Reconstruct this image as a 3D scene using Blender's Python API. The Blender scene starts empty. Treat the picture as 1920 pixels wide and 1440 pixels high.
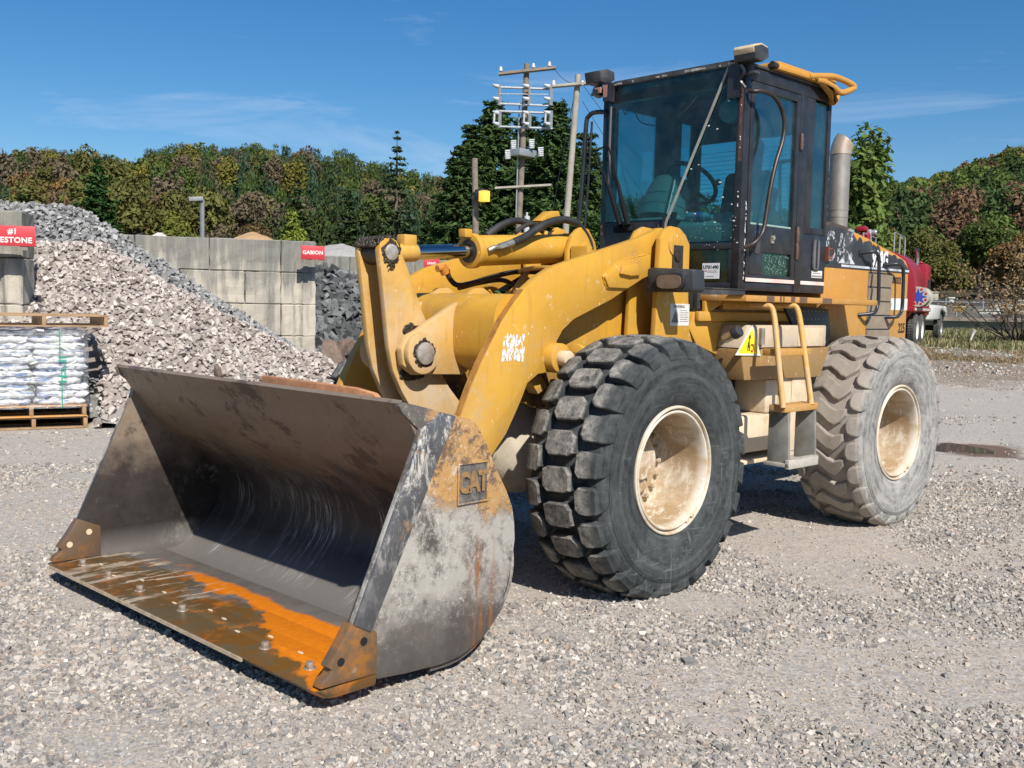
import bpy, bmesh, math, random
import numpy as np
from mathutils import Vector, Matrix
rad = math.radians
SC = bpy.context.scene
COL = SC.collection

# ------------------------------------------------------------------ camera
CAM = np.array([4.6623, 4.4133, 1.6053]); FPX = 1899.586; TH = -0.0329
_yaw, _pit, _rol = -2.37480, -0.07883, 0.02228
def _rot(yaw, pitch, roll):
    f = np.array([math.cos(pitch)*math.cos(yaw), math.cos(pitch)*math.sin(yaw), math.sin(pitch)])
    r = np.cross(f, [0, 0, 1]); r /= np.linalg.norm(r); u = np.cross(r, f)
    c, s = math.cos(roll), math.sin(roll)
    return np.array([c*r+s*u, -s*r+c*u, f])
RM = _rot(_yaw, _pit, _rol)
cd = bpy.data.cameras.new('camera'); cam = bpy.data.objects.new('camera', cd); COL.objects.link(cam)
cd.sensor_width = 36; cd.lens = FPX/1920*36; cd.clip_start = .05; cd.clip_end = 6000
m = Matrix.Identity(4)
for i in range(3):
    m[i][0] = RM[0][i]; m[i][1] = RM[1][i]; m[i][2] = -RM[2][i]; m[i][3] = CAM[i]
cam.matrix_world = m
SC.camera = cam

# ------------------------------------------------------------------ light
SX, SY, SZ = .45, .98, 1.0                      # direction towards the sun
SEL = math.atan2(SZ, math.hypot(SX, SY)); SAZ = math.atan2(SX, SY)
w = bpy.data.worlds.new("World"); SC.world = w; w.use_nodes = True
nt = w.node_tree; nt.nodes.clear()
out = nt.nodes.new('ShaderNodeOutputWorld'); bg = nt.nodes.new('ShaderNodeBackground')
sky = nt.nodes.new('ShaderNodeTexSky'); sky.sky_type = 'NISHITA'; sky.sun_disc = False
sky.sun_elevation = SEL; sky.sun_rotation = SAZ; sky.altitude = 200
sky.air_density = 1.0; sky.dust_density = .6; sky.ozone_density = 4.5
bg.inputs['Strength'].default_value = .082
tc = nt.nodes.new('ShaderNodeTexCoord')
mp = nt.nodes.new('ShaderNodeMapping'); mp.inputs['Scale'].default_value = (1.6, 1.6, 9)
mp.inputs['Rotation'].default_value = (.12, .25, .5)
nz = nt.nodes.new('ShaderNodeTexNoise'); nz.inputs['Scale'].default_value = 2.2; nz.inputs['Detail'].default_value = 9
nz.inputs['Roughness'].default_value = .62; nz.inputs['Distortion'].default_value = .5
mr = nt.nodes.new('ShaderNodeMapRange'); mr.inputs['From Min'].default_value = .56; mr.inputs['From Max'].default_value = .8
mr.inputs['To Max'].default_value = .38
mx = nt.nodes.new('ShaderNodeMix'); mx.data_type = 'RGBA'
L = nt.links.new
L(tc.outputs['Generated'], mp.inputs['Vector']); L(mp.outputs[0], nz.inputs['Vector']); L(nz.outputs[0], mr.inputs['Value'])
hs = nt.nodes.new('ShaderNodeHueSaturation'); hs.inputs['Saturation'].default_value = 1.3; L(sky.outputs[0], hs.inputs['Color'])
L(mr.outputs[0], mx.inputs[0]); L(hs.outputs[0], mx.inputs[6]); mx.inputs[7].default_value = (7.5, 8.3, 9.5, 1)
L(mx.outputs[2], bg.inputs['Color']); L(bg.outputs[0], out.inputs['Surface'])
sl = bpy.data.lights.new('sun', 'SUN'); sl.energy = 5.0; sl.angle = rad(.53); sl.color = (1, .95, .87)
so = bpy.data.objects.new('sun', sl); COL.objects.link(so)
so.rotation_euler = Vector((SX, SY, SZ)).to_track_quat('Z', 'Y').to_euler(); so.location = (0, 0, 30)
SC.view_settings.view_transform = 'Standard'; SC.view_settings.look = 'None'
SC.view_settings.exposure = 0.36; SC.view_settings.gamma = 1
SC.render.engine = 'CYCLES'
SC.cycles.max_bounces = 6; SC.cycles.diffuse_bounces = 3; SC.cycles.transparent_max_bounces = 16
SC.cycles.transmission_bounces = 6; SC.cycles.use_denoising = True; SC.cycles.caustics_reflective = False; SC.cycles.caustics_refractive = False

# ------------------------------------------------------------------ measuring: a pixel of the 1920x1440 photo on a real plane
def ray(px, py): return np.array([(px-960)/FPX, -(py-720)/FPX, 1.])@RM
def Uf(px, py, y):
    d = ray(px, py); return CAM+d*(y-CAM[1])/d[1]
def P(px, py, D):                                # point seen at a pixel, D metres away over the ground
    d = ray(px, py); d = d/math.hypot(d[0], d[1]); return CAM+d*D
def hy(px): return 569.4+(px-960)*.02229         # horizon row
def G(px, D, z=0):
    p = P(px, hy(px), D); return np.array([p[0], p[1], z])
_c, _s = math.cos(TH), math.sin(TH)
def r2l(p): x, y = p[0]+1.45, p[1]; return np.array([x*_c+y*_s-1.45, -x*_s+y*_c, p[2]])
_Cr = r2l(CAM)
def _dr(px, py): d = ray(px, py); return np.array([d[0]*_c+d[1]*_s, -d[0]*_s+d[1]*_c, d[2]])
def Ur(px, py, y):                               # same, in the frame of the rear half (articulated by TH)
    d = _dr(px, py); return _Cr+d*(y-_Cr[1])/d[1]
def Urx(px, py, x):
    d = _dr(px, py); return _Cr+d*(x-_Cr[0])/d[0]
REAR = Matrix.Translation((-1.45, 0, 0))@Matrix.Rotation(TH, 4, 'Z')@Matrix.Translation((1.45, 0, 0))
IDM = Matrix.Identity(4)

# ------------------------------------------------------------------ materials
class N:
    def __init__(s, name, rough=.6, metal=0., spec=.5):
        s.m = bpy.data.materials.new(name); s.m.use_nodes = True; s.t = s.m.node_tree
        s.b = s.t.nodes['Principled BSDF']; s.b.inputs['Roughness'].default_value = rough
        s.b.inputs['Metallic'].default_value = metal; s.b.inputs['Specular IOR Level'].default_value = spec
        s.co = s.t.nodes.new('ShaderNodeTexCoord').outputs['Object']
    def n(s, t): return s.t.nodes.new(t)
    def l(s, a, b): s.t.links.new(a, b)
    def map(s, scale=(1, 1, 1), rot=(0, 0, 0), loc=(0, 0, 0)):
        n = s.n('ShaderNodeMapping'); n.inputs['Scale'].default_value = scale; n.inputs['Rotation'].default_value = rot
        n.inputs['Location'].default_value = loc; s.l(s.co, n.inputs[0]); return n.outputs[0]
    def noise(s, scale=5, detail=6, rough=.6, vec=None, dist=0.):
        n = s.n('ShaderNodeTexNoise'); n.inputs['Scale'].default_value = scale; n.inputs['Detail'].default_value = detail
        n.inputs['Roughness'].default_value = rough; n.inputs['Distortion'].default_value = dist
        s.l(vec if vec is not None else s.co, n.inputs['Vector']); return n.outputs[0]
    def voro(s, scale=20, feature='F1', vec=None, out='Distance', rnd=1.):
        n = s.n('ShaderNodeTexVoronoi'); n.feature = feature; n.inputs['Scale'].default_value = scale
        n.inputs['Randomness'].default_value = rnd
        s.l(vec if vec is not None else s.co, n.inputs['Vector']); return n.outputs[out]
    def rng(s, v, a, b, c=0., d=1.):
        n = s.n('ShaderNodeMapRange'); s.l(v, n.inputs[0])
        for i, q in enumerate((a, b, c, d)): n.inputs[i+1].default_value = q
        return n.outputs[0]
    def math(s, op, a, b=0.):
        n = s.n('ShaderNodeMath'); n.operation = op; n.use_clamp = False
        for i, q in enumerate((a, b)):
            if hasattr(q, 'node'): s.l(q, n.inputs[i])
            else: n.inputs[i].default_value = q
        return n.outputs[0]
    def mul(s, a, b): return s.math('MULTIPLY', a, b)
    def mix(s, f, a, b):
        n = s.n('ShaderNodeMix'); n.data_type = 'RGBA'
        if hasattr(f, 'node'): s.l(f, n.inputs[0])
        else: n.inputs[0].default_value = f
        for i, q in ((6, a), (7, b)):
            if hasattr(q, 'node'): s.l(q, n.inputs[i])
            else: n.inputs[i].default_value = (*q, 1)
        return n.outputs[2]
    def xyz(s):
        n = s.n('ShaderNodeSeparateXYZ'); s.l(s.co, n.inputs[0]); return n.outputs
    def color(s, c):
        if hasattr(c, 'node'): s.l(c, s.b.inputs['Base Color'])
        else: s.b.inputs['Base Color'].default_value = (*c, 1)
        return s
    def rough(s, v): s.l(v, s.b.inputs['Roughness']); return s
    def bump(s, h, strength=.3, dist=.01, prev=None):
        n = s.n('ShaderNodeBump'); n.inputs['Strength'].default_value = strength; n.inputs['Distance'].default_value = dist
        s.l(h, n.inputs['Height'])
        if prev is not None: s.l(prev, n.inputs['Normal'])
        s.l(n.outputs[0], s.b.inputs['Normal']); return n.outputs[0]
    def island(s): return s.n('ShaderNodeNewGeometry').outputs['Random Per Island']

def simple(name, c, rough=.6, metal=0., c2=None, sc=8, bump=0., spec=.5, lo=.35, hi=.7):
    k = N(name, rough, metal, spec)
    n = k.noise(sc, 8, .65)
    k.color(k.mix(k.rng(n, lo, hi), c, c2 if c2 else tuple(x*.8 for x in c)))
    if bump: k.bump(k.noise(sc*4, 6), bump, .004)
    return k.m

def paint(name, base=(.57, .305, .026), dust=(.46, .32, .165), z0=.8, z1=1.6, amt=.42, rust=(.20, .07, .02), dk=(.36, .17, .02)):
    k = N(name, .52, 0, .35)
    big = k.noise(2.1, 8, .62); fine = k.noise(26, 8, .7); x, y, z = k.xyz()
    c = k.mix(k.rng(big, .35, .75, 0, .55), base, dk)
    dz = k.mul(k.rng(z, z0, z1, 1, .12), k.rng(k.noise(3.4, 9, .7), .3, .68))
    c = k.mix(k.mul(dz, amt), c, dust)
    st = k.noise(3, 6, .6, k.map((7, 7, .9)))                       # run-down streaks
    c = k.mix(k.mul(k.rng(st, .56, .74), .45), c, dk)
    c = k.mix(k.mul(k.rng(k.noise(5.5, 10, .8), .66, .70), .9), c, rust)
    chip = k.mul(k.rng(k.voro(22, 'F1', k.map((1, 1, .55))), .13, .09), k.rng(k.noise(4.2, 3), .52, .56))
    c = k.mix(k.mul(chip, .75), c, (.75, .66, .5))
    scf = k.mul(k.rng(k.noise(34, 8, .8, k.map((1, 1, .45), (0, .4, 0)), .5), .66, .71), k.rng(k.noise(2.6, 5, .6), .45, .6))
    c = k.mix(k.mul(scf, .7), c, (.78, .70, .55))
    grm = k.mul(k.rng(k.noise(1.6, 9, .75), .50, .66), k.rng(k.noise(9, 9, .75), .42, .6)); c = k.mix(k.mul(grm, .6), c, (.27, .15, .05)); spt = k.rng(k.voro(60, 'F1'), .10, .05); c = k.mix(k.mul(k.mul(spt, k.rng(k.noise(3, 4), .5, .6)), .8), c, (.12, .07, .03))
    mud = k.mul(k.mul(k.rng(k.noise(4.5, 10, .78), .54, .60), k.rng(z, z1+.2, z0)), .75); c = k.mix(mud, c, tuple(q*.9 for q in dust))
    wl_ = k.mul(k.rng(k.noise(11, 9, .8), .60, .64), .5); c = k.mix(wl_, c, (.62, .52, .36))
    c = k.mix(k.rng(fine, .35, .75, 0, .16), c, dust)
    k.color(c); k.rough(k.rng(fine, .3, .7, .38, .68)); k.bump(fine, .12, .004)
    return k.m
M_Y = paint('yellow_paint')
M_YD = paint('dusty_yellow_paint', z0=1.0, z1=1.9, amt=1.0, dust=(.55, .45, .33), rust=(.24, .10, .04))
M_YH = paint('orange_yellow_hood_paint', base=(.50, .235, .03), z0=1.0, z1=2.2, amt=.6, dk=(.40, .17, .03))
M_CREAM = paint('dust_caked_paint', base=(.62, .50, .34), dust=(.70, .62, .48), z0=.4, z1=1.6, amt=.9, dk=(.42, .26, .10), rust=(.28, .14, .05))
M_BLK = simple('black_cab_paint', (.012, .013, .017), .38, 0, (.035, .037, .042), 6, .05)
M_BLK2 = simple('worn_black_paint', (.03, .033, .038), .55, 0, (.11, .11, .11), 5, .1, lo=.5, hi=.75)
M_DARK = simple('dark_greasy_steel', (.02, .017, .014), .5, .2, (.06, .045, .03), 14, .4)
M_GREASE = simple('black_grease', (.012, .009, .006), .35, 0, (.06, .04, .02), 30, .9)
M_RUBH = simple('hose_rubber', (.018, .018, .019), .5, 0, (.05, .048, .045), 9, .1)
M_CHR = simple('chrome', (.45, .47, .5), .12, 1., (.38, .4, .44), 4)
M_ZINC = simple('zinc_fitting', (.5, .48, .42), .4, .8, (.35, .3, .22), 20, .1)
M_PIN = simple('bare_pin_steel', (.62, .58, .52), .45, .6, (.3, .26, .2), 24, .3)
M_GRYP = simple('grey_plastic', (.27, .285, .26), .7, 0, (.22, .235, .215), 9)
M_SEAT = simple('dark_seat_cloth', (.02, .021, .024), .9, 0, (.035, .035, .038), 30, .2)
M_WHT = simple('white_plastic', (.72, .71, .68), .5, 0, (.55, .53, .49), 6)
M_LET = simple('white_lettering', (.78, .79, .8), .6, 0, (.5, .5, .5), 30)
M_BLET = simple('black_lettering', (.02, .02, .02), .6)
M_LENS = simple('brown_lens_cover', (.12, .085, .06), .5, 0, (.18, .13, .1), 20)
M_EXH = simple('weathered_exhaust_steel', (.34, .32, .29), .5, .5, (.20, .19, .18), 5, .1)
M_EXT = simple('heat_tinted_exhaust_tip', (.62, .52, .42), .4, .6, (.5, .36, .24), 5, .05)
M_PNK = simple('faded_pink_stripe', (.72, .42, .38), .6, 0, (.75, .7, .66), 3)
M_GRL = simple('dusty_brown_grille', (.22, .17, .12), .8, 0, (.30, .24, .18), 8, .1)
M_AXL = simple('mud_caked_casting', (.50, .44, .35), .9, 0, (.36, .30, .22), 7, .7)
M_RIM = None
def rimmat():
    k = N('dusty_cream_rim_paint', .6, 0, .3)
    c = k.mix(k.rng(k.noise(7, 8, .7), .42, .66), (.62, .56, .47), (.46, .34, .21))
    c = k.mix(k.rng(k.noise(3, 6, .6, k.map((5, 1.2, 5))), .5, .75, 0, .8), c, (.62, .57, .49))
    yv = k.xyz()[1]; c = k.mix(k.mul(k.rng(yv, .20, .16), k.rng(k.noise(6, 8, .7, k.map((1, .4, 1))), .36, .56, .25, 1.)), c, (.36, .25, .14)); c = k.mix(k.mul(k.mul(k.rng(yv, .20, .16), k.rng(k.noise(16, 9, .8, k.map((1, 1, .35))), .52, .6)), .8), c, (.64, .58, .48))
    c = k.mix(k.rng(k.noise(60, 6, .7), .55, .75, 0, .4), c, (.3, .2, .1))
    k.color(c); k.bump(k.noise(50, 6), .2, .004); return k.m
M_RIM = rimmat()
def glassmat(name, tint, refl=.06):
    k = N(name); t = k.t; t.nodes.remove(k.b)
    tr = k.n('ShaderNodeBsdfTransparent'); tr.inputs[0].default_value = (*tint, 1)
    gl = k.n('ShaderNodeBsdfGlossy'); gl.inputs['Roughness'].default_value = .03; gl.inputs[0].default_value = (.9, .95, .95, 1)
    df = k.n('ShaderNodeBsdfDiffuse'); df.inputs[0].default_value = (.40, .46, .42, 1)
    fr = k.n('ShaderNodeFresnel'); fr.inputs[0].default_value = 1.45
    m1 = k.n('ShaderNodeMixShader'); m2 = k.n('ShaderNodeMixShader')
    dirt = k.rng(k.noise(7, 9, .75), .42, .8, .008, .07)
    k.l(dirt, m1.inputs[0]); k.l(tr.outputs[0], m1.inputs[1]); k.l(df.outputs[0], m1.inputs[2])
    k.l(k.mul(fr.outputs[0], .55), m2.inputs[0]); k.l(m1.outputs[0], m2.inputs[1]); k.l(gl.outputs[0], m2.inputs[2])
    o = [q for q in t.nodes if q.type == 'OUTPUT_MATERIAL'][0]; k.l(m2.outputs[0], o.inputs[0]); return k.m
M_GL = glassmat('green_tinted_glass', (.52, .80, .83))
M_GLC = glassmat('scratched_green_glass', (.42, .66, .60))

def tyremat(name, dark, dust, amt, tread_dust, tq=.0):
    k = N(name, .75, 0, .25)
    x, y, z = k.xyz()                                              # object space: y is the axle
    r = k.math('SQRT', k.math('ADD', k.mul(x, x), k.mul(z, z)))
    ang = k.math('ARCTAN2', z, x)
    cv = k.n('ShaderNodeCombineXYZ'); k.l(k.mul(ang, .5), cv.inputs[0]); k.l(k.mul(r, 6.), cv.inputs[1]); k.l(k.mul(y, 3.), cv.inputs[2])
    ring = k.noise(5, 8, .7, cv.outputs[0], .3)
    c = k.mix(k.mul(k.rng(ring, .38, .68), amt), dark, dust)
    sc1 = k.rng(k.noise(5, 4, .6, k.map((1, 1, 14), (0, .7, 0)), .6), .62, .64)
    sc2 = k.rng(k.noise(5, 4, .6, k.map((14, 1, 1), (0, .4, 0)), .6), .62, .64)
    sc3 = k.rng(k.noise(4, 4, .6, k.map((5, 1, 22), (0, 1.9, 0)), .9), .64, .66)
    c = k.mix(k.mul(k.mul(k.math('MAXIMUM', k.math('MAXIMUM', sc1, sc2), sc3), k.rng(k.noise(2.2, 4, .6), .45, .62)), .38), c, dust)
    mot = k.mul(k.rng(k.noise(3.2, 9, .75), .45, .62), .13 if tq == 0 else .45); c = k.mix(mot, c, dust)
    c = k.mix(k.mul(k.rng(k.noise(16, 9, .75), .42, .7), amt*.8), c, dust)
    tm_ = k.mul(k.mul(k.rng(k.math('ABSOLUTE', y), .262, .240), k.rng(r, .66, .68)), k.rng(k.noise(6, 8, .7), .25, .55, .55, 1.)); c = k.mix(k.mul(tm_, tq), c, tread_dust)
    # ground dust worked into the top faces of the lugs
    td = k.mul(k.mul(k.rng(r, .722, .738), k.rng(k.noise(22, 10, .8), .38, .62)), k.rng(k.noise(5, 5, .6), .3, .55, .35, 1.))
    c = k.mix(k.mul(td, .8), c, tuple(q*1.12 for q in tread_dust))
    gv = k.mul(k.rng(r, .712, .700), k.rng(r, .690, .696)); 
    bd = k.mul(k.rng(r, .520, .530), k.rng(r, .556, .546)); c = k.mix(k.mul(bd, .12), c, dust); b2 = k.mul(k.rng(r, .600, .606), k.rng(r, .618, .612)); c = k.mix(k.mul(b2, .30), c, dark)
    k.color(c); k.bump(k.noise(40, 8, .7), .35, .006); return k.m
M_TYF = tyremat('black_tyre_rubber', (.016, .020, .022), (.20, .21, .205), .22, (.36, .33, .29))
M_TYR = tyremat('dust_coated_tyre_rubber', (.075, .077, .08), (.40, .385, .355), .9, (.285, .245, .20), .75)

def bucketmat(kind):
    k = N('bucket_steel_'+kind, .45, .15, .45); x, y, z = k.xyz()
    b = k.noise(3, 9, .68); f = k.noise(30, 9, .75)
    if kind == 'inside':
        c = k.mix(k.rng(b, .35, .65), (.022, .019, .018), (.055, .045, .040))
        zt = k.math('ADD', z, k.rng(b, .3, .7, -.12, .12))
        c = k.mix(k.rng(zt, .60, .80), c, (.225, .175, .13))          # dried mud film on the upper sheet
        c = k.mix(k.mul(k.rng(k.noise(3.2, 11, .78), .53, .58), k.rng(z, .42, .70, .2, .75)), c, (.045, .032, .026)); c = k.mix(k.mul(k.rng(k.noise(2.2, 8, .7, k.map((1, 1, 1), (0, 0, 0), (5, 2, 0))), .5, .62), k.rng(z, .5, .8, 0, .6)), c, (.17, .115, .065))
        st = k.rng(k.noise(7, 8, .72, k.map((.5, 6, .5)), .6), .55, .72)
        zm = k.mul(k.rng(z, .09, .12), k.rng(z, .75, .5)); st2 = k.rng(k.noise(14, 9, .8, k.map((.35, 5, .35)), .4), .52, .66)
        br = k.rng(k.noise(2.6, 7, .65, k.map((.35, 2.2, .35)), .5), .48, .60); c = k.mix(k.rng(z, .26, .13), c, (.17, .155, .145)); c = k.mix(k.mul(k.mul(k.math('MAXIMUM', k.mul(st, .7), st2), zm), br), c, (.50, .48, .45))
        c = k.mix(k.mul(k.rng(f, .62, .75), .5), c, (.3, .28, .25))
        k.rough(k.rng(f, .3, .7, .35, .6))
    elif kind == 'floor':
        c = k.mix(k.rng(b, .35, .65), (.11, .095, .085), (.19, .17, .155))
        wob = k.rng(k.noise(2.3, 9, .62), .25, .75, -.26, .26)
        xw = k.math('ADD', x, wob)
        ol = k.mul(k.rng(xw, 1.98, 2.06), 1.)
        c = k.mix(ol, c, k.mix(k.rng(k.noise(5, 6), .4, .6), (.17, .075, .014), (.12, .09, .045)))   # brown green old rust
        w2 = k.rng(k.noise(2.0, 10, .62, k.map((1, 1, 1), (0, 0, 0), (3, 1, 0))), .25, .75, -.16, .16); fy = k.math('ADD', k.mul(k.math('MAXIMUM', k.math('ADD', y, -.05), 0.), .43), 2.0)
        dx_ = k.math('SUBTRACT', k.math('ADD', fy, w2), x); om = k.mul(k.mul(k.rng(dx_, -.004, .02), k.rng(k.math('ADD', x, k.mul(w2, .3)), 1.90, 1.93)), k.mul(k.rng(y, -1.0, -.75), k.rng(y, 1.275, 1.262))); om2 = k.mul(k.rng(k.noise(4, 9, .7), .57, .64), .5)
        oc = k.mix(k.rng(f, .35, .7), (.72, .22, .008), (.52, .135, .008))
        c = k.mix(k.math('MAXIMUM', om, om2), c, oc)
        wt = k.mul(k.mul(k.rng(k.noise(3, 9, .65, k.map((1, 4.5, 1), (0, 0, .15)), .4), .53, .59), k.rng(y, .1, -.2)), k.rng(x, 1.9, 2.0))
        c = k.mix(k.mul(wt, .8), c, (.6, .5, .38))
        k.rough(k.rng(f, .3, .7, .3, .55))
    elif kind == 'edge':
        c = k.mix(k.rng(b, .35, .65), (.16, .085, .035), (.12, .095, .075))
        c = k.mix(k.mul(k.rng(k.noise(3.5, 9, .7), .5, .6), .75), c, (.36, .14, .02))
        c = k.mix(k.rng(k.noise(6, 8, .7), .62, .68, 0, .6), c, (.36, .3, .22))
    else:                                                          # the outer faces of the end plates
        c = k.mix(k.rng(b, .35, .65), (.085, .075, .068), (.155, .135, .12))
        zz = k.math('ADD', z, k.rng(k.noise(2.7, 9, .68), .25, .75, -.16, .16))
        gz = k.mul(k.rng(zz, .22, .46), k.rng(zz, .92, .76))
        sp = k.math('MAXIMUM', k.rng(k.noise(6, 12, .82), .42, .53), k.mul(k.rng(k.noise(20, 10, .8, k.map((1, 1, .5), (0, .4, 0)), .6), .50, .58), .8))
        c = k.mix(k.mul(k.mul(gz, sp), .72), c, (.52, .49, .44))       # dried white stone dust
        xx = k.math('ADD', x, k.rng(k.noise(4, 8, .7), .25, .75, -.1, .1))
        yel = k.mul(k.rng(zz, .68, .76), k.rng(xx, 1.93, 1.86))
        c = k.mix(yel, c, (.16, .10, .065)); c = k.mix(k.mul(yel, k.rng(k.noise(7, 12, .82), .56, .50)), c, (.47, .27, .10)); c = k.mix(k.mul(k.mul(yel, k.rng(k.noise(12, 10, .8, k.map((1, 1, 2.5), (0, .8, 0)), .8), .56, .60)), .8), c, (.07, .045, .035))
        scr = k.rng(k.noise(14, 9, .8, k.map((1, 1, .4), (0, .5, 0)), .8), .56, .68)
        c = k.mix(k.mul(scr, k.rng(z, .55, .85, .1, .9)), c, (.62, .58, .52))
        c = k.mix(k.mul(k.rng(k.noise(8, 10, .8), .58, .66), k.rng(z, .6, .95)), c, (.10, .06, .045))
        rx = k.mul(k.mul(k.rng(x, 1.47, 1.52), k.rng(x, 1.68, 1.60)), k.rng(z, .62, .45)); rs_ = k.rng(k.noise(5, 8, .7, k.map((5, 5, .5), (0, .12, 0)), .5), .46, .60)
        c = k.mix(k.mul(k.mul(rx, rs_), .85), c, (.30, .115, .035)); c = k.mix(k.mul(k.rng(k.noise(2.6, 8, .7), .56, .68), k.rng(z, .4, .15, .0, .55)), c, (.17, .10, .06))
        sp2 = k.rng(k.noise(48, 8, .8), .56, .62); c = k.mix(k.mul(k.mul(sp2, k.rng(z, .15, .3)), .55), c, (.6, .57, .52))
        k.rough(k.rng(f, .3, .7, .35, .7))
    k.color(c); k.bump(f, .15, .003); return k.m
M_BIN, M_BFL, M_BED, M_BOUT = (bucketmat(q) for q in ('inside', 'floor', 'edge', 'outside'))
M_RBAR = simple('orange_worn_steel', (.55, .27, .13), .6, 0, (.35, .14, .06), 14, .3)

# ------------------------------------------------------------------ building helpers
def mesh_obj(name, me, mat, parent=None, smooth=None, M=IDM):
    if M is not IDM: me.transform(M)
    o = bpy.data.objects.new(name, me); COL.objects.link(o)
    if mat is not None:
        for q in (mat if isinstance(mat, (list, tuple)) else [mat]): me.materials.append(q)
    if parent is not None:
        o.parent = parent; o.matrix_parent_inverse = Matrix.Translation(-Vector(parent.location))
    if smooth is not None:
        me.polygons.foreach_set('use_smooth', [True]*len(me.polygons))
        if smooth < 179:
            try: me.set_sharp_from_angle(angle=rad(smooth))
            except Exception: pass
    return o
def tag(o, label=None, cat=None, group=None, kind=None):
    if label: o['label'] = label
    if cat: o['category'] = cat
    if group: o['group'] = group
    if kind: o['kind'] = kind
    return o
def empty(name, loc, label, cat, group=None, rz=0):
    o = bpy.data.objects.new(name, None); COL.objects.link(o); o.location = loc; o.rotation_euler = (0, 0, rz)
    o.empty_display_size = .3; return tag(o, label, cat, group)
class MB:
    """collects shapes, then becomes one mesh object"""
    def __init__(s): s.v = []; s.f = []; s.mi = []
    def add(s, vs, fs, mi=0):
        b = len(s.v); s.v += [tuple(map(float, q)) for q in vs]; s.f += [tuple(b+i for i in f) for f in fs]; s.mi += [mi]*len(fs); return s
    def box(s, a, b, mi=0, M=None):
        (x0, y0, z0), (x1, y1, z1) = [min(p, q) for p, q in zip(a, b)], [max(p, q) for p, q in zip(a, b)]
        vs = [(x0, y0, z0), (x1, y0, z0), (x1, y1, z0), (x0, y1, z0), (x0, y0, z1), (x1, y0, z1), (x1, y1, z1), (x0, y1, z1)]
        if M is not None: vs = [M@Vector(q) for q in vs]
        return s.add(vs, [(0, 3, 2, 1), (4, 5, 6, 7), (0, 1, 5, 4), (1, 2, 6, 5), (2, 3, 7, 6), (3, 0, 4, 7)], mi)
    def prism(s, pts, y0, y1, mi=0):             # pts: (x,z) outline, extruded along y
        n = len(pts); ar = sum(pts[i][0]*pts[(i+1) % n][1]-pts[(i+1) % n][0]*pts[i][1] for i in range(n))
        if ar < 0: pts = pts[::-1]
        if y0 > y1: y0, y1 = y1, y0
        vs = [(x, y0, z) for x, z in pts]+[(x, y1, z) for x, z in pts]
        return s.add(vs, [tuple(range(n)), tuple(range(2*n-1, n-1, -1))]+[(i+n, (i+1) % n+n, (i+1) % n, i) for i in range(n)], mi)
    def prismx(s, pts, x0, x1, mi=0):            # pts: (y,z) outline, extruded along x
        n = len(pts); ar = sum(pts[i][0]*pts[(i+1) % n][1]-pts[(i+1) % n][0]*pts[i][1] for i in range(n))
        if ar < 0: pts = pts[::-1]
        if x0 > x1: x0, x1 = x1, x0
        vs = [(x0, y, z) for y, z in pts]+[(x1, y, z) for y, z in pts]
        return s.add(vs, [tuple(range(n-1, -1, -1)), tuple(range(n, 2*n))]+[(i, (i+1) % n, (i+1) % n+n, i+n) for i in range(n)], mi)
    def prismz(s, pts, z0, z1, mi=0):
        n = len(pts); ar = sum(pts[i][0]*pts[(i+1) % n][1]-pts[(i+1) % n][0]*pts[i][1] for i in range(n))
        if ar < 0: pts = pts[::-1]
        if z0 > z1: z0, z1 = z1, z0
        vs = [(x, y, z0) for x, y in pts]+[(x, y, z1) for x, y in pts]
        return s.add(vs, [tuple(range(n-1, -1, -1)), tuple(range(n, 2*n))]+[(i, (i+1) % n, (i+1) % n+n, i+n) for i in range(n)], mi)
    def cyl(s, a, b, r, r2=None, n=20, mi=0, cap=True):
        a, b = Vector(a), Vector(b); d = (b-a).normalized(); r2 = r if r2 is None else r2
        u = d.orthogonal().normalized(); v = d.cross(u)
        vs = [a+(u*math.cos(t)+v*math.sin(t))*r for t in [2*math.pi*i/n for i in range(n)]]
        vs += [b+(u*math.cos(t)+v*math.sin(t))*r2 for t in [2*math.pi*i/n for i in range(n)]]
        fs = [(i, (i+1) % n, (i+1) % n+n, i+n) for i in range(n)]
        if cap: fs += [tuple(range(n-1, -1, -1)), tuple(range(n, 2*n))]
        return s.add(vs, fs, mi)
    def tube(s, pts, r, n=10, mi=0, sub=4, radii=None):
        pts = [Vector(tuple(map(float, p))) for p in pts]
        if sub > 1 and len(pts) > 2:                                # Catmull-Rom
            q = []; e = [pts[0]*2-pts[1]]+pts+[pts[-1]*2-pts[-2]]
            for i in range(1, len(e)-2):
                for k in range(sub):
                    t = k/sub; p0, p1, p2, p3 = e[i-1:i+3]
                    q.append(.5*((2*p1)+(-p0+p2)*t+(2*p0-5*p1+4*p2-p3)*t*t+(-p0+3*p1-3*p2+p3)*t**3))
            q.append(pts[-1]); pts = q
        m_ = len(pts); vs = []; u = None
        for i, p in enumerate(pts):
            d = (pts[min(i+1, m_-1)]-pts[max(i-1, 0)]).normalized()
            u = d.orthogonal().normalized() if u is None else (u-d*u.dot(d)).normalized()
            v = d.cross(u); rr = r if radii is None else np.interp(i/(m_-1), np.linspace(0, 1, len(radii)), radii)
            vs += [p+(u*math.cos(t)+v*math.sin(t))*rr for t in [2*math.pi*k/n for k in range(n)]]
        fs = [(i*n+k, i*n+(k+1) % n, (i+1)*n+(k+1) % n, (i+1)*n+k) for i in range(m_-1) for k in range(n)]
        fs += [tuple(range(n-1, -1, -1)), tuple(range((m_-1)*n, m_*n))]
        return s.add(vs, fs, mi)
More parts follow.
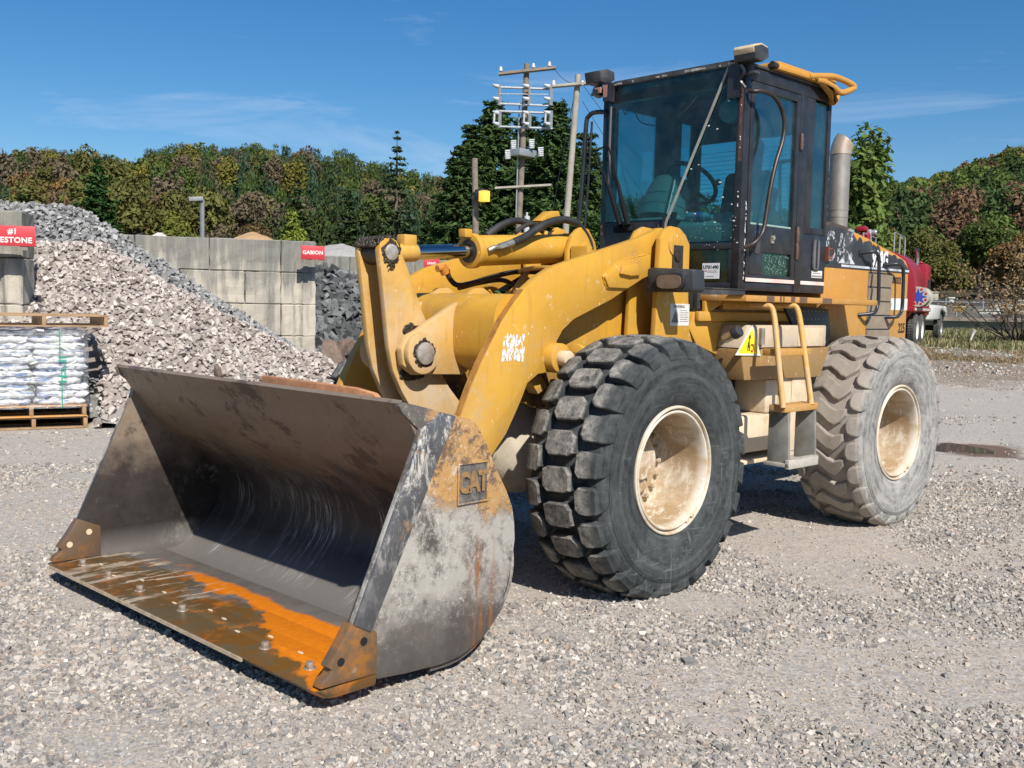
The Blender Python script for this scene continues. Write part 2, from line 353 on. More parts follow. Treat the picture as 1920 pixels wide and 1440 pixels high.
    def lathe(s, prof, n=64, axis='y', c=(0, 0, 0), mi=0, closed=False):   # prof: (along axis, radius)
        vs = []; m_ = len(prof)
        for i in range(n):
            t = 2*math.pi*i/n
            for a, r in prof:
                q = {'y': (r*math.cos(t), a, r*math.sin(t)), 'z': (r*math.cos(t), r*math.sin(t), a), 'x': (a, r*math.cos(t), r*math.sin(t))}[axis]
                vs.append((q[0]+c[0], q[1]+c[1], q[2]+c[2]))
        fs = []
        for i in range(n):
            j = (i+1) % n
            for k in range(m_ if closed else m_-1): fs.append((i*m_+k, i*m_+(k+1) % m_, j*m_+(k+1) % m_, j*m_+k))
        return s.add(vs, fs, mi)
    def ball(s, c, r, n=10, sc=(1, 1, 1), mi=0):
        pr = [(-math.cos(math.pi*i/n)*r*sc[2], max(1e-4, math.sin(math.pi*i/n)*r)) for i in range(n+1)]
        k = MB().lathe(pr, 2*n, 'z'); return s.add([(x*sc[0]+c[0], y*sc[1]+c[1], z+c[2]) for x, y, z in k.v], k.f, mi)
    def mesh(s, name):
        me = bpy.data.meshes.new(name); me.from_pydata(s.v, [], s.f)
        if any(s.mi): me.polygons.foreach_set('material_index', s.mi)
        me.update(); return me
    def build(s, name, mat, parent=None, M=IDM, smooth=35, bevel=0., seg=2):
        me = s.mesh(name); bm = bmesh.new(); bm.from_mesh(me)
        bmesh.ops.recalc_face_normals(bm, faces=bm.faces)
        if bevel:
            es = [e for e in bm.edges if len(e.link_faces) == 2 and e.calc_face_angle(0) > rad(28)]
            bmesh.ops.bevel(bm, geom=es, offset=bevel, segments=seg, affect='EDGES', profile=.5, clamp_overlap=True)
        bm.to_mesh(me); bm.free()
        return mesh_obj(name, me, mat, parent, smooth, M)
def text(name, body, size, M, mat, parent=None, ext=.002, sx=1., spacing=1., align='CENTER', bold=0., cut=None):
    cu = bpy.data.curves.new(name, 'FONT'); cu.body = body; cu.size = size; cu.extrude = ext; cu.space_character = spacing
    cu.align_x = align; cu.align_y = 'CENTER'; cu.offset = bold; cu.resolution_u = 3; cu.space_line = .85
    o = bpy.data.objects.new(name, cu); COL.objects.link(o)
    dg = bpy.context.evaluated_depsgraph_get(); me = bpy.data.meshes.new_from_object(o.evaluated_get(dg))
    bpy.data.objects.remove(o); bpy.data.curves.remove(cu); me.name = name
    me.transform(M@Matrix.Diagonal((sx, 1, 1, 1)))
    me.materials.clear()
    return mesh_obj(name, me, mat, parent)
def face_left(x, y, z, rz=0, tilt=0):            # text plane facing +y (seen from the camera side), running towards -x
    return Matrix.Translation((x, y, z))@Matrix.Rotation(math.pi+rz, 4, 'Z')@Matrix.Rotation(tilt, 4, 'Y')@Matrix.Rotation(math.pi/2, 4, 'X')
def face_front(x, y, z):                         # text plane facing +x
    return Matrix.Translation((x, y, z))@Matrix.Rotation(math.pi/2, 4, 'Z')@Matrix.Rotation(math.pi/2, 4, 'X')
def fp(L, y): return [tuple(Uf(a, b, y)[[0, 2]]) for a, b in L]
def rp(L, y): return [tuple(Ur(a, b, y)[[0, 2]]) for a, b in L]

# ================================================================== THE WHEEL LOADER
LO = empty('wheel_loader', (-1.45, 0, 0), 'big dusty yellow wheel loader with black cab and empty steel bucket lowered to the gravel', 'wheel loader')

# ---- wheels
def interp_prof(pr, s):
    return np.array([np.interp(s, pr[:, 0], pr[:, 1]), np.interp(s, pr[:, 0], pr[:, 2])])
OUTP = np.array([[-.32, -.262, .625], [-.292, -.2635, .655], [-.262, -.258, .685], [-.235, -.238, .715], [-.19, -.19, .735], [-.12, -.12, .744], [0, 0, .747],
                 [.12, .12, .744], [.19, .19, .735], [.235, .238, .715], [.262, .258, .685], [.292, .2635, .655], [.32, .262, .625]])
BASP = np.array([[-.32, -.258, .620], [-.292, -.254, .645], [-.262, -.244, .664], [-.235, -.225, .680], [-.19, -.187, .684], [-.12, -.12, .691], [0, 0, .693],
                 [.12, .12, .691], [.19, .187, .684], [.235, .225, .680], [.262, .244, .664], [.292, .254, .645], [.32, .258, .620]])
def lug(mb, th0, sv, ul, ur, depth=1., inset=.010):
    """sv: positions across the tread; ul/ur: arc length left/right edge at each; raised block with tapered sides"""
    n = len(sv); vs = []
    for lvl in (0, 1, 2):
        for k in range(n):
            s = sv[k]; o = interp_prof(OUTP, s); b = interp_prof(BASP, s)
            for e, u in ((0, ul[k]), (1, ur[k])):
                ss = s
                if lvl == 2:
                    u = u+(inset if e == 0 else -inset)
                    ss = s+(inset if k == 0 else (-inset if k == n-1 else 0)); o = interp_prof(OUTP, ss); p = o
                elif lvl == 1:
                    p = b+(o-b)*(.88*depth); u = u+(inset*.30 if e == 0 else -inset*.30)
                else: p = b-np.array([0, .004])
                if lvl == 2: p = b+(o-b)*depth
                r = p[1]; t = th0+u/.74
                vs.append((r*math.cos(t), p[0], r*math.sin(t)))
    fs = []; q = lambda l, k, e: l*2*n+k*2+e
    for k in range(n-1):
        fs.append((q(2, k, 0), q(2, k+1, 0), q(2, k+1, 1), q(2, k, 1)))
        for l in (0, 1):
            fs.append((q(l, k, 0), q(l, k+1, 0), q(l+1, k+1, 0), q(l+1, k, 0)))
            fs.append((q(l, k, 1), q(l+1, k, 1), q(l+1, k+1, 1), q(l, k+1, 1)))
    for l in (0, 1):
        fs.append((q(l, 0, 0), q(l+1, 0, 0), q(l+1, 0, 1), q(l, 0, 1)))
        fs.append((q(l, n-1, 0), q(l, n-1, 1), q(l+1, n-1, 1), q(l+1, n-1, 0)))
    mb.add(vs, fs)
def tyre_mesh(kind):
    mb = MB(); NS = 24; rnd = random.Random(4)
    prof = [(.20, .345), (.222, .366), (.238, .385), (.253, .42), (.2635, .47), (.2645, .485), (.2655, .50), (.2685, .545), (.2665, .59), (.2685, .598), (.266, .606), (.262, .62)]
    mid = [(p[1], p[2]) for p in BASP[::-1]]
    left = [(-a, r) for a, r in prof[::-1]]
    mb.lathe(prof+mid+left, 128)
    for i in range(NS):
        t = 2*math.pi*i/NS; pt = 2*math.pi/NS
        j = lambda: rnd.uniform(-.004, .004)
        if kind == 'front':
            a = .073
            s = [-.096, -.06, .06, .096]; lug(mb, t, s, [-.044+j(), -a, -a+.006, -.050+j()], [.050+j(), a-.006, a, .044+j()], 1.06, .009)
            for sg in (1, -1):
                sv = [.122, .150, .19, .235, .262, .292, .315]; e = [.052, .080, .082, .078, .070, .058, .046]
                if sg < 0: sv = [-q for q in sv[::-1]]; e = e[::-1]
                lug(mb, t+pt*.5, sv, [-q*.93+j()*.7 for q in e], [q*.93+j()*.7 for q in e], 1.05, .009)
        else:
            s = [-.150, -.115, -.075, -.03, .0, .03, .075, .115, .150]
            c = [.00, .028, .046, .018, -.004, -.030, -.048, -.022, .006]; h = [.030, .052, .060, .062, .062, .062, .060, .052, .030]
            lug(mb, t, s, [a-b+j() for a, b in zip(c, h)], [a+b+j() for a, b in zip(c, h)], .62, .014)
            for sg in (1, -1):
                sv = [.165, .185, .21, .24, .262, .292, .31]; e = [.030, .062, .074, .078, .072, .058, .042]
                if sg < 0: sv = [-q for q in sv[::-1]]; e = e[::-1]
                lug(mb, t+pt*.5, sv, [-q for q in e], [q for q in e], .72, .014)
    # the load squeezes the tyre flat against the ground
    out = []
    for x, y, z in mb.v:
        if z < -.698: y *= 1+(-z-.698)*.5; z = -.698-(-z-.698)*.06
        out.append((x, y, z))
    mb.v = out
    me = mb.mesh('tyre'); bm = bmesh.new(); bm.from_mesh(me); bmesh.ops.recalc_face_normals(bm, faces=bm.faces); bm.to_mesh(me); bm.free()
    me.polygons.foreach_set('use_smooth', [True]*len(me.polygons)); me.set_sharp_from_angle(angle=rad(22)); return me
def rim_mesh():
    mb = MB()
    pr = [(.18, .352), (.222, .364), (.232, .3625), (.2365, .357), (.236, .351), (.230, .347), (.222, .346), (.204, .343), (.204, .337), (.2255, .335), (.2290, .330), (.2275, .324),
          (.220, .318), (.20, .314), (.15, .309), (.05, .305), (-.06, .300), (-.085, .290), (-.088, .27), (-.088, .22), (-.080, .215), (-.080, .0001)]
    mb.lathe(pr, 96)
    for a in (205, 214): mb.box((-.012, .21, -.35), (.012, .235, -.33), 0, Matrix.Rotation(rad(a-180), 4, 'Y'))
    return mb.mesh('rim')
def hub_mesh():
    mb = MB(); mb.lathe([(-.08, .185), (-.04, .180), (-.02, .165), (-.015, .09), (.01, .08), (.015, .0001)], 48)
    for i in range(20):
        a = 2*math.pi*i/20; x, z = .252*math.cos(a), .252*math.sin(a); mb.cyl((x, -.09, z), (x, -.055, z), .017, n=6); mb.cyl((x, -.065, z), (x, -.05, z), .008, n=8)
    for i in range(2): mb.cyl((.1*math.cos(4+i), -.02, .1*math.sin(4+i)), (.1*math.cos(4+i), .0, .1*math.sin(4+i)), .012, n=6)
    return mb.mesh('wheel')
def finish(me, ang=35):
    bm = bmesh.new(); bm.from_mesh(me); bmesh.ops.recalc_face_normals(bm, faces=bm.faces); bm.to_mesh(me); bm.free()
    me.polygons.foreach_set('use_smooth', [True]*len(me.polygons)); me.set_sharp_from_angle(angle=rad(ang)); return me
ME_F, ME_R, ME_RIM, ME_HUB = tyre_mesh('front'), tyre_mesh('rear'), finish(rim_mesh()), finish(hub_mesh())
ME_F.materials.append(M_TYF); ME_R.materials.append(M_TYR); ME_RIM.materials.append(M_RIM); ME_HUB.materials.append(M_RIM)
def wheel(x, side, me, spin, lab):
    o = bpy.data.objects.new('wheel', ME_HUB); COL.objects.link(o); o.parent = LO; o.matrix_parent_inverse = Matrix.Translation(-Vector(LO.location))
    M = Matrix.Translation((x, .965*side, .70))
    if side < 0: M = M@Matrix.Rotation(math.pi, 4, 'Z')
    if x < -1.5: M = REAR@M
    o.matrix_basis = M; o['label'] = lab
    for nm, q in (('tyre', me), ('rim', ME_RIM)):
        c = bpy.data.objects.new(nm, q); COL.objects.link(c); c.parent = o
wheel(0, 1, ME_F, 0, 'black front tyre with three rows of chunky lugs and cream rim'); wheel(0, -1, ME_F, 0, 'front wheel on the far side')
wheel(-2.9, 1, ME_R, 0, 'pale dust coated rear tyre with wavy lugs and cream rim'); wheel(-2.9, -1, ME_R, 0, 'rear wheel on the far side')

# ---- front axle and frame
b = MB(); b.cyl((0, -.72, .70), (0, .72, .70), .15, n=24); b.cyl((0, .50, .70), (0, .80, .70), .225, .26, n=32); b.cyl((0, -.50, .70), (0, -.80, .70), .225, .26, n=32)
b.ball((0.04, 0, .72), .31, 12, (1, .9, 1)); b.cyl((.30, 0, .72), (.36, 0, .72), .12, n=20); b.box((-.16, .28, .62), (.16, .46, .98)); b.box((-.16, -.46, .62), (.16, -.28, .98))
b.build('front_axle', M_AXL, LO, bevel=.008)
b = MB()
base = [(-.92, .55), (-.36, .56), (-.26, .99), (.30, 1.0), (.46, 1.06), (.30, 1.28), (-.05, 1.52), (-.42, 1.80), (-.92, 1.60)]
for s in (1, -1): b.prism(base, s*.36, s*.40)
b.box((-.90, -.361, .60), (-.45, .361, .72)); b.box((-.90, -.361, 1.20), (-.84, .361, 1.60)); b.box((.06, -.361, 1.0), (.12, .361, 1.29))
b.build('front_frame', paint('low_dark_frame_paint', dust=(.075, .06, .045), z0=1.05, z1=1.42, amt=1.25), LO, bevel=.006)  # frame paint goes much darker towards the bottom
tw = [(-.50, 1.35), (-.515, 1.70), (-.53, 2.03), (-.57, 2.085), (-.64, 2.115), (-.73, 2.11), (-.80, 2.07), (-.85, 2.01), (-.855, 1.68), (-.88, 1.46), (-.93, 1.36), (-.90, 1.0), (-.55, 1.0)]
for s in (1, -1):
    b = MB(); b.prism(tw, s*.625, s*.665); b.prism([(x+.03, z) for x, z in tw], s*.44, s*.475)
    b.cyl((-.68, s*.40, 2.0), (-.68, s*.675, 2.0), .07, n=24); b.box((-.89, s*.402, 1.02), (-.85, s*.624, 1.60))
    b.build('loader_tower', M_Y, LO, bevel=.007)
b = MB(); b.box((-.765, .666, 1.72), (-.655, .676, 2.0)); b.build('pin_retainer', M_DARK, LO, bevel=.004)
b = MB(); b.cyl((-.735, .674, 1.76), (-.735, .695, 1.76), .024, n=6); b.cyl((-.735, .69, 1.76), (-.735, .70, 1.76), .012, n=10); b.build('retainer_bolt', M_ZINC, LO)
b = MB(); b.cyl((-.70, .674, 1.93), (-.70, .688, 1.93), .035, n=14); b.build('grease_smear', M_GREASE, LO, bevel=.006)

# ---- lift arms
arm = [(-.77, 2.03), (-.73, 2.085), (-.66, 2.11), (-.45, 2.035), (.055, 1.902), (.357, 1.821), (.489, 1.756), (.595, 1.685), (.677, 1.605), (.757, 1.518), (.835, 1.404), (.911, 1.292), (.985, 1.160), (1.07, .98), (1.15, .76),
       (1.22, .60), (1.31, .52), (1.34, .42), (1.30, .34), (1.20, .32), (1.08, .40), (.98, .53), (.83, .78), (.717, .895), (.65, 1.0), (.60, 1.082), (.555, 1.167), (.47, 1.215), (.41, 1.22), (.35, 1.26), (.315, 1.34), (.318, 1.40),
       (.27, 1.46), (.174, 1.524), (-.168, 1.644), (-.53, 1.808), (-.66, 1.87), (-.75, 1.92)]
gus = [(-.52, 1.93), (-.24, 1.88), (-.075, 1.78), (-.115, 1.715), (-.30, 1.715), (-.45, 1.78), (-.52, 1.80)]
for s in (1, -1):
    b = MB(); b.prism(arm, s*.515, s*.578)
    b.prism(gus, s*.577, s*.60)
    b.prism([(-.36, 1.87), (-.22, 1.85), (-.20, 1.80), (-.30, 1.79), (-.40, 1.80)], s*.598, s*.625)
    b.cyl((.345, s*.50, 1.305), (.345, s*.64, 1.305), .085, n=28); b.cyl((1.25, s*.50, .43), (1.25, s*.62, .43), .08, n=24)
    A = b.build('lift_arm', M_Y, LO, bevel=.007)
    A['label'] = 'near curved lift arm with rusty front edge and white paint patch' if s > 0 else 'far curved lift arm'
    if s > 0:
        e = MB(); w_ = arm[7:15]
        for (x0, z0), (x1, z1) in zip(w_[:-1], w_[1:]):
            nx, nz = (z0-z1), (x1-x0); l = math.hypot(nx, nz); nx, nz = nx/l*.004, nz/l*.004
            e.prism([(x0, z0), (x1, z1), (x1+nx, z1+nz), (x0+nx, z0+nz)], .528, .566)
        e.build('rusty_edge', simple('rusty_orange_edge', (.40, .19, .04), .6, 0, (.22, .09, .02), 14, .2), A, smooth=None)
        # worn off white decal with ragged remains of lettering
        rn = random.Random(3); d = MB()
        cx, cz = Uf(964, 652, .58)[[0, 2]]
        for i in range(420):
            u, v = rn.uniform(-1, 1), rn.uniform(-1, 1)
            band = abs(abs(v)-.5) < .40
            if band and rn.random() < .72 and abs(math.sin(u*9+(2 if v > 0 else 0))) > .34:
                q = .003+rn.random()*.005; x, z = cx+u*.085-v*.012, cz+v*.075
                d.box((x-q*.7, .579, z-q*1.6), (x+q*.7, .5795+rn.random()*.0006, z+q*1.6))
        d.build('worn_decal', M_LET, A, smooth=None)
for s in (1, -1): b = MB(); b.cyl((.345, s*.63, 1.305), (.345, s*.70, 1.305), .045, n=20); b.box((.30, s*.60, 1.24), (.40, s*.635, 1.37)); b.build('lift_cylinder_pin', M_CREAM, LO, bevel=.006)
for s in (1, -1):                                                    # lift cylinders, running back to the frame
    b = MB(); b.cyl((.22, s*.655, 1.300), (-.70, s*.655, 1.235), .075, n=24); b.cyl((.26, s*.655, 1.303), (.20, s*.655, 1.298), .086, n=24); b.cyl((-.70, s*.60, 1.235), (-.70, s*.71, 1.235), .06, n=20)
    c = b.build('lift_cylinder', M_Y, LO, bevel=.006)
    b = MB(); b.cyl((.35, s*.655, 1.305), (.2, s*.655, 1.298), .04, n=20); b.build('rod', M_CHR, c)
# rib under the near arm carried on the frame
b = MB(); b.prism([(.44, 1.16), (.36, 1.20), (.30, 1.13), (.38, 1.09)], .42, .50); b.build('stop_block', M_Y, LO, bevel=.006)

# ---- cross tube with lever brackets
b = MB()
def superel(cx, cz, rx, rz, n=36, p=3.2):
    o = []
    for i in range(n):
        t = 2*math.pi*i/n; c, s_ = math.cos(t), math.sin(t)
        o.append((cx+rx*math.copysign(abs(c)**(2/p), c), cz+rz*math.copysign(abs(s_)**(2/p), s_)))
    return o
tube = superel(.545, 1.44, .225, .222)
ca, sa = math.cos(.0), math.sin(.0)
b.prism(tube, -.514, .514)
XT = b.build('cross_tube', M_Y, LO, smooth=50)
br = [(1.10, 1.42), (1.02, 1.455), (.93, 1.505), (.665, 1.645), (.60, 1.69), (.53, 1.695), (.46, 1.66), (.60, 1.40), (.655, 1.215), (.68, 1.195), (.95, 1.205), (1.05, 1.205), (1.13, 1.26), (1.145, 1.35)]
for s in (1, -1):
    b = MB(); b.prism(br, s*.125+.015, s*.175+.015); b.cyl((1.015, s*.17+.015, 1.325), (1.015, s*.215+.015, 1.325), .115, n=36)
    b.build('lever_bracket', M_YD, LO, bevel=.008)
    b = MB(); b.cyl((1.015, s*.21+.015, 1.325), (1.015, s*.235+.015, 1.325), .062, n=28); b.build('pivot_pin', M_PIN, LO, bevel=.008)
rn = random.Random(9); b = MB()                                       # old grease squeezed out round the pivots
def grease(b, cx, y, cz, r0, r1, a0, a1, n, s=.02):
    for i in range(n*3):
        a = rad(rn.uniform(a0, a1)); r = rn.uniform(r0, r1)+.006*math.sin(a*5); q = s*rn.uniform(.3, .85)
        b.ball((cx+r*math.cos(a), y, cz+r*math.sin(a)), q, 5, (1, .35, 1))
grease(b, 1.015, .23, 1.325, .060, .074, 0, 360, 70, .013)
b.build('pivot_grease', M_GREASE, LO, smooth=60)
b = MB(); grease(b, 1.02, .128, 1.325, .112, .150, 70, 300, 150, .018)
for a in range(70, 300, 6): b.ball((1.02+.128*math.cos(rad(a)), .125, 1.325+.128*math.sin(rad(a))), .022, 5, (1, .3, 1))
b.build('pivot_grease', M_GREASE, LO, smooth=60)

# ---- tilt lever (two plates)
lev = [(1.251, 1.874), (1.245, 1.91), (1.212, 1.94), (1.177, 1.950), (1.13, 1.932), (1.095, 1.88), (1.088, 1.859), (1.011, 1.708), (.945, 1.56), (.875, 1.44), (.83, 1.33), (.80, 1.22), (.728, 1.12), (.63, 1.02), (.56, .93), (.50, .80), (.55, .70),
       (.70, .69), (.85, .80), (.93, .90), (1.0, 1.0), (1.08, 1.11), (1.145, 1.23), (1.178, 1.36), (1.200, 1.52), (1.225, 1.70)]
lv = None
for s in (1, -1):
    b = MB(); b.prism(lev, s*.068+.015, s*.108+.015)
    q = b.build('tilt_lever_plate', M_YD, LO, bevel=.006)
for s in (1, -1): b = MB(); b.cyl((1.172, .015+s*.108, 1.868), (1.172, .015+s*.122, 1.868), .045, n=24); b.build('lever_top_pin', M_PIN, LO, bevel=.006)
b = MB(); grease(b, 1.172, .125, 1.868, .045, .062, 0, 360, 50, .012); grease(b, 1.172, .13, 1.80, .0, .03, 0, 360, 8, .012)
for i in range(420):                                                  # packed grease over the top between the plates
    a = rad(rn.uniform(20, 200)); y = rn.uniform(-.10, .118); b.ball((1.175+.080*math.cos(a), y, 1.868+.082*math.sin(a)), rn.uniform(.005, .013), 4)
b.cyl((1.172, -.085, 1.868), (1.172, .12, 1.868), .065, n=20)
b.build('lever_grease', M_GREASE, LO, smooth=60)
b = MB(); b.prism([(.90, 1.06), (.70, .88), (.80, .80), (.98, .99)], -.05, .08); b.box((.45, -.05, .55), (.62, .08, .80)); b.build('lever_link', M_CREAM, LO, bevel=.01)

# ---- tilt cylinder, dead centre
p0, p1 = Vector((1.05, .015, 1.872)), Vector((-.50, .015, 1.985)); dr = (p1-p0).normalized()
at_ = lambda t: p0+dr*t
b = MB(); b.cyl(at_(.58), at_(1.42), .092, n=40); b.cyl(at_(.56), at_(.61), .104, n=40); b.cyl(at_(1.40), at_(1.45), .098, n=40); b.box(at_(.53)+Vector((-.03, -.03, .08)), at_(.53)+Vector((.03, .03, .13)))
b.cyl(at_(1.44), at_(1.56), .06, n=20)
TC = b.build('tilt_cylinder', M_Y, LO, bevel=.006)
b = MB(); b.cyl(at_(.10), at_(.60), .042, n=32); b.build('rod', M_CHR, TC)
b = MB(); b.cyl(at_(-.02), at_(.14), .052, n=28); b.cyl(p0+Vector((.06, -.05, 0)), p0+Vector((.06, .05, 0)), .06, n=24); b.box(at_(.08)+Vector((-.045, -.035, .035)), at_(.08)+Vector((.045, .035, .10))); b.build('rod_end', M_YD, TC, bevel=.006)
b = MB(); b.cyl(at_(.555), at_(.575), .07, n=32); b.build('seal', M_DARK, TC)
# anchor plates behind the cylinder
b = MB()
cl = [(-.25, 1.60), (-.25, 1.95), (-.29, 2.05), (-.37, 2.115), (-.45, 2.10), (-.52, 2.02), (-.56, 1.90), (-.58, 1.60)]
for y in (.115, -.085): b.prism(cl, y, y+.035)
b.cyl((-.42, -.10, 1.965), (-.42, .16, 1.965), .05, n=20); b.prism([(-.26, 1.62), (-.26, 1.98), (-.31, 1.98), (-.31, 1.62)], .16, .30)
b.prism([(-.70, 1.60), (-.58, 1.98), (-.92, 1.86), (-.92, 1.6)], -.22, -.18)
b.build('cylinder_anchor', M_Y, LO, bevel=.006)
b = MB(); b.box((-.75, -.355, 1.45), (-.25, .355, 1.60)); b.box((-.25, -.355, 1.30), (.0, .355, 1.45)); b.build('frame_deck', M_Y, LO, bevel=.006)
# small bracket standing over the cylinder
b = MB(); v0, v1 = Uf(1010, 414, .02), Uf(1040, 396, .02)
q = [Vector(Uf(a, c_, .0)) for a, c_ in [(1007, 414), (1028, 396), (1041, 396), (1045, 407), (1027, 419)]]
b.prism([(p.x, p.z) for p in q], -.05, .03); b.cyl((q[4].x, -.01, q[4].z-.05), (q[4].x+.02, -.01, 2.02), .014, n=8); b.box((q[4].x-.04, -.03, 2.02), (q[4].x+.10, .05, 2.045))
b.build('hose_bracket', M_Y, LO, bevel=.004)

# ---- weld beads
def weld(pts, y, par=LO, r=.0055):
    rw = random.Random(len(pts)); q = []
    for (x0, z0), (x1, z1) in zip(pts[:-1], pts[1:]):
        n = max(2, int(math.hypot(x1-x0, z1-z0)/.012))
        for i in range(n): t = i/n; q.append((x0+(x1-x0)*t+rw.uniform(-.0012, .0012), y, z0+(z1-z0)*t+rw.uniform(-.0012, .0012)))
    b = MB(); b.tube(q, r, 6, sub=1, radii=[r*(1+.35*math.sin(i*2.1)) for i in range(len(q))]); return b.build('weld_bead', M_Y, par, smooth=60)
weld([(-.45, 1.78), (-.30, 1.713), (-.115, 1.713), (-.073, 1.78), (-.24, 1.882), (-.50, 1.932)], .580)
weld([(.665, 1.212), (.60, 1.40), (.46, 1.66), (.50, 1.69)], .192)
weld([(-.05, 1.525), (.30, 1.285), (.50, 1.02)], .402)

# ---- hoses
def hose(name, pix, r, mat=M_RUBH, n=12):
    b = MB(); b.tube([Uf(a, c_, y) for a, c_, y in pix], r, n, sub=6); return b.build(name, mat, LO, smooth=60)
hose('hydraulic_hose', [(962, 455, .13), (985, 444, .13), (1010, 427, .13), (1035, 415, .13), (1060, 412, .13), (1082, 420, .13), (1098, 440, .13), (1106, 460, .13), (1108, 482, .12)], .024)
hose('hydraulic_hose', [(912, 442, -.08), (935, 425, -.08), (958, 415, -.08), (980, 415, -.08), (1005, 425, -.06), (1030, 440, -.05)], .022)
hose('hydraulic_hose', [(966, 436, -.02), (985, 423, -.02), (1000, 420, -.02), (1012, 428, -.03), (1030, 440, -.03)], .014)
hose('hydraulic_hose', [(838, 505, -.30), (842, 520, -.30), (856, 534, -.30), (880, 532, -.30), (920, 520, -.28), (965, 510, -.25), (1000, 510, -.2), (1040, 512, -.1)], .017, M_DARK)
hose('hydraulic_hose', [(860, 540, -.33), (900, 530, -.33), (940, 525, -.33), (965, 535, -.33)], .016, M_DARK)
b = MB(); b.tube([Uf(915, 470, .11), Uf(928, 464, .12), Uf(938, 465, .125)], .017, 10); b.cyl(Uf(936, 464, .125), Uf(948, 460, .13), .024, n=6); b.cyl(Uf(948, 460, .13), Uf(961, 455, .13), .023, n=14)
b.build('hose_fitting', M_ZINC, LO, smooth=35)
b = MB(); b.tube([Uf(820, 504, -.30), Uf(832, 502, -.30), Uf(838, 505, -.30)], .022, 10); b.cyl(Uf(829, 499, -.30), Uf(835, 513, -.30), .028, n=12)
b.build('hose_elbow', simple('orange_primer', (.55, .22, .04), .5), LO, smooth=35)
b = MB(); b.tube([Uf(975, 509, -.2), Uf(985, 505, -.1), Uf(1030, 502, .2), (-.02, .50, 1.80)], .014, 8); b.cyl(Uf(988, 510, -.2), Uf(965, 545, -.1), .02, n=8); b.build('steel_pipe', M_YD, LO, smooth=40)

# ---- headlights on the tower
for s in (1, -1):
    b = MB()
    b.prismx([(s*.60, 1.70), (s*.60, 1.845), (s*.64, 1.85), (s*.935, 1.838), (s*.945, 1.72), (s*.93, 1.70)], -.49, -.62)
    b.box((-.60, s*.56, 1.74), (-.57, s*.66, 1.82))
    hl = b.build('headlight', M_BLK2, LO, bevel=.010)
    b = MB(); b.prismx(superel(s*.785, 1.765, .105, .054, 28, 3.5), -.49, -.462); b.build('lamp_bezel', M_BLK, hl, bevel=.004)
    b = MB(); b.prismx(superel(s*.785, 1.762, .088, .042, 28, 3.5), -.462, -.456); b.build('lens', M_LENS, hl)
# warning plate on the tower leg
b = MB(); b.box((-.865, .6655, 1.49), (-.655, .667, 1.63)); wp = b.build('warning_plate', simple('faded_decal', (.66, .66, .62), .6, 0, (.5, .49, .45), 18), LO, smooth=None)
text('lettering', 'WARNING', .026, face_left(-.75, .668, 1.612), M_BLET, wp, .0004)
b = MB(); b.prism([(-.67, 1.51), (-.71, 1.59), (-.75, 1.51)], .667, .6676)
for i in range(6): b.box((-.765-.0, .667, 1.515+i*.014), (-.855+.012*(i % 2), .6676, 1.519+i*.014))
b.build('fine_print', simple('faded_print', (.16, .16, .16), .7), wp, smooth=None)

# ================= bucket
BW = 1.28
prof_in = [(2.00, .100), (1.85, .085), (1.714, .088), (1.62, .120), (1.54, .178), (1.465, .250), (1.415, .340), (1.402, .44), (1.43, .54), (1.50, .635), (1.60, .72), (1.73, .81), (1.85, .915), (1.93, 1.01), (1.985, 1.10), (2.056, 1.195)]
def thick(pr, t):
    o = []
    for i, (x, z) in enumerate(pr):
        a = pr[max(i-1, 0)]; c_ = pr[min(i+1, len(pr)-1)]; dx, dz = c_[0]-a[0], c_[1]-a[1]; l = math.hypot(dx, dz)
        o.append((x+dz/l*t*-1 if False else x-(-dz/l)*-t, z-(dx/l)*-t if False else z+dx/l*t))
    return o
def offs(pr, t):                                 # to the outside (below / behind)
    o = []
    for i, (x, z) in enumerate(pr):
        a = pr[max(i-1, 0)]; c_ = pr[min(i+1, len(pr)-1)]; dx, dz = c_[0]-a[0], c_[1]-a[1]; l = math.hypot(dx, dz)
        o.append((x-dz/l*-t*-1, z-(-dx/l)*-t*-1) if False else (x+(dz/l)*-t, z+(-dx/l)*-t))
    return o
def smoothp(pr, k=4):
    e = [pr[0]]+pr+[pr[-1]]; o = []
    for i in range(1, len(e)-2):
        for j in range(k):
            t = j/k; p0, p1, p2, p3 = [np.array(q) for q in e[i-1:i+3]]
            o.append(tuple(.5*((2*p1)+(-p0+p2)*t+(2*p0-5*p1+4*p2-p3)*t*t+(-p0+3*p1-3*p2+p3)*t**3)))
    return o+[tuple(pr[-1])]
pin = smoothp(prof_in)
# outward normal: travelling from the floor lip back and up, the outside lies to the left-hand (below, then behind)
def outside(pr, t):
    o = []
    for i, (x, z) in enumerate(pr):
        a = pr[max(i-1, 0)]; c_ = pr[min(i+1, len(pr)-1)]; dx, dz = c_[0]-a[0], c_[1]-a[1]; l = math.hypot(dx, dz)
        o.append((x+dz/l*-t, z+dx/l*t))
    return o
po = outside(pin, .022)
if po[0][1] > pin[0][1]: po = outside(pin, -.022)
b = MB(); b.prism(pin+po[::-1], -BW+.012, BW-.012)
BK = b.build('bucket', [M_BIN], LO, smooth=40)
# wrap plate on the outside of the shell
b = MB(); po2 = [(x, z) for x, z in outside(pin, .05 if po[0][1] < pin[0][1] and outside(pin, .05)[0][1] < pin[0][1] else -.05)][4:46]
po1 = (po[4:46]); b.prism(po1+po2[::-1], -BW+.02, BW-.02); b.build('back_plate', M_BOUT, BK, smooth=40)
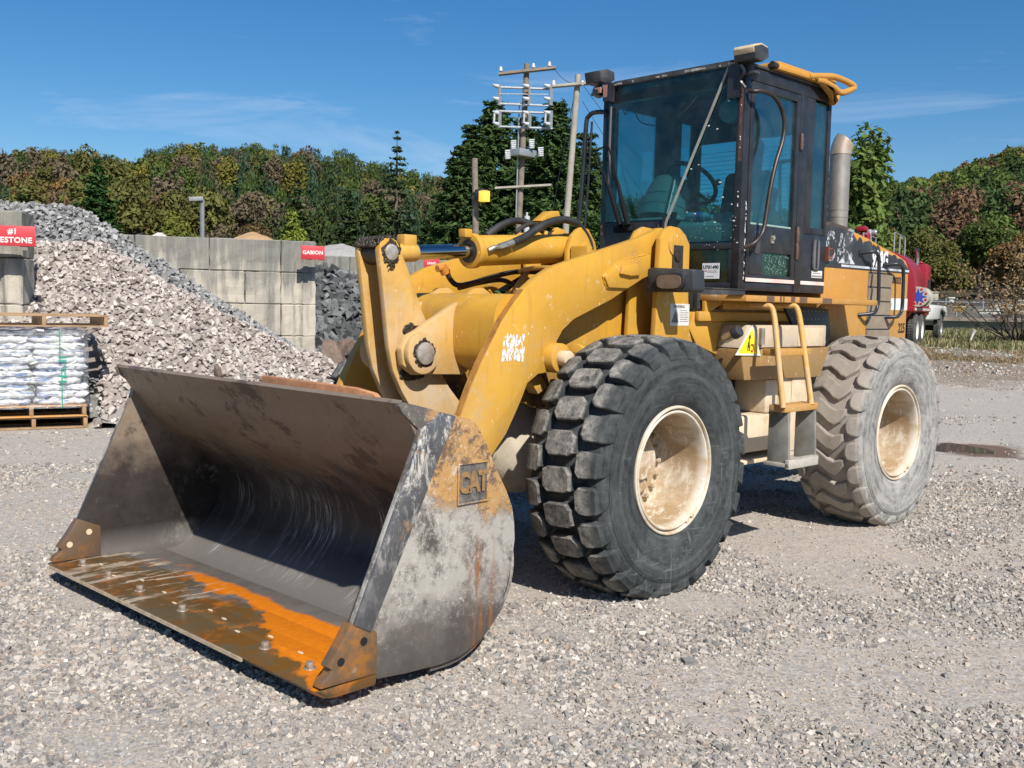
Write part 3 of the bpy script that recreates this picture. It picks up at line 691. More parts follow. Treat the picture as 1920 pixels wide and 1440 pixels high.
# floor plate and cutting edge
b = MB(); b.prism([(2.02, .104), (2.30, .112), (2.30, .096), (2.02, .085)], -BW+.012, BW-.012); b.box((1.80, -BW+.014, .0905), (2.03, BW-.014, .104)); b.build('floor_plate', M_BFL, BK, bevel=.003)
b = MB(); r_ = .05; ce = [(2.17, -1.30), (2.455-r_*.4, -1.30), (2.455, -1.30+r_*.4), (2.455, 1.30-r_*1.6), (2.45, 1.27), (2.435, 1.29), (2.40, 1.30), (2.17, 1.30)]
n_ = len(ce); vs = [(x, y, .112+(.0 if x < 2.3 else -.004)) for x, y in ce]+[(x-(.045 if x > 2.35 else 0), y-(math.copysign(.012, y)), .066) for x, y in ce]
b.add(vs, [tuple(range(n_)), tuple(range(2*n_-1, n_-1, -1))]+[(i, (i+1) % n_, (i+1) % n_+n_, i+n_) for i in range(n_)])
CE = b.build('cutting_edge', M_BFL, BK, bevel=.005)
for i, y in enumerate((-1.05, -.78, -.60, -.32, -.12, .10, .26, .46, .62, .88)):
    b = MB(); xo = 2.25+(.05 if i % 3 == 1 else -.02 if i % 3 == 2 else 0); b.prismz([(xo+.008*math.cos(k_*math.pi/6), y+.020*math.sin(k_*math.pi/6)) for k_ in range(12)], .1125, .1145); b.build('bolt_hole', M_CREAM, BK)
M_BOLT = simple('rusty_bolt_steel', (.26, .19, .14), .5, .4, (.40, .35, .3), 30, .2)
for y in (-1.12, -.80, -.44, .0, .72, 1.05):
    b = MB(); b.cyl((2.32, y, .106), (2.32, y, .136), .0195, n=6); b.cyl((2.32, y, .106), (2.32, y, .113), .028, n=14); b.build('edge_bolt', M_BOLT, BK, bevel=.004)
b = MB(); b.box((2.449, -1.24, .088), (2.4585, .75, .104)); b.build('bright_lip', simple('ground_bright_steel', (.62, .52, .40), .45, .3, (.4, .28, .16), 20), BK, smooth=None)
# end plates, raised front strips and corner protectors
sp = [(2.156, .085), (2.008, .070), (1.80, .060), (1.70, .068), (1.643, .085), (1.575, .115), (1.51, .165), (1.455, .235), (1.415, .326), (1.385, .43), (1.368, .54), (1.375, .62), (1.39, .69), (1.43, .77), (1.50, .88), (1.56, .99), (1.615, 1.075),
      (1.66, 1.105), (1.77, 1.135), (2.00, 1.192), (2.045, 1.200), (2.06, 1.188), (2.045, 1.160), (1.955, 1.085), (1.965, 1.03), (2.285, .335), (2.30, .12), (2.16, .11)]
strip = [(1.76, 1.128), (1.845, 1.15), (1.95, 1.085), (1.965, 1.03), (2.285, .335), (2.20, .29), (1.93, .80), (1.83, 1.0)]
guard = [(2.285, .335), (2.47, .125), (2.455, .165), (2.38, .235), (2.40, .21), (2.16, .29)]
cp = [(2.295, .345), (2.352, .262), (2.405, .195), (2.385, .180), (2.398, .160), (2.425, .150), (2.440, .118), (2.165, .112), (2.165, .285)]
def stripmat():
    k = N('scraped_dark_strip', .4, .2, .45); x, y, z = k.xyz(); c = k.mix(k.rng(k.noise(3, 8, .7), .35, .65), (.06, .063, .07), (.13, .13, .135))
    sc_ = k.rng(k.noise(15, 10, .82, k.map((1, 1, .5), (0, .5, 0)), .8), .50, .60); c = k.mix(k.mul(sc_, k.rng(z, .45, .95, .12, 1.)), c, (.66, .62, .56)); c = k.mix(k.mul(k.rng(k.noise(4, 8, .7), .55, .62), k.rng(z, .4, .8)), c, (.42, .24, .10))
    k.color(c); k.bump(k.noise(20, 8, .7), .2, .004); return k.m
M_STRIP = stripmat()
for s in (1, -1):
    b = MB(); b.prism(sp, s*(BW-.025), s*BW)
    ep = b.build('end_plate', M_BOUT if s > 0 else M_BIN, BK, bevel=.003)
    if s > 0: ep['label'] = 'scuffed near end plate of the bucket with raised lettering'
    b = MB(); b.prism(strip, s*(BW-.001), s*(BW+.018)); b.build('edge_strip', M_STRIP, ep, bevel=.006)
    b = MB(); b.prism(cp, s*(BW-.045), s*(BW+.012))
    c_ = b.build('corner_guard', M_BED, BK, bevel=.007)
    for x, z in ((2.345, .205), (2.235, .262)):
        b = MB(); b.cyl((x, s*(BW+.0125) if s > 0 else -BW+.0455, z), (x, s*(BW+.0145) if s > 0 else -BW+.0475, z), .017, n=20)
        b.build('guard_hole', simple('hole_black', (.008, .006, .005), .8) if s > 0 else M_CREAM, c_)
# raised lettering block on the near end plate
b = MB(); cx, cz = 1.645, .83
b.box((cx-.085, BW+.001, cz-.085), (cx+.085, BW+.004, cz+.085), 0)
b.build('badge_plate', simple('scuffed_badge_black', (.035, .033, .03), .5, 0, (.20, .18, .16), 26), BK, smooth=None)
for r in ((cx-.09, cz-.09, cx+.09, cz-.083), (cx-.09, cz+.083, cx+.09, cz+.09), (cx-.09, cz-.083, cx-.083, cz+.083), (cx+.083, cz-.083, cx+.09, cz+.083)):
    pass
b = MB()
for r in ((cx-.09, cz-.09, cx+.09, cz-.083), (cx-.09, cz+.083, cx+.09, cz+.09), (cx-.09, cz-.0829, cx-.083, cz+.0829), (cx+.083, cz-.0829, cx+.09, cz+.0829)):
    b.box((r[0], BW+.001, r[1]), (r[2], BW+.010, r[3]))
b.build('badge_frame', M_BOUT, BK, bevel=.002)
text('raised_lettering', 'CAT', .120, face_left(cx, BW+.007, cz), simple('worn_yellow_lettering', (.34, .19, .06), .5, .0, (.12, .09, .07), 34, .3), BK, .004, .74, .95, bold=.006)
b = MB(); b.prismx([(-.17, 1.05), (-.17, 1.208), (.62, 1.200), (.76, 1.185), (.83, 1.14), (.83, 1.05)], 1.752, 1.786)
b.build('hook_bar', M_RBAR, BK, bevel=.008)
b = MB()
for y in (-.62, -.53, .53, .62): b.prism([(1.40, .74), (1.33, .60), (1.28, .56), (1.22, .46), (1.24, .36), (1.30, .33), (1.36, .36), (1.36, .5)], y-.018, y+.018)
for y in (-.13, .16): b.prism([(1.60, .98), (1.40, .72), (1.34, .58), (1.22, .55), (1.24, .72), (1.45, .98)], y-.018, y+.018)
b.build('bucket_hinge', M_CREAM, BK, bevel=.006)
b = MB(); b.box((.52, -.04, .58), (1.33, .06, .66)); b.build('tilt_link', M_CREAM, LO, bevel=.01)

# ================= rear half
def R(b_, name, mat, parent=LO, **k): return b_.build(name, mat, parent, M=REAR, **k)
# articulation, rear frame rails, axle
b = MB(); b.cyl((-2.9, -.72, .70), (-2.9, .72, .70), .15, n=24); b.cyl((-2.9, .46, .70), (-2.9, .80, .70), .22, .26, n=32); b.cyl((-2.9, -.46, .70), (-2.9, -.80, .70), .22, .26, n=32); R(b, 'rear_axle', M_CREAM, bevel=.006)
b = MB()
for s in (1, -1): b.box((-4.45, s*.34, .85), (-1.35, s*.40, 1.35))
b.box((-1.40, -.40, .85), (-1.35, .40, 1.35)); b.box((-3.4, -.34, .9), (-3.3, .34, 1.3)); b.cyl((-1.2, 0, .75), (-1.2, 0, 1.5), .09, n=20); b.box((-1.42, -.16, .8), (-1.1, .16, .86)); b.box((-1.42, -.16, 1.36), (-1.1, .16, 1.42))
R(b, 'rear_frame', M_DARK, bevel=.006)
b = MB(); b.box((-4.55, -.62, .75), (-4.30, .62, 1.30)); R(b, 'counterweight', M_YH, bevel=.03)
b = MB(); b.box((-4.62, .60, .84), (-4.30, .68, 1.18)); R(b, 'rear_bumper_bracket', M_YH, bevel=.02)
# tanks and side boxes between the axles
b = MB(); b.box((-1.83, .40, .62), (-1.27, .80, .88)); b.box((-1.83, .40, .881), (-1.66, .80, 1.12)); R(b, 'fuel_tank', M_CREAM, bevel=.02)
b = MB(); b.box((-1.659, .30, .882), (-1.22, .55, 1.12)); b.cyl((-1.5, .55, 1.0), (-1.5, .60, 1.0), .07, n=16); b.tube([(-1.3, .58, .90), (-1.35, .6, 1.05), (-1.45, .58, 1.1)], .02, 8); R(b, 'recess_shade_box', M_DARK, bevel=.02)  # dark box filling the recess, its colour standing in for deep shade
b = MB(); b.box((-2.18, .40, .56), (-1.845, .825, 1.26)); b.box((-2.15, .826, .60), (-1.95, .832, 1.22)); R(b, 'battery_box', M_CREAM, bevel=.012)
b = MB(); b.box((-1.845, .815, .565), (-1.80, .83, .60)); b.box((-1.86, .50, .55), (-1.25, .83, .575)); R(b, 'tank_bracket', M_CREAM, bevel=.004)
b = MB(); b.prism([(-1.24, 1.34), (-1.30, 1.13), (-2.30, 1.12), (-2.42, 1.34)], .40, .855); M_BRN = paint('brown_dusty_paint', base=(.30, .17, .05), dust=(.42, .32, .20), z0=.6, z1=1.4, amt=.8, dk=(.2, .12, .05)); R(b, 'step_beam', M_BRN, bevel=.01)
# side body under the cab: sloping fuel filler panel
b = MB()
L0 = rp([(1290, 590), (1398, 592), (1398, 607), (1430, 655), (1375, 655), (1330, 640), (1290, 622)], .80)
b.prism([(-.98, 1.58), (-1.60, 1.58), (-1.65, 1.30), (-1.30, 1.28), (-1.02, 1.36), (-.93, 1.47)], .40, .66)
b.box((-.98, .66, 1.52), (-2.30, .70, 1.585))
R(b, 'under_cab_panel', M_Y, bevel=.01)
M_BOX = paint('scraped_pale_panel', base=(.50, .42, .32), dust=(.60, .54, .45), z0=1.2, z1=1.6, amt=.8, dk=(.36, .22, .10), rust=(.30, .15, .06))
b = MB(); b.prism([(-1.30, 1.50), (-2.35, 1.50), (-2.35, 1.345), (-1.24, 1.345)], .66, .86); R(b, 'side_box', M_BOX, bevel=.012)
x1 = Ur(1384, 616, .90); b = MB(); b.cyl((x1[0], .80, x1[2]-.07), (x1[0], .885, x1[2]-.03), .032, n=24); FC = R(b, 'filler_neck', M_ZINC)
b = MB(); b.cyl((x1[0], .865, x1[2]-.04), (x1[0], .915, x1[2]-.01), .040, n=28); R(b, 'filler_cap', M_BLK2, FC, bevel=.008)
# triangular warning sticker
T_ = [Ur(a, c_, .862)[[0, 2]] for a, c_ in [(1381, 664), (1411, 612), (1424, 665)]]
ctr = sum(T_)/3
def tri(k): return [tuple(ctr+(q-ctr)*k) for q in T_]
b = MB(); b.prism(tri(1.12), .8615, .863); WS = R(b, 'warning_sticker', M_WHT, smooth=None)
b = MB(); b.prism(tri(.90), .863, .8638); R(b, 'yellow_triangle', simple('sticker_yellow', (.85, .68, .02), .5, 0, (.8, .62, .02)), WS, smooth=None)
b = MB(); zz = ctr[1]
for dx, dz, w_, h_ in ((.01, .03, .007, .03), (.014, .0, .010, .018), (.002, -.02, .006, .02), (.022, -.02, .006, .02), (-.03, .0, .018, .006), (.0, .055, .008, .012)): b.box((ctr[0]+dx-w_, .8638, zz+dz-h_), (ctr[0]+dx+w_, .8644, zz+dz+h_))
R(b, 'sticker_figure', simple('sticker_brown', (.12, .07, .04), .6), WS, smooth=None)
b = MB(); b.tube([(ctr[0]-.03, .8645, zz+.0), (ctr[0]-.045, .8645, zz-.02), (ctr[0]-.03, .8645, zz-.045), (ctr[0]-.015, .8645, zz-.035)], .005, 6); R(b, 'sticker_arrow', simple('sticker_red', (.5, .04, .03), .6), WS)
b = MB(); x2 = Ur(1427, 640, .87); b.cyl((x2[0], .875, 1.37), (x2[0], .875, 1.48), .02, n=14); R(b, 'tube_holder', M_ZINC)
b = MB(); b.box((-2.30, .8605, 1.35), (-1.95, .864, 1.48)); R(b, 'chipped_box_lid', M_CREAM, bevel=.002)
# black apron under the cab front and dark underside
b = MB(); b.box((-1.04, .60, 1.60), (-1.60, .64, 1.735)); b.box((-1.04, -.64, 1.60), (-1.08, .60, 1.735)); b.box((-1.04, .60, 1.735), (-1.62, .645, 1.745)); R(b, 'cab_skirt', M_BLK2, bevel=.006)
b = MB()
for x in (-1.20, -1.50): b.cyl((x, .64, 1.625), (x, .652, 1.625), .014, n=12)
R(b, 'skirt_bolts', M_DARK)
# platform
b = MB(); b.prismz([(-1.06, .64), (-1.06, 1.0), (-2.12, 1.0), (-2.75, .97), (-3.05, .90), (-3.05, .64)], 1.655, 1.695)
R(b, 'platform', M_YH, bevel=.005)
wn = random.Random(2); b = MB()
for x, l in ((-1.30, .09), (-1.60, .05), (-1.71, .10), (-2.02, .08), (-2.10, .05), (-1.46, .02), (-1.50, .015)):
    b.box((x, .999, 1.660), (x-l, 1.0015, 1.694))
b.box((-1.05, .86, 1.695), (-1.9, .98, 1.6965)); R(b, 'worn_patch', simple('bare_brown_step', (.10, .055, .04), .7, 0, (.16, .1, .07), 25, .2), smooth=None)
b = MB(); b.prism([(-1.06, 1.655), (-1.30, 1.655), (-1.06, 1.56)], .66, .69); b.prism([(-2.2, 1.655), (-2.5, 1.655), (-2.5, 1.52)], .66, .69); b.box((-1.25, .66, 1.60), (-2.35, .70, 1.654)); R(b, 'platform_bracket', M_Y, bevel=.004)
# perforated black splash guard ahead of the rear wheel
b = MB(); b.prism([(-1.98, 1.64), (-2.62, 1.62), (-2.68, 1.40), (-2.34, 1.05), (-2.25, 1.05), (-2.30, 1.30)], .70, .72)
R(b, 'splash_guard', M_BLK, bevel=.003)
b = MB()
for i in range(10):
    for j in range(9):
        x, z = -2.10-.055*i, 1.60-.058*j
        if x < -2.62 or (z < 1.38 and x > -2.30) or (z < 1.30 and x < -2.5): continue
        b.cyl((x, .7195, z), (x, .7215, z), .0055, n=6)
R(b, 'guard_holes', simple('light_through_holes', (.45, .42, .36), .8), smooth=None)
# ladder
LT, LB = 1.02, 1.17
la = []
for (tx, bx) in ((1447, 1468), (1494, 1521)):
    top = Ur(tx, 575, LT); mid = Ur((tx*.45+bx*.55), 665, 1.10); bot = Ur(bx, 765 if tx < 1460 else 758, LB)
    la.append((top, mid, bot))
    b = MB(); b.tube([(top[0]+.03, LT-.14, 1.635), (top[0]+.01, LT-.05, top[2]+.005), (top[0]-.01, LT+.005, top[2]-.03), tuple(mid), tuple(bot)], .0195, 12, sub=5); R(b, 'ladder_rail', M_YD, smooth=50)
for pxl, pyy, y in ((1463, 660, 1.10), (1475, 766, 1.18)):
    a_ = Ur(pxl, pyy, y); c2 = Ur(1521 if pyy < 700 else 1534, 659 if pyy < 700 else 762, y)
    b = MB(); b.box((a_[0]+.02, y-.12, a_[2]-.028), (c2[0], y+.0, a_[2]+.018)); R(b, 'ladder_step', M_YH, bevel=.005)
xa, xb = Ur(1482, 770, 1.18)[0], Ur(1531, 770, 1.18)[0]; zb = .60
for x, k in ((xa+.0, 0), (xb, 0)):
    b = MB(); b.add([(x+.012, 1.03, .975), (x+.012, 1.17, .975), (x+.03, 1.20, zb), (x+.03, 1.04, zb), (x-.012, 1.03, .975), (x-.012, 1.17, .975), (x+.006, 1.20, zb), (x+.006, 1.04, zb)],
        [(0, 1, 2, 3), (4, 7, 6, 5), (0, 4, 5, 1), (1, 5, 6, 2), (2, 6, 7, 3), (3, 7, 4, 0)]); b.cyl((x+.012, 1.12, .93), (x+.03, 1.12, .93), .016, n=8); b.cyl((x+.012, 1.05, .93), (x+.03, 1.05, .93), .016, n=8)
    R(b, 'rubber_step_strap', simple('dusty_belting', (.25, .245, .22), .8, 0, (.13, .13, .12), 7, .2), bevel=.003)
b = MB(); b.box((xa+.04, 1.02, .585), (xb+.0, 1.205, .612)); b.box((xa+.04, 1.18, .575), (xb+.0, 1.21, .635))
for i in range(12): x = xb+.01+(xa-xb)*i/12.; b.box((x, 1.175, .634), (x+.012, 1.212, .642))
R(b, 'bottom_step', simple('dusty_step_steel', (.46, .43, .37), .7, 0, (.34, .31, .26), 20, .2), bevel=.002)

# ================= cab
XF, XR, YC, Z0, Z1 = -1.52, -2.70, .63, 1.735, 3.27
b = MB()
# front frame
b.box((XF, YC, Z0), (XF-.07, YC-.065, Z1)); b.box((XF, -YC-.02, Z0), (XF-.05, -YC+.035, Z1))
b.box((XF-.002, -YC-.018, 1.95), (XF-.04, -.03, 2.25)); b.prismx([(-.03, 1.95), (.0, 1.95), (.05, 2.10), (-.03, 2.25)], XF-.002, XF-.04)
b.box((XF, .06, 2.02), (XF-.045, YC-.066, 2.075)); b.box((XF-.001, -.40, 1.736), (XF-.045, YC-.066, 1.79)); b.box((XF-.001, YC-.095, 1.79), (XF-.04, YC-.0655, 2.019)); b.box((XF-.001, .0, 1.79), (XF-.04, .04, 2.02))
b.box((XF-.001, -YC+.036, Z1-.12), (XF-.06, YC-.066, Z1-.045))
b.box((XF-.05, -YC-.015, Z0+.002), (XF-.09, -.401, 1.949))
# near side: sill, B and C posts, header
ys = YC-.002
b.box((XF-.0705, ys, Z1-.09), (XR+.03, ys-.06, Z1-.002)); b.box((-2.25, YC+.004, Z0), (-2.345, YC-.055, Z1-.09)); b.box((XF-.0705, YC-.004, Z0+.001), (-2.25, YC-.06, 1.80))
b.box((-2.3455, YC, Z0+.001), (XR, YC-.05, 2.18)); b.box((-2.346, YC-.001, 2.18), (-2.46, YC-.05, Z1-.091)); b.box((XR+.045, YC-.001, 2.18), (XR, YC-.05, Z1-.091)); b.box((-2.46, YC-.0015, 2.181), (XR+.046, YC-.045, 2.23))
# far side and rear
b.box((XF-.051, -YC, Z0), (XR, -YC+.04, 2.30)); b.box((XF-.0511, -YC+.001, 3.14), (XR, -YC+.04, Z1)); b.box((-2.14, -YC+.002, 2.30), (-2.44, -YC+.05, 3.14)); b.box((-2.62, -YC+.001, 2.30), (XR, -YC+.04, 3.14)); b.box((XF-.0512, -YC+.002, 2.3), (XF-.12, -YC+.04, 3.14))
b.box((XR+.002, -YC+.041, Z0), (XR+.04, YC-.051, 2.32)); b.box((XR+.002, -YC+.041, 2.98), (XR+.04, YC-.051, Z1)); b.box((XR+.003, YC-.19, 2.32), (XR+.04, YC-.052, 2.98)); b.box((XR+.003, -YC+.042, 2.32), (XR+.04, -YC+.07, 2.98))
b.box((XF-.05, -YC+.04, 1.74), (XR+.04, YC-.06, 1.78))
CAB = R(b, 'cab', M_BLK, bevel=.006)
b = MB(); b.box((XF+.0, .585, 1.9), (XF+.0, .585, 1.9)) if False else None
for z0, z1 in ((2.86, 3.16), (2.62, 2.86)):
    b.box((XF+.0015, .588, z0), (XF-.001, .614, z1-.003))
R(b, 'rust_strip', simple('flaking_brown_rust', (.16, .075, .055), .6, 0, (.05, .035, .035), 12, .2), CAB, smooth=None)
b = MB()
for i in range(34):
    z = wn.uniform(1.8, 2.35); x = XF-.052-.01*wn.random(); b.box((x, YC+.0002, z), (x-.004-.005*wn.random(), YC+.0015, z+.005+.02*wn.random()**2))
for i in range(10): z = wn.uniform(2.3, 3.1); b.cyl((XF+.001, .60+.01*wn.random(), z), (XF+.004, .60, z), .005, n=8)
R(b, 'chipped_paint_specks', M_LET, CAB, smooth=None)
# roof
b = MB(); b.prismx([(-YC-.02, Z1+.001), (-YC-.02, Z1+.02), (-YC+.1, Z1+.045), (YC-.1, Z1+.045), (YC+.01, Z1+.02), (YC+.01, Z1+.001)], XF+.015, XR-.02)
R(b, 'cab_roof', simple('faded_black_roof', (.02, .02, .022), .6, 0, (.07, .07, .068), 9), CAB, bevel=.008)
b = MB()
for i in range(24):
    y = wn.choice((-.5, -.42, -.1, .2, .48))+wn.uniform(-.09, .09); b.box((XF+.010, y, Z1+.012), (XF+.017+.006*wn.random(), y+wn.uniform(.01, .05), Z1+.022+.010*wn.random()))
R(b, 'peeling_roof_edge', simple('peeling_sealant', (.42, .41, .36), .8, 0, (.12, .12, .11), 20), CAB)
# yellow rollover cap with rear handle loop
bar = rp([(1457, 118), (1519, 138), (1550, 142), (1553, 150), (1541, 152), (1560, 170), (1563, 190), (1570, 176), (1575, 177), (1570, 192), (1563, 199), (1560, 182), (1558, 168), (1540, 157), (1514, 148), (1455, 130)], .66)
b = MB(); b.prism(bar, .62, .675); b.box((bar[0][0], -.62, bar[0][1]-.05), (bar[8][0], .62, bar[0][1]+.01), 0) if False else None
b.box((-1.95, -.60, 3.335), (-2.78, .615, 3.375))
RB = R(b, 'roof_cap', M_YH, CAB, bevel=.014)
b = MB(); b.tube([Ur(a, c_, y) for a, c_, y in [(1515, 143, .66), (1540, 143, .66), (1563, 144, .66), (1585, 152, .67), (1600, 161, .68), (1598, 167, .68), (1577, 174, .67), (1562, 163, .66), (1545, 154, .66), (1530, 150, .66)]], .024, 10, sub=5); R(b, 'handle_loop', M_YH, RB, smooth=60)
b = MB(); b.cyl(Ur(1447, 119, .66), Ur(1457, 124, .66), .02, n=8); b.box(Ur(1447, 118, .66), Ur(1450, 130, .63)); R(b, 'rusty_clip', M_DARK, RB)
# glass
def pane(name, vs, mat=M_GL, th=(-.006, 0, 0)):
    b = MB(); n = len(vs); w_ = [tuple(Vector(v)+Vector(th)) for v in vs]
    b.add(list(vs)+w_, [tuple(range(n)), tuple(range(2*n-1, n-1, -1))]+[(i, (i+1) % n, (i+1) % n+n, i+n) for i in range(n)]); return R(b, name, mat, CAB, smooth=None)
sT, sB = .50, -.015
xg = XF+.004
pane('windshield', [(xg, -.655, 2.253), (xg, sB, 2.253), (xg, sT, 3.29), (xg, -.60, 3.29)])
pane('corner_window', [(xg, sB+.02, 2.20), (xg, .05, 2.076), (xg, .566, 2.076), (xg, .566, 3.28), (xg, sT+.02, 3.28)])
pane('lower_window', [(xg-.01, .041, 1.79), (xg-.01, .534, 1.79), (xg-.01, .534, 2.019), (xg-.01, .041, 2.019)], M_GLC)
b = MB(); b.tube([(xg+.006, sB-.02, 2.13), (xg+.006, sB+.02, 2.25), (xg+.006, sT, 3.285)], .011, 6, sub=1); R(b, 'glass_seam', simple('grey_seal', (.30, .32, .30), .6, 0, (.2, .21, .2), 10), CAB)
b = MB(); b.tube([(xg+.004, sB-.035, 2.02), (xg+.004, sB+.0, 2.27)], .02, 6, sub=1); b.prismx([(sB-.03, 2.02), (sB+.05, 2.3), (sB+.085, 2.3), (sB+.02, 2.02)], xg-.03, xg-.008); R(b, 'seam_foot', M_BLK, CAB)
pane('far_window', [(-1.64, -YC+.02, 2.30), (-1.64, -YC+.02, 3.14), (-2.14, -YC+.02, 3.14), (-2.14, -YC+.02, 2.30)], th=(0, -.005, 0))
pane('far_window', [(-2.44, -YC+.02, 2.30), (-2.44, -YC+.02, 3.14), (-2.62, -YC+.02, 3.14), (-2.62, -YC+.02, 2.30)], th=(0, -.005, 0))
pane('rear_window', [(XR+.02, -YC+.07, 2.32), (XR+.02, YC-.19, 2.32), (XR+.02, YC-.19, 2.98), (XR+.02, -YC+.07, 2.98)])
b = MB()
for i in range(16): z = 2.36+i*.036; b.cyl((XR+.026, -YC+.07, z), (XR+.026, YC-.19, z), .0017, n=4)
R(b, 'heater_wires', M_BLK, CAB)
pane('rear_side_window', [(-2.462, YC-.01, 2.23), (-2.655, YC-.01, 2.23), (-2.655, YC-.01, 3.16), (-2.462, YC-.01, 3.16)], th=(0, -.005, 0))
# door
b = MB(); yd = YC+.004
fr = [(XF-.075, -2.245, 1.80, 3.175)]
x0, x1_, z0_, z1_ = fr[0]
b.box((x0, yd, z0_), (x0-.045, YC-.035, z1_)); b.box((x1_, yd, z0_), (x1_+.05, YC-.035, z1_)); b.box((x0-.0455, yd, z1_-.055), (x1_+.0505, YC-.034, z1_))
b.box((x0-.0455, yd, 2.01), (x1_+.0505, YC-.034, 2.20)); b.box((x0-.0455, yd, z0_), (x1_+.0505, YC-.034, 1.85)); b.box((x0-.0455, yd, 1.85), (x0-.22, YC-.034, 2.01))
DR = R(b, 'cab_door', M_BLK, CAB, bevel=.005)
gy = YC-.012
def paney(name, x0, x1, z0, z1, par, mat=M_GL):
    b = MB(); b.box((x0, gy, z0), (x1, gy-.005, z1)); return R(b, name, mat, par, smooth=None)
paney('door_glass', x0-.046, x1_+.051, 2.201, z1_-.056, DR)
b = MB(); b.box((x0-.046, gy-.001, 2.201), (x1_+.051, gy+.002, 2.213)); R(b, 'seal_strip', simple('pale_green_seal', (.3, .42, .38), .5), DR)
paney('door_lower_glass', x0-.221, x1_+.051, 1.851, 2.009, DR, M_GLC)
b = MB(); b.prism(superel(-1.73, 2.08, .036, .085, 20, 4), yd, yd+.006); b.prism(superel(-1.73, 2.08, .022, .065, 20, 4), yd+.006, yd+.009); R(b, 'door_handle', simple('scuffed_handle', (.05, .055, .06), .35, .4, (.12, .12, .13), 10), DR, bevel=.002)
b = MB(); b.cyl((-1.92, yd, 2.12), (-1.92, yd+.02, 2.12), .016, n=12); b.box((-1.905, yd, 2.08), (-1.935, yd+.012, 2.13)); R(b, 'door_lock', M_PIN, DR)
for z in (2.10, 1.98, 2.78):
    b = MB(); b.cyl((-2.262, yd+.004, z), (-2.262, yd+.004, z+.12), .014, n=12); b.box((-2.25, yd-.004, z+.02), (-2.30, yd+.003, z+.1)); R(b, 'door_hinge', simple('rusty_hinge', (.12, .06, .04), .6, 0, (.05, .04, .04), 30, .2), CAB, bevel=.002)
# stripe, decals, vent and latch behind the door
b = MB(); b.box((-1.60, YC+.0045, 1.800), (-2.245, YC+.0062, 1.826)); b.box((-2.30, YC+.0005, 1.800), (-2.695, YC+.002, 1.826)); R(b, 'pink_stripe', M_PNK, CAB, smooth=None)
b = MB(); b.prism(superel(-2.545, 2.03, .055, .125, 28, 5), YC+.0, YC+.012); VN = R(b, 'vent_surround', M_BLK2, CAB, bevel=.003)
b = MB(); b.prism(superel(-2.545, 2.03, .043, .112, 28, 5), YC+.012, YC+.0132); R(b, 'vent_recess', simple('grey_blind', (.10, .105, .115), .4, 0, (.16, .16, .17), 3), VN, smooth=None)
b = MB(); b.box((-2.535, YC+.0132, 1.93), (-2.553, YC+.019, 2.14)); R(b, 'vent_bar', M_BLK, VN)
b = MB(); b.box((-2.50, YC+.001, 1.855), (-2.655, YC+.003, 1.91)); LBL = R(b, 'certificate_label', M_WHT, CAB, smooth=None)
b = MB(); b.box((-2.505, YC+.003, 1.86), (-2.65, YC+.0036, 1.875)); b.box((-2.515, YC+.003, 1.885), (-2.635, YC+.0036, 1.893)); R(b, 'fine_print', simple('label_grey', (.25, .25, .25), .6), LBL, smooth=None)
b = MB(); b.box((-2.69, YC+.001, 1.99), (-2.71, YC+.03, 2.10)); b.tube([(-2.70, YC+.02, 2.08), (-2.74, YC+.04, 2.08), (-2.76, YC+.03, 2.04), (-2.74, YC+.02, 2.01), (-2.70, YC+.02, 2.01)], .006, 6); R(b, 'rusty_latch', simple('latch_rust', (.2, .06, .03), .7, 0, (.1, .04, .03), 30), CAB)
b = MB(); b.box((xg, .33, 1.815), (xg+.002, .475, 1.925)); IV = R(b, 'inventory_label', simple('clean_white_paper', (.85, .85, .84), .6), CAB, smooth=None)
text('lettering', 'U701490', .034, REAR@face_front(.4025+0, 0, 0).copy() if False else REAR@Matrix.Translation((xg+.003, .4025, 1.895))@face_front(0, 0, 0), M_BLET, IV, .0003, 1.05, 1.0, bold=.0008)
b = MB(); b.box((xg+.002, .35, 1.865), (xg+.0024, .37, 1.875)); R(b, 'logo_mark', simple('label_red', (.6, .25, .2), .6), IV, smooth=None)
b = MB(); b.box((xg+.002, .375, 1.868), (xg+.0024, .455, 1.872)); b.box((xg+.002, .375, 1.859), (xg+.0024, .46, 1.863)); b.box((xg+.002, .365, 1.828), (xg+.0024, .43, 1.834)); R(b, 'fine_print', simple('label_print', (.3, .3, .3), .6), IV, smooth=None)
# hand rail by the door, grab rails on the far corner
def pipe(name, pts, r, mat, par=CAB, n=12, sub=5): b = MB(); b.tube(pts, r, n, sub=sub); return R(b, name, mat, par, smooth=60)
HR = simple('worn_black_handrail', (.022, .017, .016), .4, .2, (.06, .04, .035), 12, .1)
def yy(a, c_, y): return tuple(Ur(a, c_, y))
pipe('handrail', [yy(1404, 170, .65), yy(1415, 171, .69), yy(1432, 171, .72), yy(1450, 180, .72), yy(1464, 200, .72), yy(1471, 230, .72), yy(1467, 265, .72), yy(1455, 305, .72), yy(1445, 350, .72), yy(1437, 400, .72), yy(1430, 435, .72), yy(1415, 455, .71), yy(1396, 464, .66)], .0155, HR)
pipe('far_handrail', [Urx(1136, 210, -1.50), Urx(1115, 211, -1.50), Urx(1104, 218, -1.50), Urx(1099, 235, -1.50), Urx(1093, 330, -1.50), Urx(1086, 415, -1.50)], .018, M_BLK)
pipe('far_handrail', [Urx(1110, 228, -1.48), Urx(1104, 330, -1.48), Urx(1097, 425, -1.48)], .009, M_BLK)
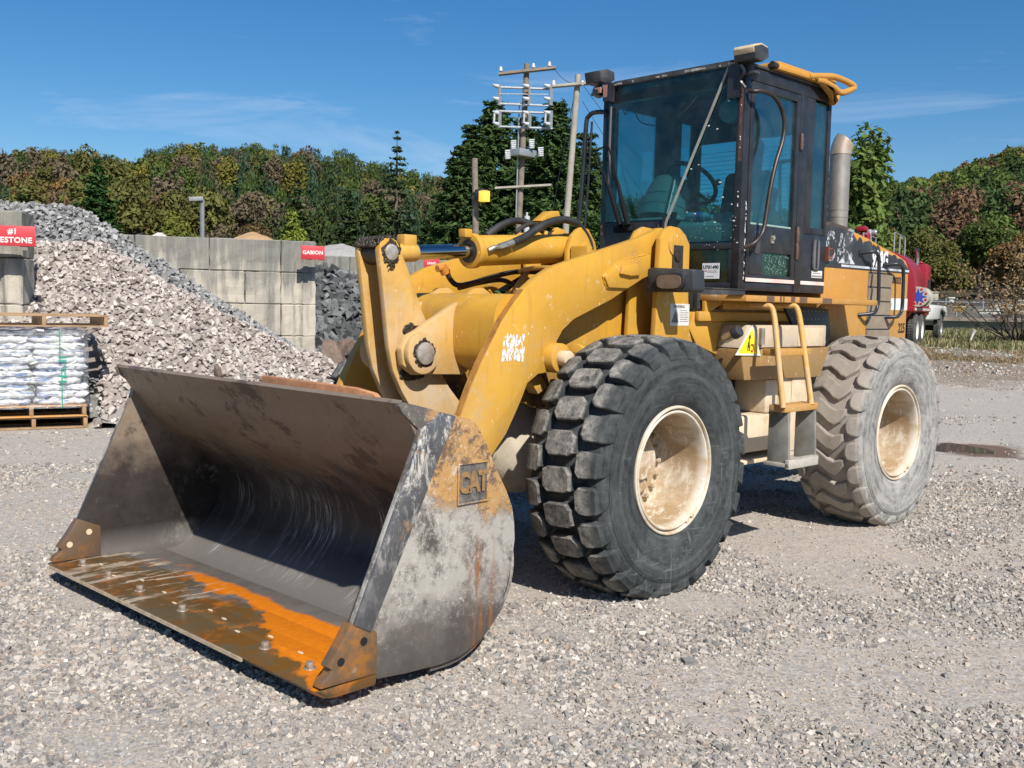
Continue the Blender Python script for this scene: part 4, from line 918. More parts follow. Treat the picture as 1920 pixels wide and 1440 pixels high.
# wipers
b = MB(); b.cyl(Urx(1176, 420, XF+.03), Urx(1180, 432, XF+.01), .03, n=14); b.cyl(Urx(1160, 418, XF+.03), Urx(1166, 428, XF+.0), .022, n=12); b.box(Urx(1150, 425, XF+.02), Urx(1180, 435, XF))
b.tube([Urx(1163, 422, XF+.05), Urx(1148, 372, XF+.05), Urx(1130, 320, XF+.06), Urx(1117, 283, XF+.05)], .012, 8, sub=3, radii=[.022, .018, .007, .007]); b.tube([Urx(1117, 283, XF+.05), Urx(1125, 278, XF+.05), Urx(1140, 273, XF+.03)], .006, 6, sub=1)
b.tube([Urx(1178, 422, XF+.05), Urx(1165, 372, XF+.05), Urx(1153, 320, XF+.05), Urx(1141, 275, XF+.04)], .012, 8, sub=3, radii=[.022, .018, .006, .006])
WP = R(b, 'wiper', simple('wiper_black', (.008, .008, .009), .85, 0, (.012, .012, .013), spec=.15), CAB, smooth=50)
b = MB(); b.tube([Urx(1146, 200, XF+.02), Urx(1143, 275, XF+.02), Urx(1142, 352, XF+.02)], .008, 6, sub=1); R(b, 'wiper_blade', simple('bleached_blade', (.16, .12, .12), .6), WP)
b = MB()
for a, c_ in ((1128, 425), (1128, 438), (1236, 424), (1236, 436)): b.cyl(Urx(a, c_, XF+.0), Urx(a, c_, XF+.012), .014, n=12)
R(b, 'panel_bolt', M_DARK, CAB)
# work lights
def wl(cx, cy, cz, sx, lab, mat, glare=False):
    b = MB(); b.prism([(cx+.05, cz-.045), (cx+.07, cz+.035), (cx-.02, cz+.06), (cx-.10, cz+.05), (cx-.11, cz-.01), (cx-.04, cz-.05)], cy-sx, cy+sx)
    b.cyl((cx-.03, cy, cz-.04), (cx-.03, cy, cz-.12), .02, n=12); b.box((cx-.05, cy-.06, cz-.13), (cx+.01, cy+.06, cz-.11))
    o = R(b, 'work_light', mat, CAB, bevel=.008); o['label'] = lab; return o
c0 = Urx(1121, 146, XF+.03); LL = wl(c0[0], c0[1], c0[2], .08, 'black work light on the far corner of the cab roof', M_BLK2)
b = MB(); b.box((c0[0]-.02, c0[1]+.10, c0[2]-.20), (c0[0]+.05, c0[1]+.16, c0[2]-.06)); b.cyl((c0[0]+.01, c0[1]+.02, c0[2]-.11), (c0[0]+.06, c0[1]+.05, c0[2]-.13), .05, .02, n=16); R(b, 'lamp_bracket', M_BLK, LL)
b = MB(); b.prism([(c0[0]+.052, c0[2]-.17), (c0[0]+.056, c0[2]-.08), (c0[0]+.052, c0[2]-.08)], c0[1]+.105, c0[1]+.145); b.box((c0[0]+.04, c0[1]+.02, c0[2]-.13), (c0[0]+.058, c0[1]+.08, c0[2]-.09)); R(b, 'lens', simple('salmon_lens', (.4, .2, .15), .4), LL)
c1 = Urx(1405, 103, XF+.02); WL = wl(c1[0], c1[1], c1[2], .085, 'work light with glare painted as a pale top', M_BLK2)
b = MB(); b.prism([(c1[0]+.062, c1[2]-.005), (c1[0]+.074, c1[2]+.030), (c1[0]+.06, c1[2]+.050), (c1[0]-.02, c1[2]+.071), (c1[0]-.10, c1[2]+.060), (c1[0]-.10, c1[2]+.051), (c1[0]-.02, c1[2]+.061), (c1[0]+.055, c1[2]+.0)], c1[1]-.08, c1[1]+.08); R(b, 'painted_glare_cover', M_CREAM, WL, bevel=.003)  # cream cover paints the glare onto the lamp's top and upper front
b = MB(); b.box((XF-.02, .50, 3.05), (XF+.03, .60, 3.27)); b.tube([Urx(1390, 122, XF+.05), Urx(1395, 135, XF+.06), Urx(1388, 150, XF+.04), Urx(1398, 165, XF+.03)], .012, 6); R(b, 'wiring_bunch', M_BLK, CAB)
b = MB(); b.cyl((XF-.10, .46, 2.99), (XF-.06, .46, 2.99), .085, n=28); b.cyl((XF-.16, .46, 3.0), (XF-.10, .46, 2.99), .05, .085, n=28); b.cyl((XF-.16, .50, 3.0), (XF-.16, .55, 3.2), .012, n=8); R(b, 'cab_fan', simple('grey_fan', (.2, .27, .27), .5, 0, (.25, .32, .32)), CAB)
# interior
b = MB(); rings = [(0, .20), (.07, .195), (.075, .185), (.085, .185), (.09, .19), (.16, .18), (.165, .17), (.175, .17), (.18, .175), (.25, .165), (.255, .155), (.265, .155), (.27, .155), (.33, .135), (.35, .10)]
k = MB().lathe(rings, 32, 'z'); Mx = Matrix.Translation((-1.73, -.22, 2.26))@Matrix.Rotation(rad(-20), 4, 'Y')@Matrix.Diagonal((.85, 1.05, 1, 1))
b.add([Mx@Vector(q) for q in k.v], k.f); SCN = R(b, 'steering_column', M_GRYP, CAB, smooth=30)
b = MB(); n1, n2 = 40, 10; Ms = Matrix.Translation((-1.93, -.10, 2.555))@Matrix.Rotation(rad(-42), 4, 'Y'); vs = []
for i in range(n1):
    a = 2*math.pi*i/n1
    for j in range(n2):
        c_ = 2*math.pi*j/n2; r = .205+.017*math.cos(c_); vs.append(Ms@Vector((r*math.cos(a), r*math.sin(a), .017*math.sin(c_))))
b.add(vs, [(i*n2+j, ((i+1) % n1)*n2+j, ((i+1) % n1)*n2+(j+1) % n2, i*n2+(j+1) % n2) for i in range(n1) for j in range(n2)])
for a in (rad(20), rad(160), rad(270)): b.tube([Ms@Vector((0, 0, -.03)), Ms@Vector((.20*math.cos(a), .20*math.sin(a), 0))], .015, 8, sub=1)
b.cyl(Ms@Vector((0, 0, -.12)), Ms@Vector((0, 0, -.01)), .045, n=16); b.ball(Ms@Vector((-.05, .20, .05)), .024, 8)
R(b, 'steering_wheel', M_BLK, CAB, smooth=60)
b = MB(); b.box((-2.12, -.24, 2.02), (-2.55, .22, 2.16)); b.prism([(-2.42, 2.14), (-2.50, 2.14), (-2.66, 2.66), (-2.60, 2.72), (-2.54, 2.68)], -.22, .20); b.prism([(-2.52, 2.68), (-2.60, 2.66), (-2.63, 2.94), (-2.56, 2.97)], -.12, .11); b.box((-2.2, -.15, 1.78), (-2.5, .15, 2.02))
ST = R(b, 'seat', M_SEAT, CAB, bevel=.045, seg=3)
b = MB(); b.box((-2.10, .24, 2.20), (-2.50, .31, 2.26)); b.prism([(-2.22, 2.25), (-2.34, 2.25), (-2.42, 2.52), (-2.32, 2.55)], .26, .38); R(b, 'armrest_console', M_BLK, CAB, bevel=.02)
b = MB(); b.prism([(-1.575, 2.08), (-1.575, 2.20), (-1.70, 2.30), (-1.80, 2.30), (-1.80, 2.05)], .04, .55); b.box((-1.58, -.57, 2.25), (-1.78, .04, 2.275)); b.box((-1.62, .30, 1.80), (-1.75, .56, 2.06)); b.box((-1.60, .06, 1.80), (-1.62, .50, 1.86))
R(b, 'dashboard', simple('pale_green_grey_dash', (.42, .45, .40), .7, 0, (.3, .33, .3), 12), CAB, bevel=.02)
bt = Ur(0, 0, 0) if False else None
b = MB(); b.cyl((-1.64, .10, 2.275), (-1.62, .27, 2.265), .033, n=16); b.cyl((-1.62, .27, 2.265), (-1.615, .31, 2.26), .03, .014, n=14); b.cyl((-1.615, .31, 2.26), (-1.613, .33, 2.26), .016, n=12); BT = R(b, 'water_bottle', simple('clear_blue_bottle', (.22, .42, .48), .15, 0, (.35, .5, .55), 20), CAB, smooth=50)
b = MB(); b.cyl((-1.628, .20, 2.27), (-1.622, .245, 2.267), .0338, n=16); R(b, 'bottle_label', simple('bottle_blue', (.05, .22, .6), .4), BT)
b = MB(); b.tube([(-2.20, -YC+.08, 2.32), (-2.20, -YC+.12, 2.5), (-2.2, -YC+.09, 2.62), (-2.2, -YC+.05, 2.62)], .014, 8); b.tube([Ur(1463, 420, .45), Ur(1463, 312, .45), Ur(1468, 304, .45), Ur(1490, 300, .45)], .012, 8, sub=3); R(b, 'inner_grab_handle', simple('pale_inner_handle', (.35, .4, .36), .4), CAB)
b = MB()
for pts in ([(1166, 192), (1172, 215), (1180, 196)], [(1186, 196), (1200, 228), (1228, 236)], [(1188, 196), (1205, 205), (1218, 198)]):
    b.tube([Ur(a, c_, -.55) for a, c_ in pts], .005, 5)
b.tube([Ur(1310, 130, .2), Ur(1318, 150, .2), Ur(1300, 190, .2), Ur(1270, 220, .1)], .003, 5)
R(b, 'loose_wires', M_BLK, CAB)
b = MB()
for a, c_ in ((1329, 236), (1345, 242), (1367, 189), (1310, 309), (1296, 317), (1350, 342), (1355, 370), (1288, 398), (1303, 401), (1340, 417), (1372, 383), (1376, 414), (1382, 455)):
    p_ = Urx(a, c_, xg); b.ball((xg+.001, p_[1], p_[2]), .006+.004*wn.random(), 6, (.15, 1.2, .6))
for i in range(46):
    p_ = Urx(wn.uniform(1270, 1384), wn.uniform(400, 470), xg)
    if p_[1] > .08 and p_[2] > 1.80: b.ball((xg+.001, p_[1], p_[2]), .0015+.002*wn.random(), 5, (.15, 1, 1))
R(b, 'glass_specks', M_LET, CAB)
# scratches on lower panes
b = MB()
for i in range(80):
    x, z = wn.uniform(-1.85, -2.18), wn.uniform(1.86, 2.0); a = wn.uniform(0, 3); l = wn.uniform(.006, .02); b.tube([(x, YC-.0105, z), (x+l*math.cos(a), YC-.0105, z+l*math.sin(a))], .0012, 4, sub=1)
R(b, 'glass_scratches', simple('scratch_green', (.35, .5, .45), .6), DR)

# ================= engine hood
b = MB()
hood = [(-2.705, 1.28), (-2.705, 2.285), (-2.80, 2.29), (-3.10, 2.265), (-3.45, 2.21), (-3.70, 2.155), (-3.95, 2.11), (-4.13, 2.065), (-4.20, 2.0), (-4.21, 1.28)]
b.prism(hood, -.615, .615)
HD = R(b, 'engine_hood', M_YH, LO, bevel=.035, seg=3)
hb = [(-2.71, 1.945), (-2.71, 2.262), (-2.80, 2.268), (-3.10, 2.243), (-3.45, 2.188), (-3.70, 2.133), (-3.95, 2.087), (-4.12, 2.04), (-4.175, 1.985), (-4.18, 1.945)]
hl_ = hb[1:8]; rg = []
for (xa_, za_), (xb_, zb_) in zip(hl_[:-1], hl_[1:]):
    for i in range(14): t = i/14; x = xa_+(xb_-xa_)*t; rg.append((x, za_+(zb_-za_)*t-(0 if x > -3.12 else max(0, .012+.010*math.sin(x*13)+.008*math.sin(x*41+1)+wn.uniform(-.006, .008)+(.02 if wn.random() < .08 else 0)))))
hb = [hb[0]]+rg+hb[8:]
b = MB(); b.prism(hb, .614, .6175); R(b, 'black_side_band', M_BLK2, HD, smooth=None)
b = MB(); b.prism([(-2.98, 1.958), (-2.98, 1.976), (-4.18, 1.976), (-4.18, 1.958)], .6175, .6190); R(b, 'white_pinstripe', simple('worn_white_line', (.6, .63, .66), .6, 0, (.25, .27, .3), 9), HD, smooth=None)
b = MB(); b.prism([(-2.715, 2.24), (-2.715, 2.292), (-2.80, 2.297), (-3.05, 2.276), (-3.09, 2.268), (-3.05, 2.24)], -.60, .6165); R(b, 'worn_hood_edge', simple('brown_black_hood_top', (.035, .03, .027), .6, 0, (.10, .07, .05), 9), HD, bevel=.006)
b = MB(); b.prism([(-3.095, 2.22), (-3.095, 2.268), (-3.17, 2.257), (-3.17, 2.215)], -.60, .6165); R(b, 'grey_hood_strip', simple('grey_strip', (.3, .33, .36), .5, 0, (.2, .22, .24)), HD, bevel=.004)
for (px_, py_, s_, size, font_sx, nm) in ((1651, 487, '928G', .175, .66, 'model_number'),):
    c_ = Ur(px_, py_, .62); text(nm, s_, size, REAR@face_left(c_[0], .6178, c_[2], 0, 0), M_LET, HD, .001, font_sx, 1.12, bold=.009)
c_ = Ur(1689, 527, .62); text('serial_number', '6SIR0352', .078, REAR@face_left(-3.935, .6155, c_[2]), M_BLET, HD, .001, .66, 1.1, bold=.0035)
c_ = Ur(1693, 616, .62); text('fleet_number', '225', .115, REAR@face_left(c_[0]+.02, .6155, c_[2]), M_BLET, HD, .001, .68, 1.1, bold=.004)
# remains of the large white lettering next to the cab
def ragged(me_obj, seed, keep):
    rn_ = random.Random(seed); bm = bmesh.new(); bm.from_mesh(me_obj.data); bmesh.ops.triangulate(bm, faces=bm.faces)
    bmesh.ops.subdivide_edges(bm, edges=bm.edges, cuts=2); bmesh.ops.delete(bm, geom=[f for f in bm.faces if keep(f.calc_center_median(), rn_)], context='FACES'); bm.to_mesh(me_obj.data); bm.free()
b = MB(); rl = random.Random(8); cs = .0065; z0l, hl2 = 1.995, .235
def in_c(u, v): r = (abs((u-.5)/.5)**2.6+abs((v-.5)/.5)**2.6); ri = (abs((u-.5)/.20)**2.6+abs((v-.5)/.34)**2.6); return r < 1 and ri > 1 and not (u > .6 and .36 < v < .64)
def in_a(u, v): return abs(u-.5) < .5*(1-v)+.12 and abs(u-.5) > .5*(1-v)-.20 and not False or (.2 < v < .36 and abs(u-.5) < .4*(1-v))
def in_t(u, v): return v > .80 or abs(u-.5) < .17
cells = [(random.Random(31+i).uniform(-3.3, -2.7), random.Random(77+i).uniform(1.97, 2.26)) for i in range(150)]
for fn, xs, wl2 in ((in_c, -2.725, .155), (in_a, -2.895, .16), (in_t, -3.055, .14)):
    for i in range(int(wl2/cs)):
        for j in range(int(hl2/cs)):
            u, v = (i+.5)*cs/wl2, (j+.5)*cs/hl2
            if not fn(u, v): continue
            x, z = xs-(i+.5)*cs, z0l+(j+.5)*cs; dd = sorted(math.hypot(x-q[0], (z-q[1])*.8) for q in cells)[:2]
            if dd[1]-dd[0] < .006: continue                          # cracks between the flakes
            k_ = min(range(len(cells)), key=lambda q: math.hypot(x-cells[q][0], (z-cells[q][1])*.8))
            if random.Random(k_).random() < (.0 if x > -2.85 else .22 if x > -2.95 else .40): continue
            b.add([(x+cs*.52, .6180, z-cs*.52), (x-cs*.52, .6180, z-cs*.52), (x-cs*.52, .6180, z+cs*.52), (x+cs*.52, .6180, z+cs*.52)], [(0, 3, 2, 1)])
me = b.mesh('worn_lettering'); mesh_obj('worn_lettering', me, simple('greyed_white_lettering', (.46, .48, .50), .6, 0, (.22, .23, .25), 14), HD, None, REAR)
b = MB()
b.prism([(-3.20, 1.985), (-2.93+.0, 1.985), (-3.06, 2.09)], .6175, .6182); R(b, 'worn_triangle', simple('scuffed_white', (.5, .52, .55), .6, 0, (.05, .055, .06), 8, lo=.5, hi=.58), HD, smooth=None)
# louvres, white patch, grab handles
b = MB(); b.box((-3.44, .6155, 1.33), (-3.86, .617, 1.94))
for i in range(5):
    z = 1.35+i*.117; b.prism([(-3.44, z), (-3.86, z), (-3.86, z+.104), (-3.44, z+.104)], .6171, .619); b.add([(-3.445, .619, z), (-3.855, .619, z), (-3.855, .632, z+.10), (-3.445, .632, z+.10), (-3.445, .619, z+.10), (-3.855, .619, z+.10)], [(0, 1, 2, 3), (3, 2, 5, 4), (0, 3, 4), (1, 5, 2), (0, 4, 5, 1)])
GR = R(b, 'side_grille', M_GRL, HD, smooth=None)
b = MB()
for i in range(6): z = 1.334+i*.117; b.box((-3.44, .6172, z), (-3.86, .6176, z+.016))
R(b, 'grille_gap', M_BLK, GR, smooth=None)
c2, c3 = Ur(1672, 559, .62), Ur(1703, 582, .62); b = MB(); b.box((-3.87, .6155, c2[2]+.0), (-4.185, .6168, c3[2])); R(b, 'white_patch', M_WHT, HD, smooth=None)
for pp in ([(1631, 474), (1637, 472), (1645, 476), (1648, 486), (1648, 520), (1647, 560), (1644, 578), (1637, 587), (1627, 591)], [(1677, 497), (1683, 495), (1691, 500), (1694, 512), (1693, 550), (1691, 580), (1686, 590), (1680, 594), (1673, 595)]):
    pts = [Ur(a, c_, .70) for a, c_ in pp]; pts[0] = pts[0]+(0, -.085, 0); pts[-1] = pts[-1]+(0, -.085, 0)
    b = MB(); b.tube(pts, .0155, 10, sub=5); b.cyl(pts[0]+(0, .01, 0), pts[0]+(0, -.005, 0), .03, n=12); R(b, 'grab_handle', M_BLK, HD, smooth=60)
# exhaust
ex = Ur(1570, 415, .0); xx = -3.55; e0 = Urx(1570, 415, xx); 
b = MB(); b.cyl((xx, e0[1], 2.15), (xx, e0[1], 2.93), .085, n=32); b.cyl((xx, e0[1], 2.40), (xx, e0[1], 2.415), .088, n=32); b.cyl((xx, e0[1], 2.46), (xx, e0[1], 2.475), .088, n=32)
EX = R(b, 'exhaust_stack', M_EXH, LO, smooth=40)
b = MB(); m_, n_ = 7, 28; vs = []
cen = [Vector((xx-o_*.6, e0[1]+o_*.6, z_)) for o_, z_ in ((0, 2.93), (.002, 2.955), (.007, 2.98), (.014, 3.00), (.023, 3.02), (.034, 3.04), (.046, 3.055))]
for lay in (0, 1):
    for i, p_ in enumerate(cen):
        a = rad(7.5*i); r = (.089 if lay == 0 else .080)
        for k_ in range(n_):
            t = 2*math.pi*k_/n_; q = Vector((r*math.cos(t), r*math.sin(t), 0)); q = Matrix.Rotation(-a*.62, 3, 'Y')@(Matrix.Rotation(-a*.62, 3, 'X')@q); vs.append(p_+q)
fs = []
for lay in (0, 1):
    o0 = lay*m_*n_; fs += [(o0+i*n_+k_, o0+i*n_+(k_+1) % n_, o0+(i+1)*n_+(k_+1) % n_, o0+(i+1)*n_+k_) for i in range(m_-1) for k_ in range(n_)]
fs += [((m_-1)*n_+k_, (m_-1)*n_+(k_+1) % n_, m_*n_+(m_-1)*n_+(k_+1) % n_, m_*n_+(m_-1)*n_+k_) for k_ in range(n_)]
b.add(vs, fs); R(b, 'exhaust_tip', M_EXT, EX, smooth=60)
b = MB(); b.cyl((-3.55, e0[1], 2.2), (-3.55, e0[1], 2.28), .13, n=24); b.box((-3.2, -.3, 2.2), (-3.9, .35, 2.24)); R(b, 'hood_top_plate', M_BLK2, HD)

# ================================================================== THE YARD
np.random.seed(7)
def mesh_np(name, v, f, mat, attr=None, smooth=False):
    """v (n,3), f (m,k) arrays -> object; attr = per-vertex rgb"""
    me = bpy.data.meshes.new(name); k = f.shape[1]
    me.vertices.add(len(v)); me.vertices.foreach_set('co', np.asarray(v, np.float32).ravel())
    me.loops.add(f.size); me.loops.foreach_set('vertex_index', f.astype(np.int32).ravel())
    me.polygons.add(len(f)); me.polygons.foreach_set('loop_start', np.arange(0, f.size, k, dtype=np.int32))
    me.update(calc_edges=True)
    me.polygons.foreach_set('use_smooth', np.full(len(f), smooth))
    if attr is not None:
        a = me.attributes.new('tint', 'FLOAT_COLOR', 'POINT'); c = np.ones((len(v), 4), np.float32); c[:, :3] = attr; a.data.foreach_set('color', c.ravel())
    o = bpy.data.objects.new(name, me); COL.objects.link(o); me.materials.append(mat); return o
def vnoise(x, y, s=1., seed=0):                    # cheap smooth value noise
    x = np.asarray(x)/s; y = np.asarray(y)/s; xi = np.floor(x).astype(int); yi = np.floor(y).astype(int); fx = x-xi; fy = y-yi
    fx = fx*fx*(3-2*fx); fy = fy*fy*(3-2*fy)
    def h(a, b): q = np.sin(a*127.1+b*311.7+seed*74.7)*43758.5453; return q-np.floor(q)
    return (h(xi, yi)*(1-fx)+h(xi+1, yi)*fx)*(1-fy)+(h(xi, yi+1)*(1-fx)+h(xi+1, yi+1)*fx)*fy
def fbm(x, y, s=1., seed=0, o=4): return sum(vnoise(x, y, s/2**i, seed+i)*.5**i for i in range(o))/sum(.5**i for i in range(o))
def sstep(a, b, x): t = np.clip((x-a)/(b-a), 0, 1); return t*t*(3-2*t)
def hg(x, y):
    D = np.hypot(x-CAM[0], y-CAM[1])
    z = .55*sstep(19, 35, D)+.25*sstep(42, 62, D)
    near = (1-sstep(14, 30, D)); quiet = sstep(.6, 1.6, np.minimum(np.hypot(x, np.abs(y)-.965), np.hypot(x+2.9, np.abs(y)-.965)))*sstep(.2, 1.0, np.abs(x-2.0)+np.maximum(0, 0))
    return z+(fbm(x, y, 1.7, 3)-.5)*.035*near*quiet*sstep(-3, 3, -(x-1.2))*1.0+(fbm(x, y, 6, 9)-.5)*.25*sstep(24, 34, D)
PUD = Uf(1800, 838, 0)*0
_p = ray(1800, 838); PUD = CAM+_p*((0-CAM[2])/_p[2])
def mudmask(x, y):
    ax = G(1800, 13)-G(1800, 12); ax = ax/np.hypot(ax[0], ax[1]); lat = np.array([-ax[1], ax[0]])
    dx, dy = x-PUD[0], y-PUD[1]; a = dx*ax[0]+dy*ax[1]; l = dx*lat[0]+dy*lat[1]; return a, l
# ground sheet: rings round the camera so that near detail is fine
NA, rr = 420, np.concatenate([[.0, 1.], np.geomspace(1.6, 60, 300), np.geomspace(63, 4500, 60)])
aa = np.linspace(0, 2*np.pi, NA+1)[:-1]
A_, R_ = np.meshgrid(aa, rr); gx = CAM[0]+R_*np.cos(A_); gy_ = CAM[1]+R_*np.sin(A_); gz = hg(gx, gy_)
a_, l_ = mudmask(gx, gy_); dip = np.exp(-((a_/.85)**2+(l_/.62)**2)); gz -= .045*dip
idx = np.arange(len(rr)*NA).reshape(len(rr), NA); q0 = idx[:-1]; q1 = idx[1:]
F = np.stack([q0, q1, np.roll(q1, -1, 1), np.roll(q0, -1, 1)], -1).reshape(-1, 4)
def groundmat():
    k = N('crushed_stone_ground', .95, 0, .2); t = k.t
    ge = k.n('ShaderNodeNewGeometry').outputs['Position']; k.co = ge
    big = k.noise(.33, 6, .6); mid = k.noise(1.3, 8, .65); fin = k.noise(60, 8, .75)
    cells = k.voro(52, 'F1', out='Color'); sp = k.n('ShaderNodeSeparateColor'); k.l(cells, sp.inputs[0])
    cells2 = k.voro(120, 'F1', out='Color'); sp2 = k.n('ShaderNodeSeparateColor'); k.l(cells2, sp2.inputs[0])
    sand = k.mix(k.rng(fin, .3, .7), (.50, .415, .325), (.38, .315, .245))
    grey = k.mix(k.rng(fin, .3, .7), (.43, .38, .32), (.30, .265, .225))
    c = k.mix(k.rng(k.math('ADD', k.mul(big, .5), k.mul(mid, .5)), .38, .54), grey, sand)
    st = k.mix(sp.outputs[0], (.16, .16, .16), (.55, .52, .47)); st2 = k.mix(sp2.outputs[1], (.15, .15, .15), (.52, .49, .45))
    c = k.mix(k.mul(k.rng(sp.outputs[2], .45, .6), .75), c, st); c = k.mix(k.mul(k.rng(sp2.outputs[2], .4, .5), .6), c, st2)
    # rough verge beyond the yard: dead weeds and grass
    vm = k.n('ShaderNodeVectorMath'); vm.operation = 'DISTANCE'; k.l(ge, vm.inputs[0]); vm.inputs[1].default_value = tuple(CAM); D = vm.outputs['Value']
    Dn = k.math('ADD', D, k.rng(mid, .25, .75, -4, 4))
    c = k.mix(k.rng(k.math('ADD', D, k.rng(mid, .25, .75, -2.5, 2.5)), 23, 25), c, k.mix(k.rng(k.noise(5, 8, .7), .4, .6), (.20, .14, .09), (.26, .23, .18)))
    c = k.mix(k.rng(Dn, 33, 36), c, k.mix(k.rng(k.noise(3, 8, .7), .4, .6), (.075, .11, .03), (.17, .15, .075)))
    # damp red brown mud round the puddle
    vd = k.n('ShaderNodeVectorMath'); vd.operation = 'DISTANCE'; k.l(ge, vd.inputs[0]); vd.inputs[1].default_value = tuple(PUD)
    dm = k.math('ADD', vd.outputs['Value'], k.rng(mid, .3, .7, -.5, .5)); c = k.mix(k.rng(dm, .85, .55), c, (.15, .10, .075))
    k.color(c)
    hh = k.math('ADD', k.mul(sp.outputs[0], .7), k.mul(fin, .6)); k.bump(hh, .55, .012); return k.m
GM = groundmat()
gr = mesh_np('ground', np.stack([gx.ravel(), gy_.ravel(), gz.ravel()], 1), F, GM, smooth=True); tag(gr, kind='structure')
# puddle
ax = G(1800, 13)-G(1800, 12); lt = np.array([-ax[1], ax[0], 0]); b = MB(); pv = []
for i in range(40):
    t = 2*math.pi*i/40; r = 1+.18*math.sin(3*t+1)+.1*math.sin(5*t); p_ = PUD+ax*(.42*r*math.cos(t))+lt*(.36*r*math.sin(t)); pv.append((p_[0], p_[1]))
b.prismz(pv, -.05, -.022); WM = N('muddy_water', .04, 0, .6); WM.color((.10, .085, .08)); tag(b.build('puddle', WM.m, smooth=None), kind='structure')

# ---------- loose stones: one mesh of many little crushed rocks
CUBE = np.array([[-1, -1, -1], [1, -1, -1], [1, 1, -1], [-1, 1, -1], [-1, -1, 1], [1, -1, 1], [1, 1, 1], [-1, 1, 1]], float)
CF = np.array([[0, 3, 2, 1], [4, 5, 6, 7], [0, 1, 5, 4], [1, 2, 6, 5], [2, 3, 7, 6], [3, 0, 4, 7]])
def stones(name, pos, size, mat, flat=.6, tilt=.5, tint=None, jit=.38, extra=None):
    n = len(pos); v = CUBE[None]*(1+np.random.uniform(-jit, jit, (n, 8, 3)))
    v[:, 4:, :2] *= np.random.uniform(.5, 1.0, (n, 1, 1))
    sc = np.stack([np.random.uniform(.6, 1.35, n), np.random.uniform(.5, 1.0, n), np.random.uniform(.3, .8, n)*flat/.6], 1)*size[:, None]*.5
    v *= sc[:, None, :]
    a = np.random.uniform(0, 2*np.pi, n); t1 = np.random.normal(0, tilt, n); t2 = np.random.normal(0, tilt, n)
    c, s = np.cos(t1), np.sin(t1); y = v[..., 1]*c[:, None]-v[..., 2]*s[:, None]; z = v[..., 1]*s[:, None]+v[..., 2]*c[:, None]; v[..., 1], v[..., 2] = y, z
    c, s = np.cos(t2), np.sin(t2); x = v[..., 0]*c[:, None]+v[..., 2]*s[:, None]; z = -v[..., 0]*s[:, None]+v[..., 2]*c[:, None]; v[..., 0], v[..., 2] = x, z
    c, s = np.cos(a), np.sin(a); x = v[..., 0]*c[:, None]-v[..., 1]*s[:, None]; y = v[..., 0]*s[:, None]+v[..., 1]*c[:, None]; v[..., 0], v[..., 1] = x, y
    v += pos[:, None, :]
    f = (CF[None]+8*np.arange(n)[:, None, None]).reshape(-1, 4)
    at = None if tint is None else np.repeat(tint, 8, 0); v = v.reshape(-1, 3)
    if extra is not None:                           # the heap's solid core goes into the same mesh
        f = np.concatenate([f, extra[1]+len(v)]); v = np.concatenate([v, extra[0]]); at = np.concatenate([at, np.tile(extra[2], (len(extra[0]), 1))])
    return mesh_np(name, v, f, mat, at)
def tintmat(name, rough=.9, var=.25, sc=30, spec=.2, bump=.2):
    k = N(name, rough, 0, spec); at = k.n('ShaderNodeAttribute'); at.attribute_name = 'tint'
    n = k.noise(sc, 8, .7); c = k.mix(k.rng(n, .3, .7, 0, var), at.outputs['Color'], (.05, .045, .04)); k.color(c)
    if bump: k.bump(n, bump, .004)
    return k.m
M_ST = tintmat('crushed_stone')
def polar(n, d0, d1, half=34, p=1.):
    u = np.random.rand(n); D = (d0**(2-p)+(d1**(2-p)-d0**(2-p))*u)**(1/(2-p)) if p != 2 else d0*(d1/d0)**u
    a = _yaw+np.radians(np.random.uniform(-half, half, n)); return CAM[0]+D*np.cos(a), CAM[1]+D*np.sin(a), D
PAL = np.array([[.33, .305, .275], [.24, .235, .225], [.45, .41, .36], [.52, .47, .405], [.40, .345, .285], [.29, .27, .245], [.62, .57, .50], [.44, .34, .27]])
PALW = np.array([.2, .15, .2, .14, .14, .1, .05, .02]); PALW /= PALW.sum()
def tread(x, y):                                    # where stones may not lie: tyres' contact, bucket edge
    k = np.ones(len(x), bool)
    for cx, cy in ((0, .965), (0, -.965), (-2.9, .965), (-2.9, -.965)): k &= ~((abs(x-cx) < .16) & (abs(y-cy) < .24))
    return k
x, y, D = polar(330000, 3.1, 10.5, 34, 1.2)
dens = fbm(x, y, 1.5, 21, 4)*.6+fbm(x, y, .45, 5)*.4; keep = (np.random.rand(len(x)) < np.clip((dens-.42)*4.5, .06, 1)) & tread(x, y); x, y, D = x[keep], y[keep], D[keep]; dd = dens[keep]
sz = np.random.gamma(3.2, .0042, len(x))*(.75+.9*np.clip((dd-.38)*3, 0, 1))+.004; sz = np.clip(sz*.66, .004, .032)*(1+.02*D)
col = PAL[np.random.choice(8, len(x), p=PALW)]*np.random.uniform(.75, 1.12, (len(x), 1))
warm = sstep(.52, .40, dd)[:, None]; col = col*(1-.45*warm)+np.array([.50, .42, .33])*(.45*warm)
aa_, ll_ = mudmask(x, y); dz = -.045*np.exp(-((aa_/.85)**2+(ll_/.62)**2))
g1 = stones('gravel', np.stack([x, y, hg(x, y)+dz+sz*.10], 1), sz, M_ST, .62, .42, col); tag(g1, kind='stuff')
x, y, D = polar(120000, 10, 27, 34, .6); dens = fbm(x, y, 2.6, 31); keep = (np.random.rand(len(x)) < np.clip((dens-.36)*3.5, .04, 1)) & tread(x, y)
aa_, ll_ = mudmask(x, y); keep &= (aa_/.55)**2+(ll_/.45)**2 > 1; x, y, D = x[keep], y[keep], D[keep]
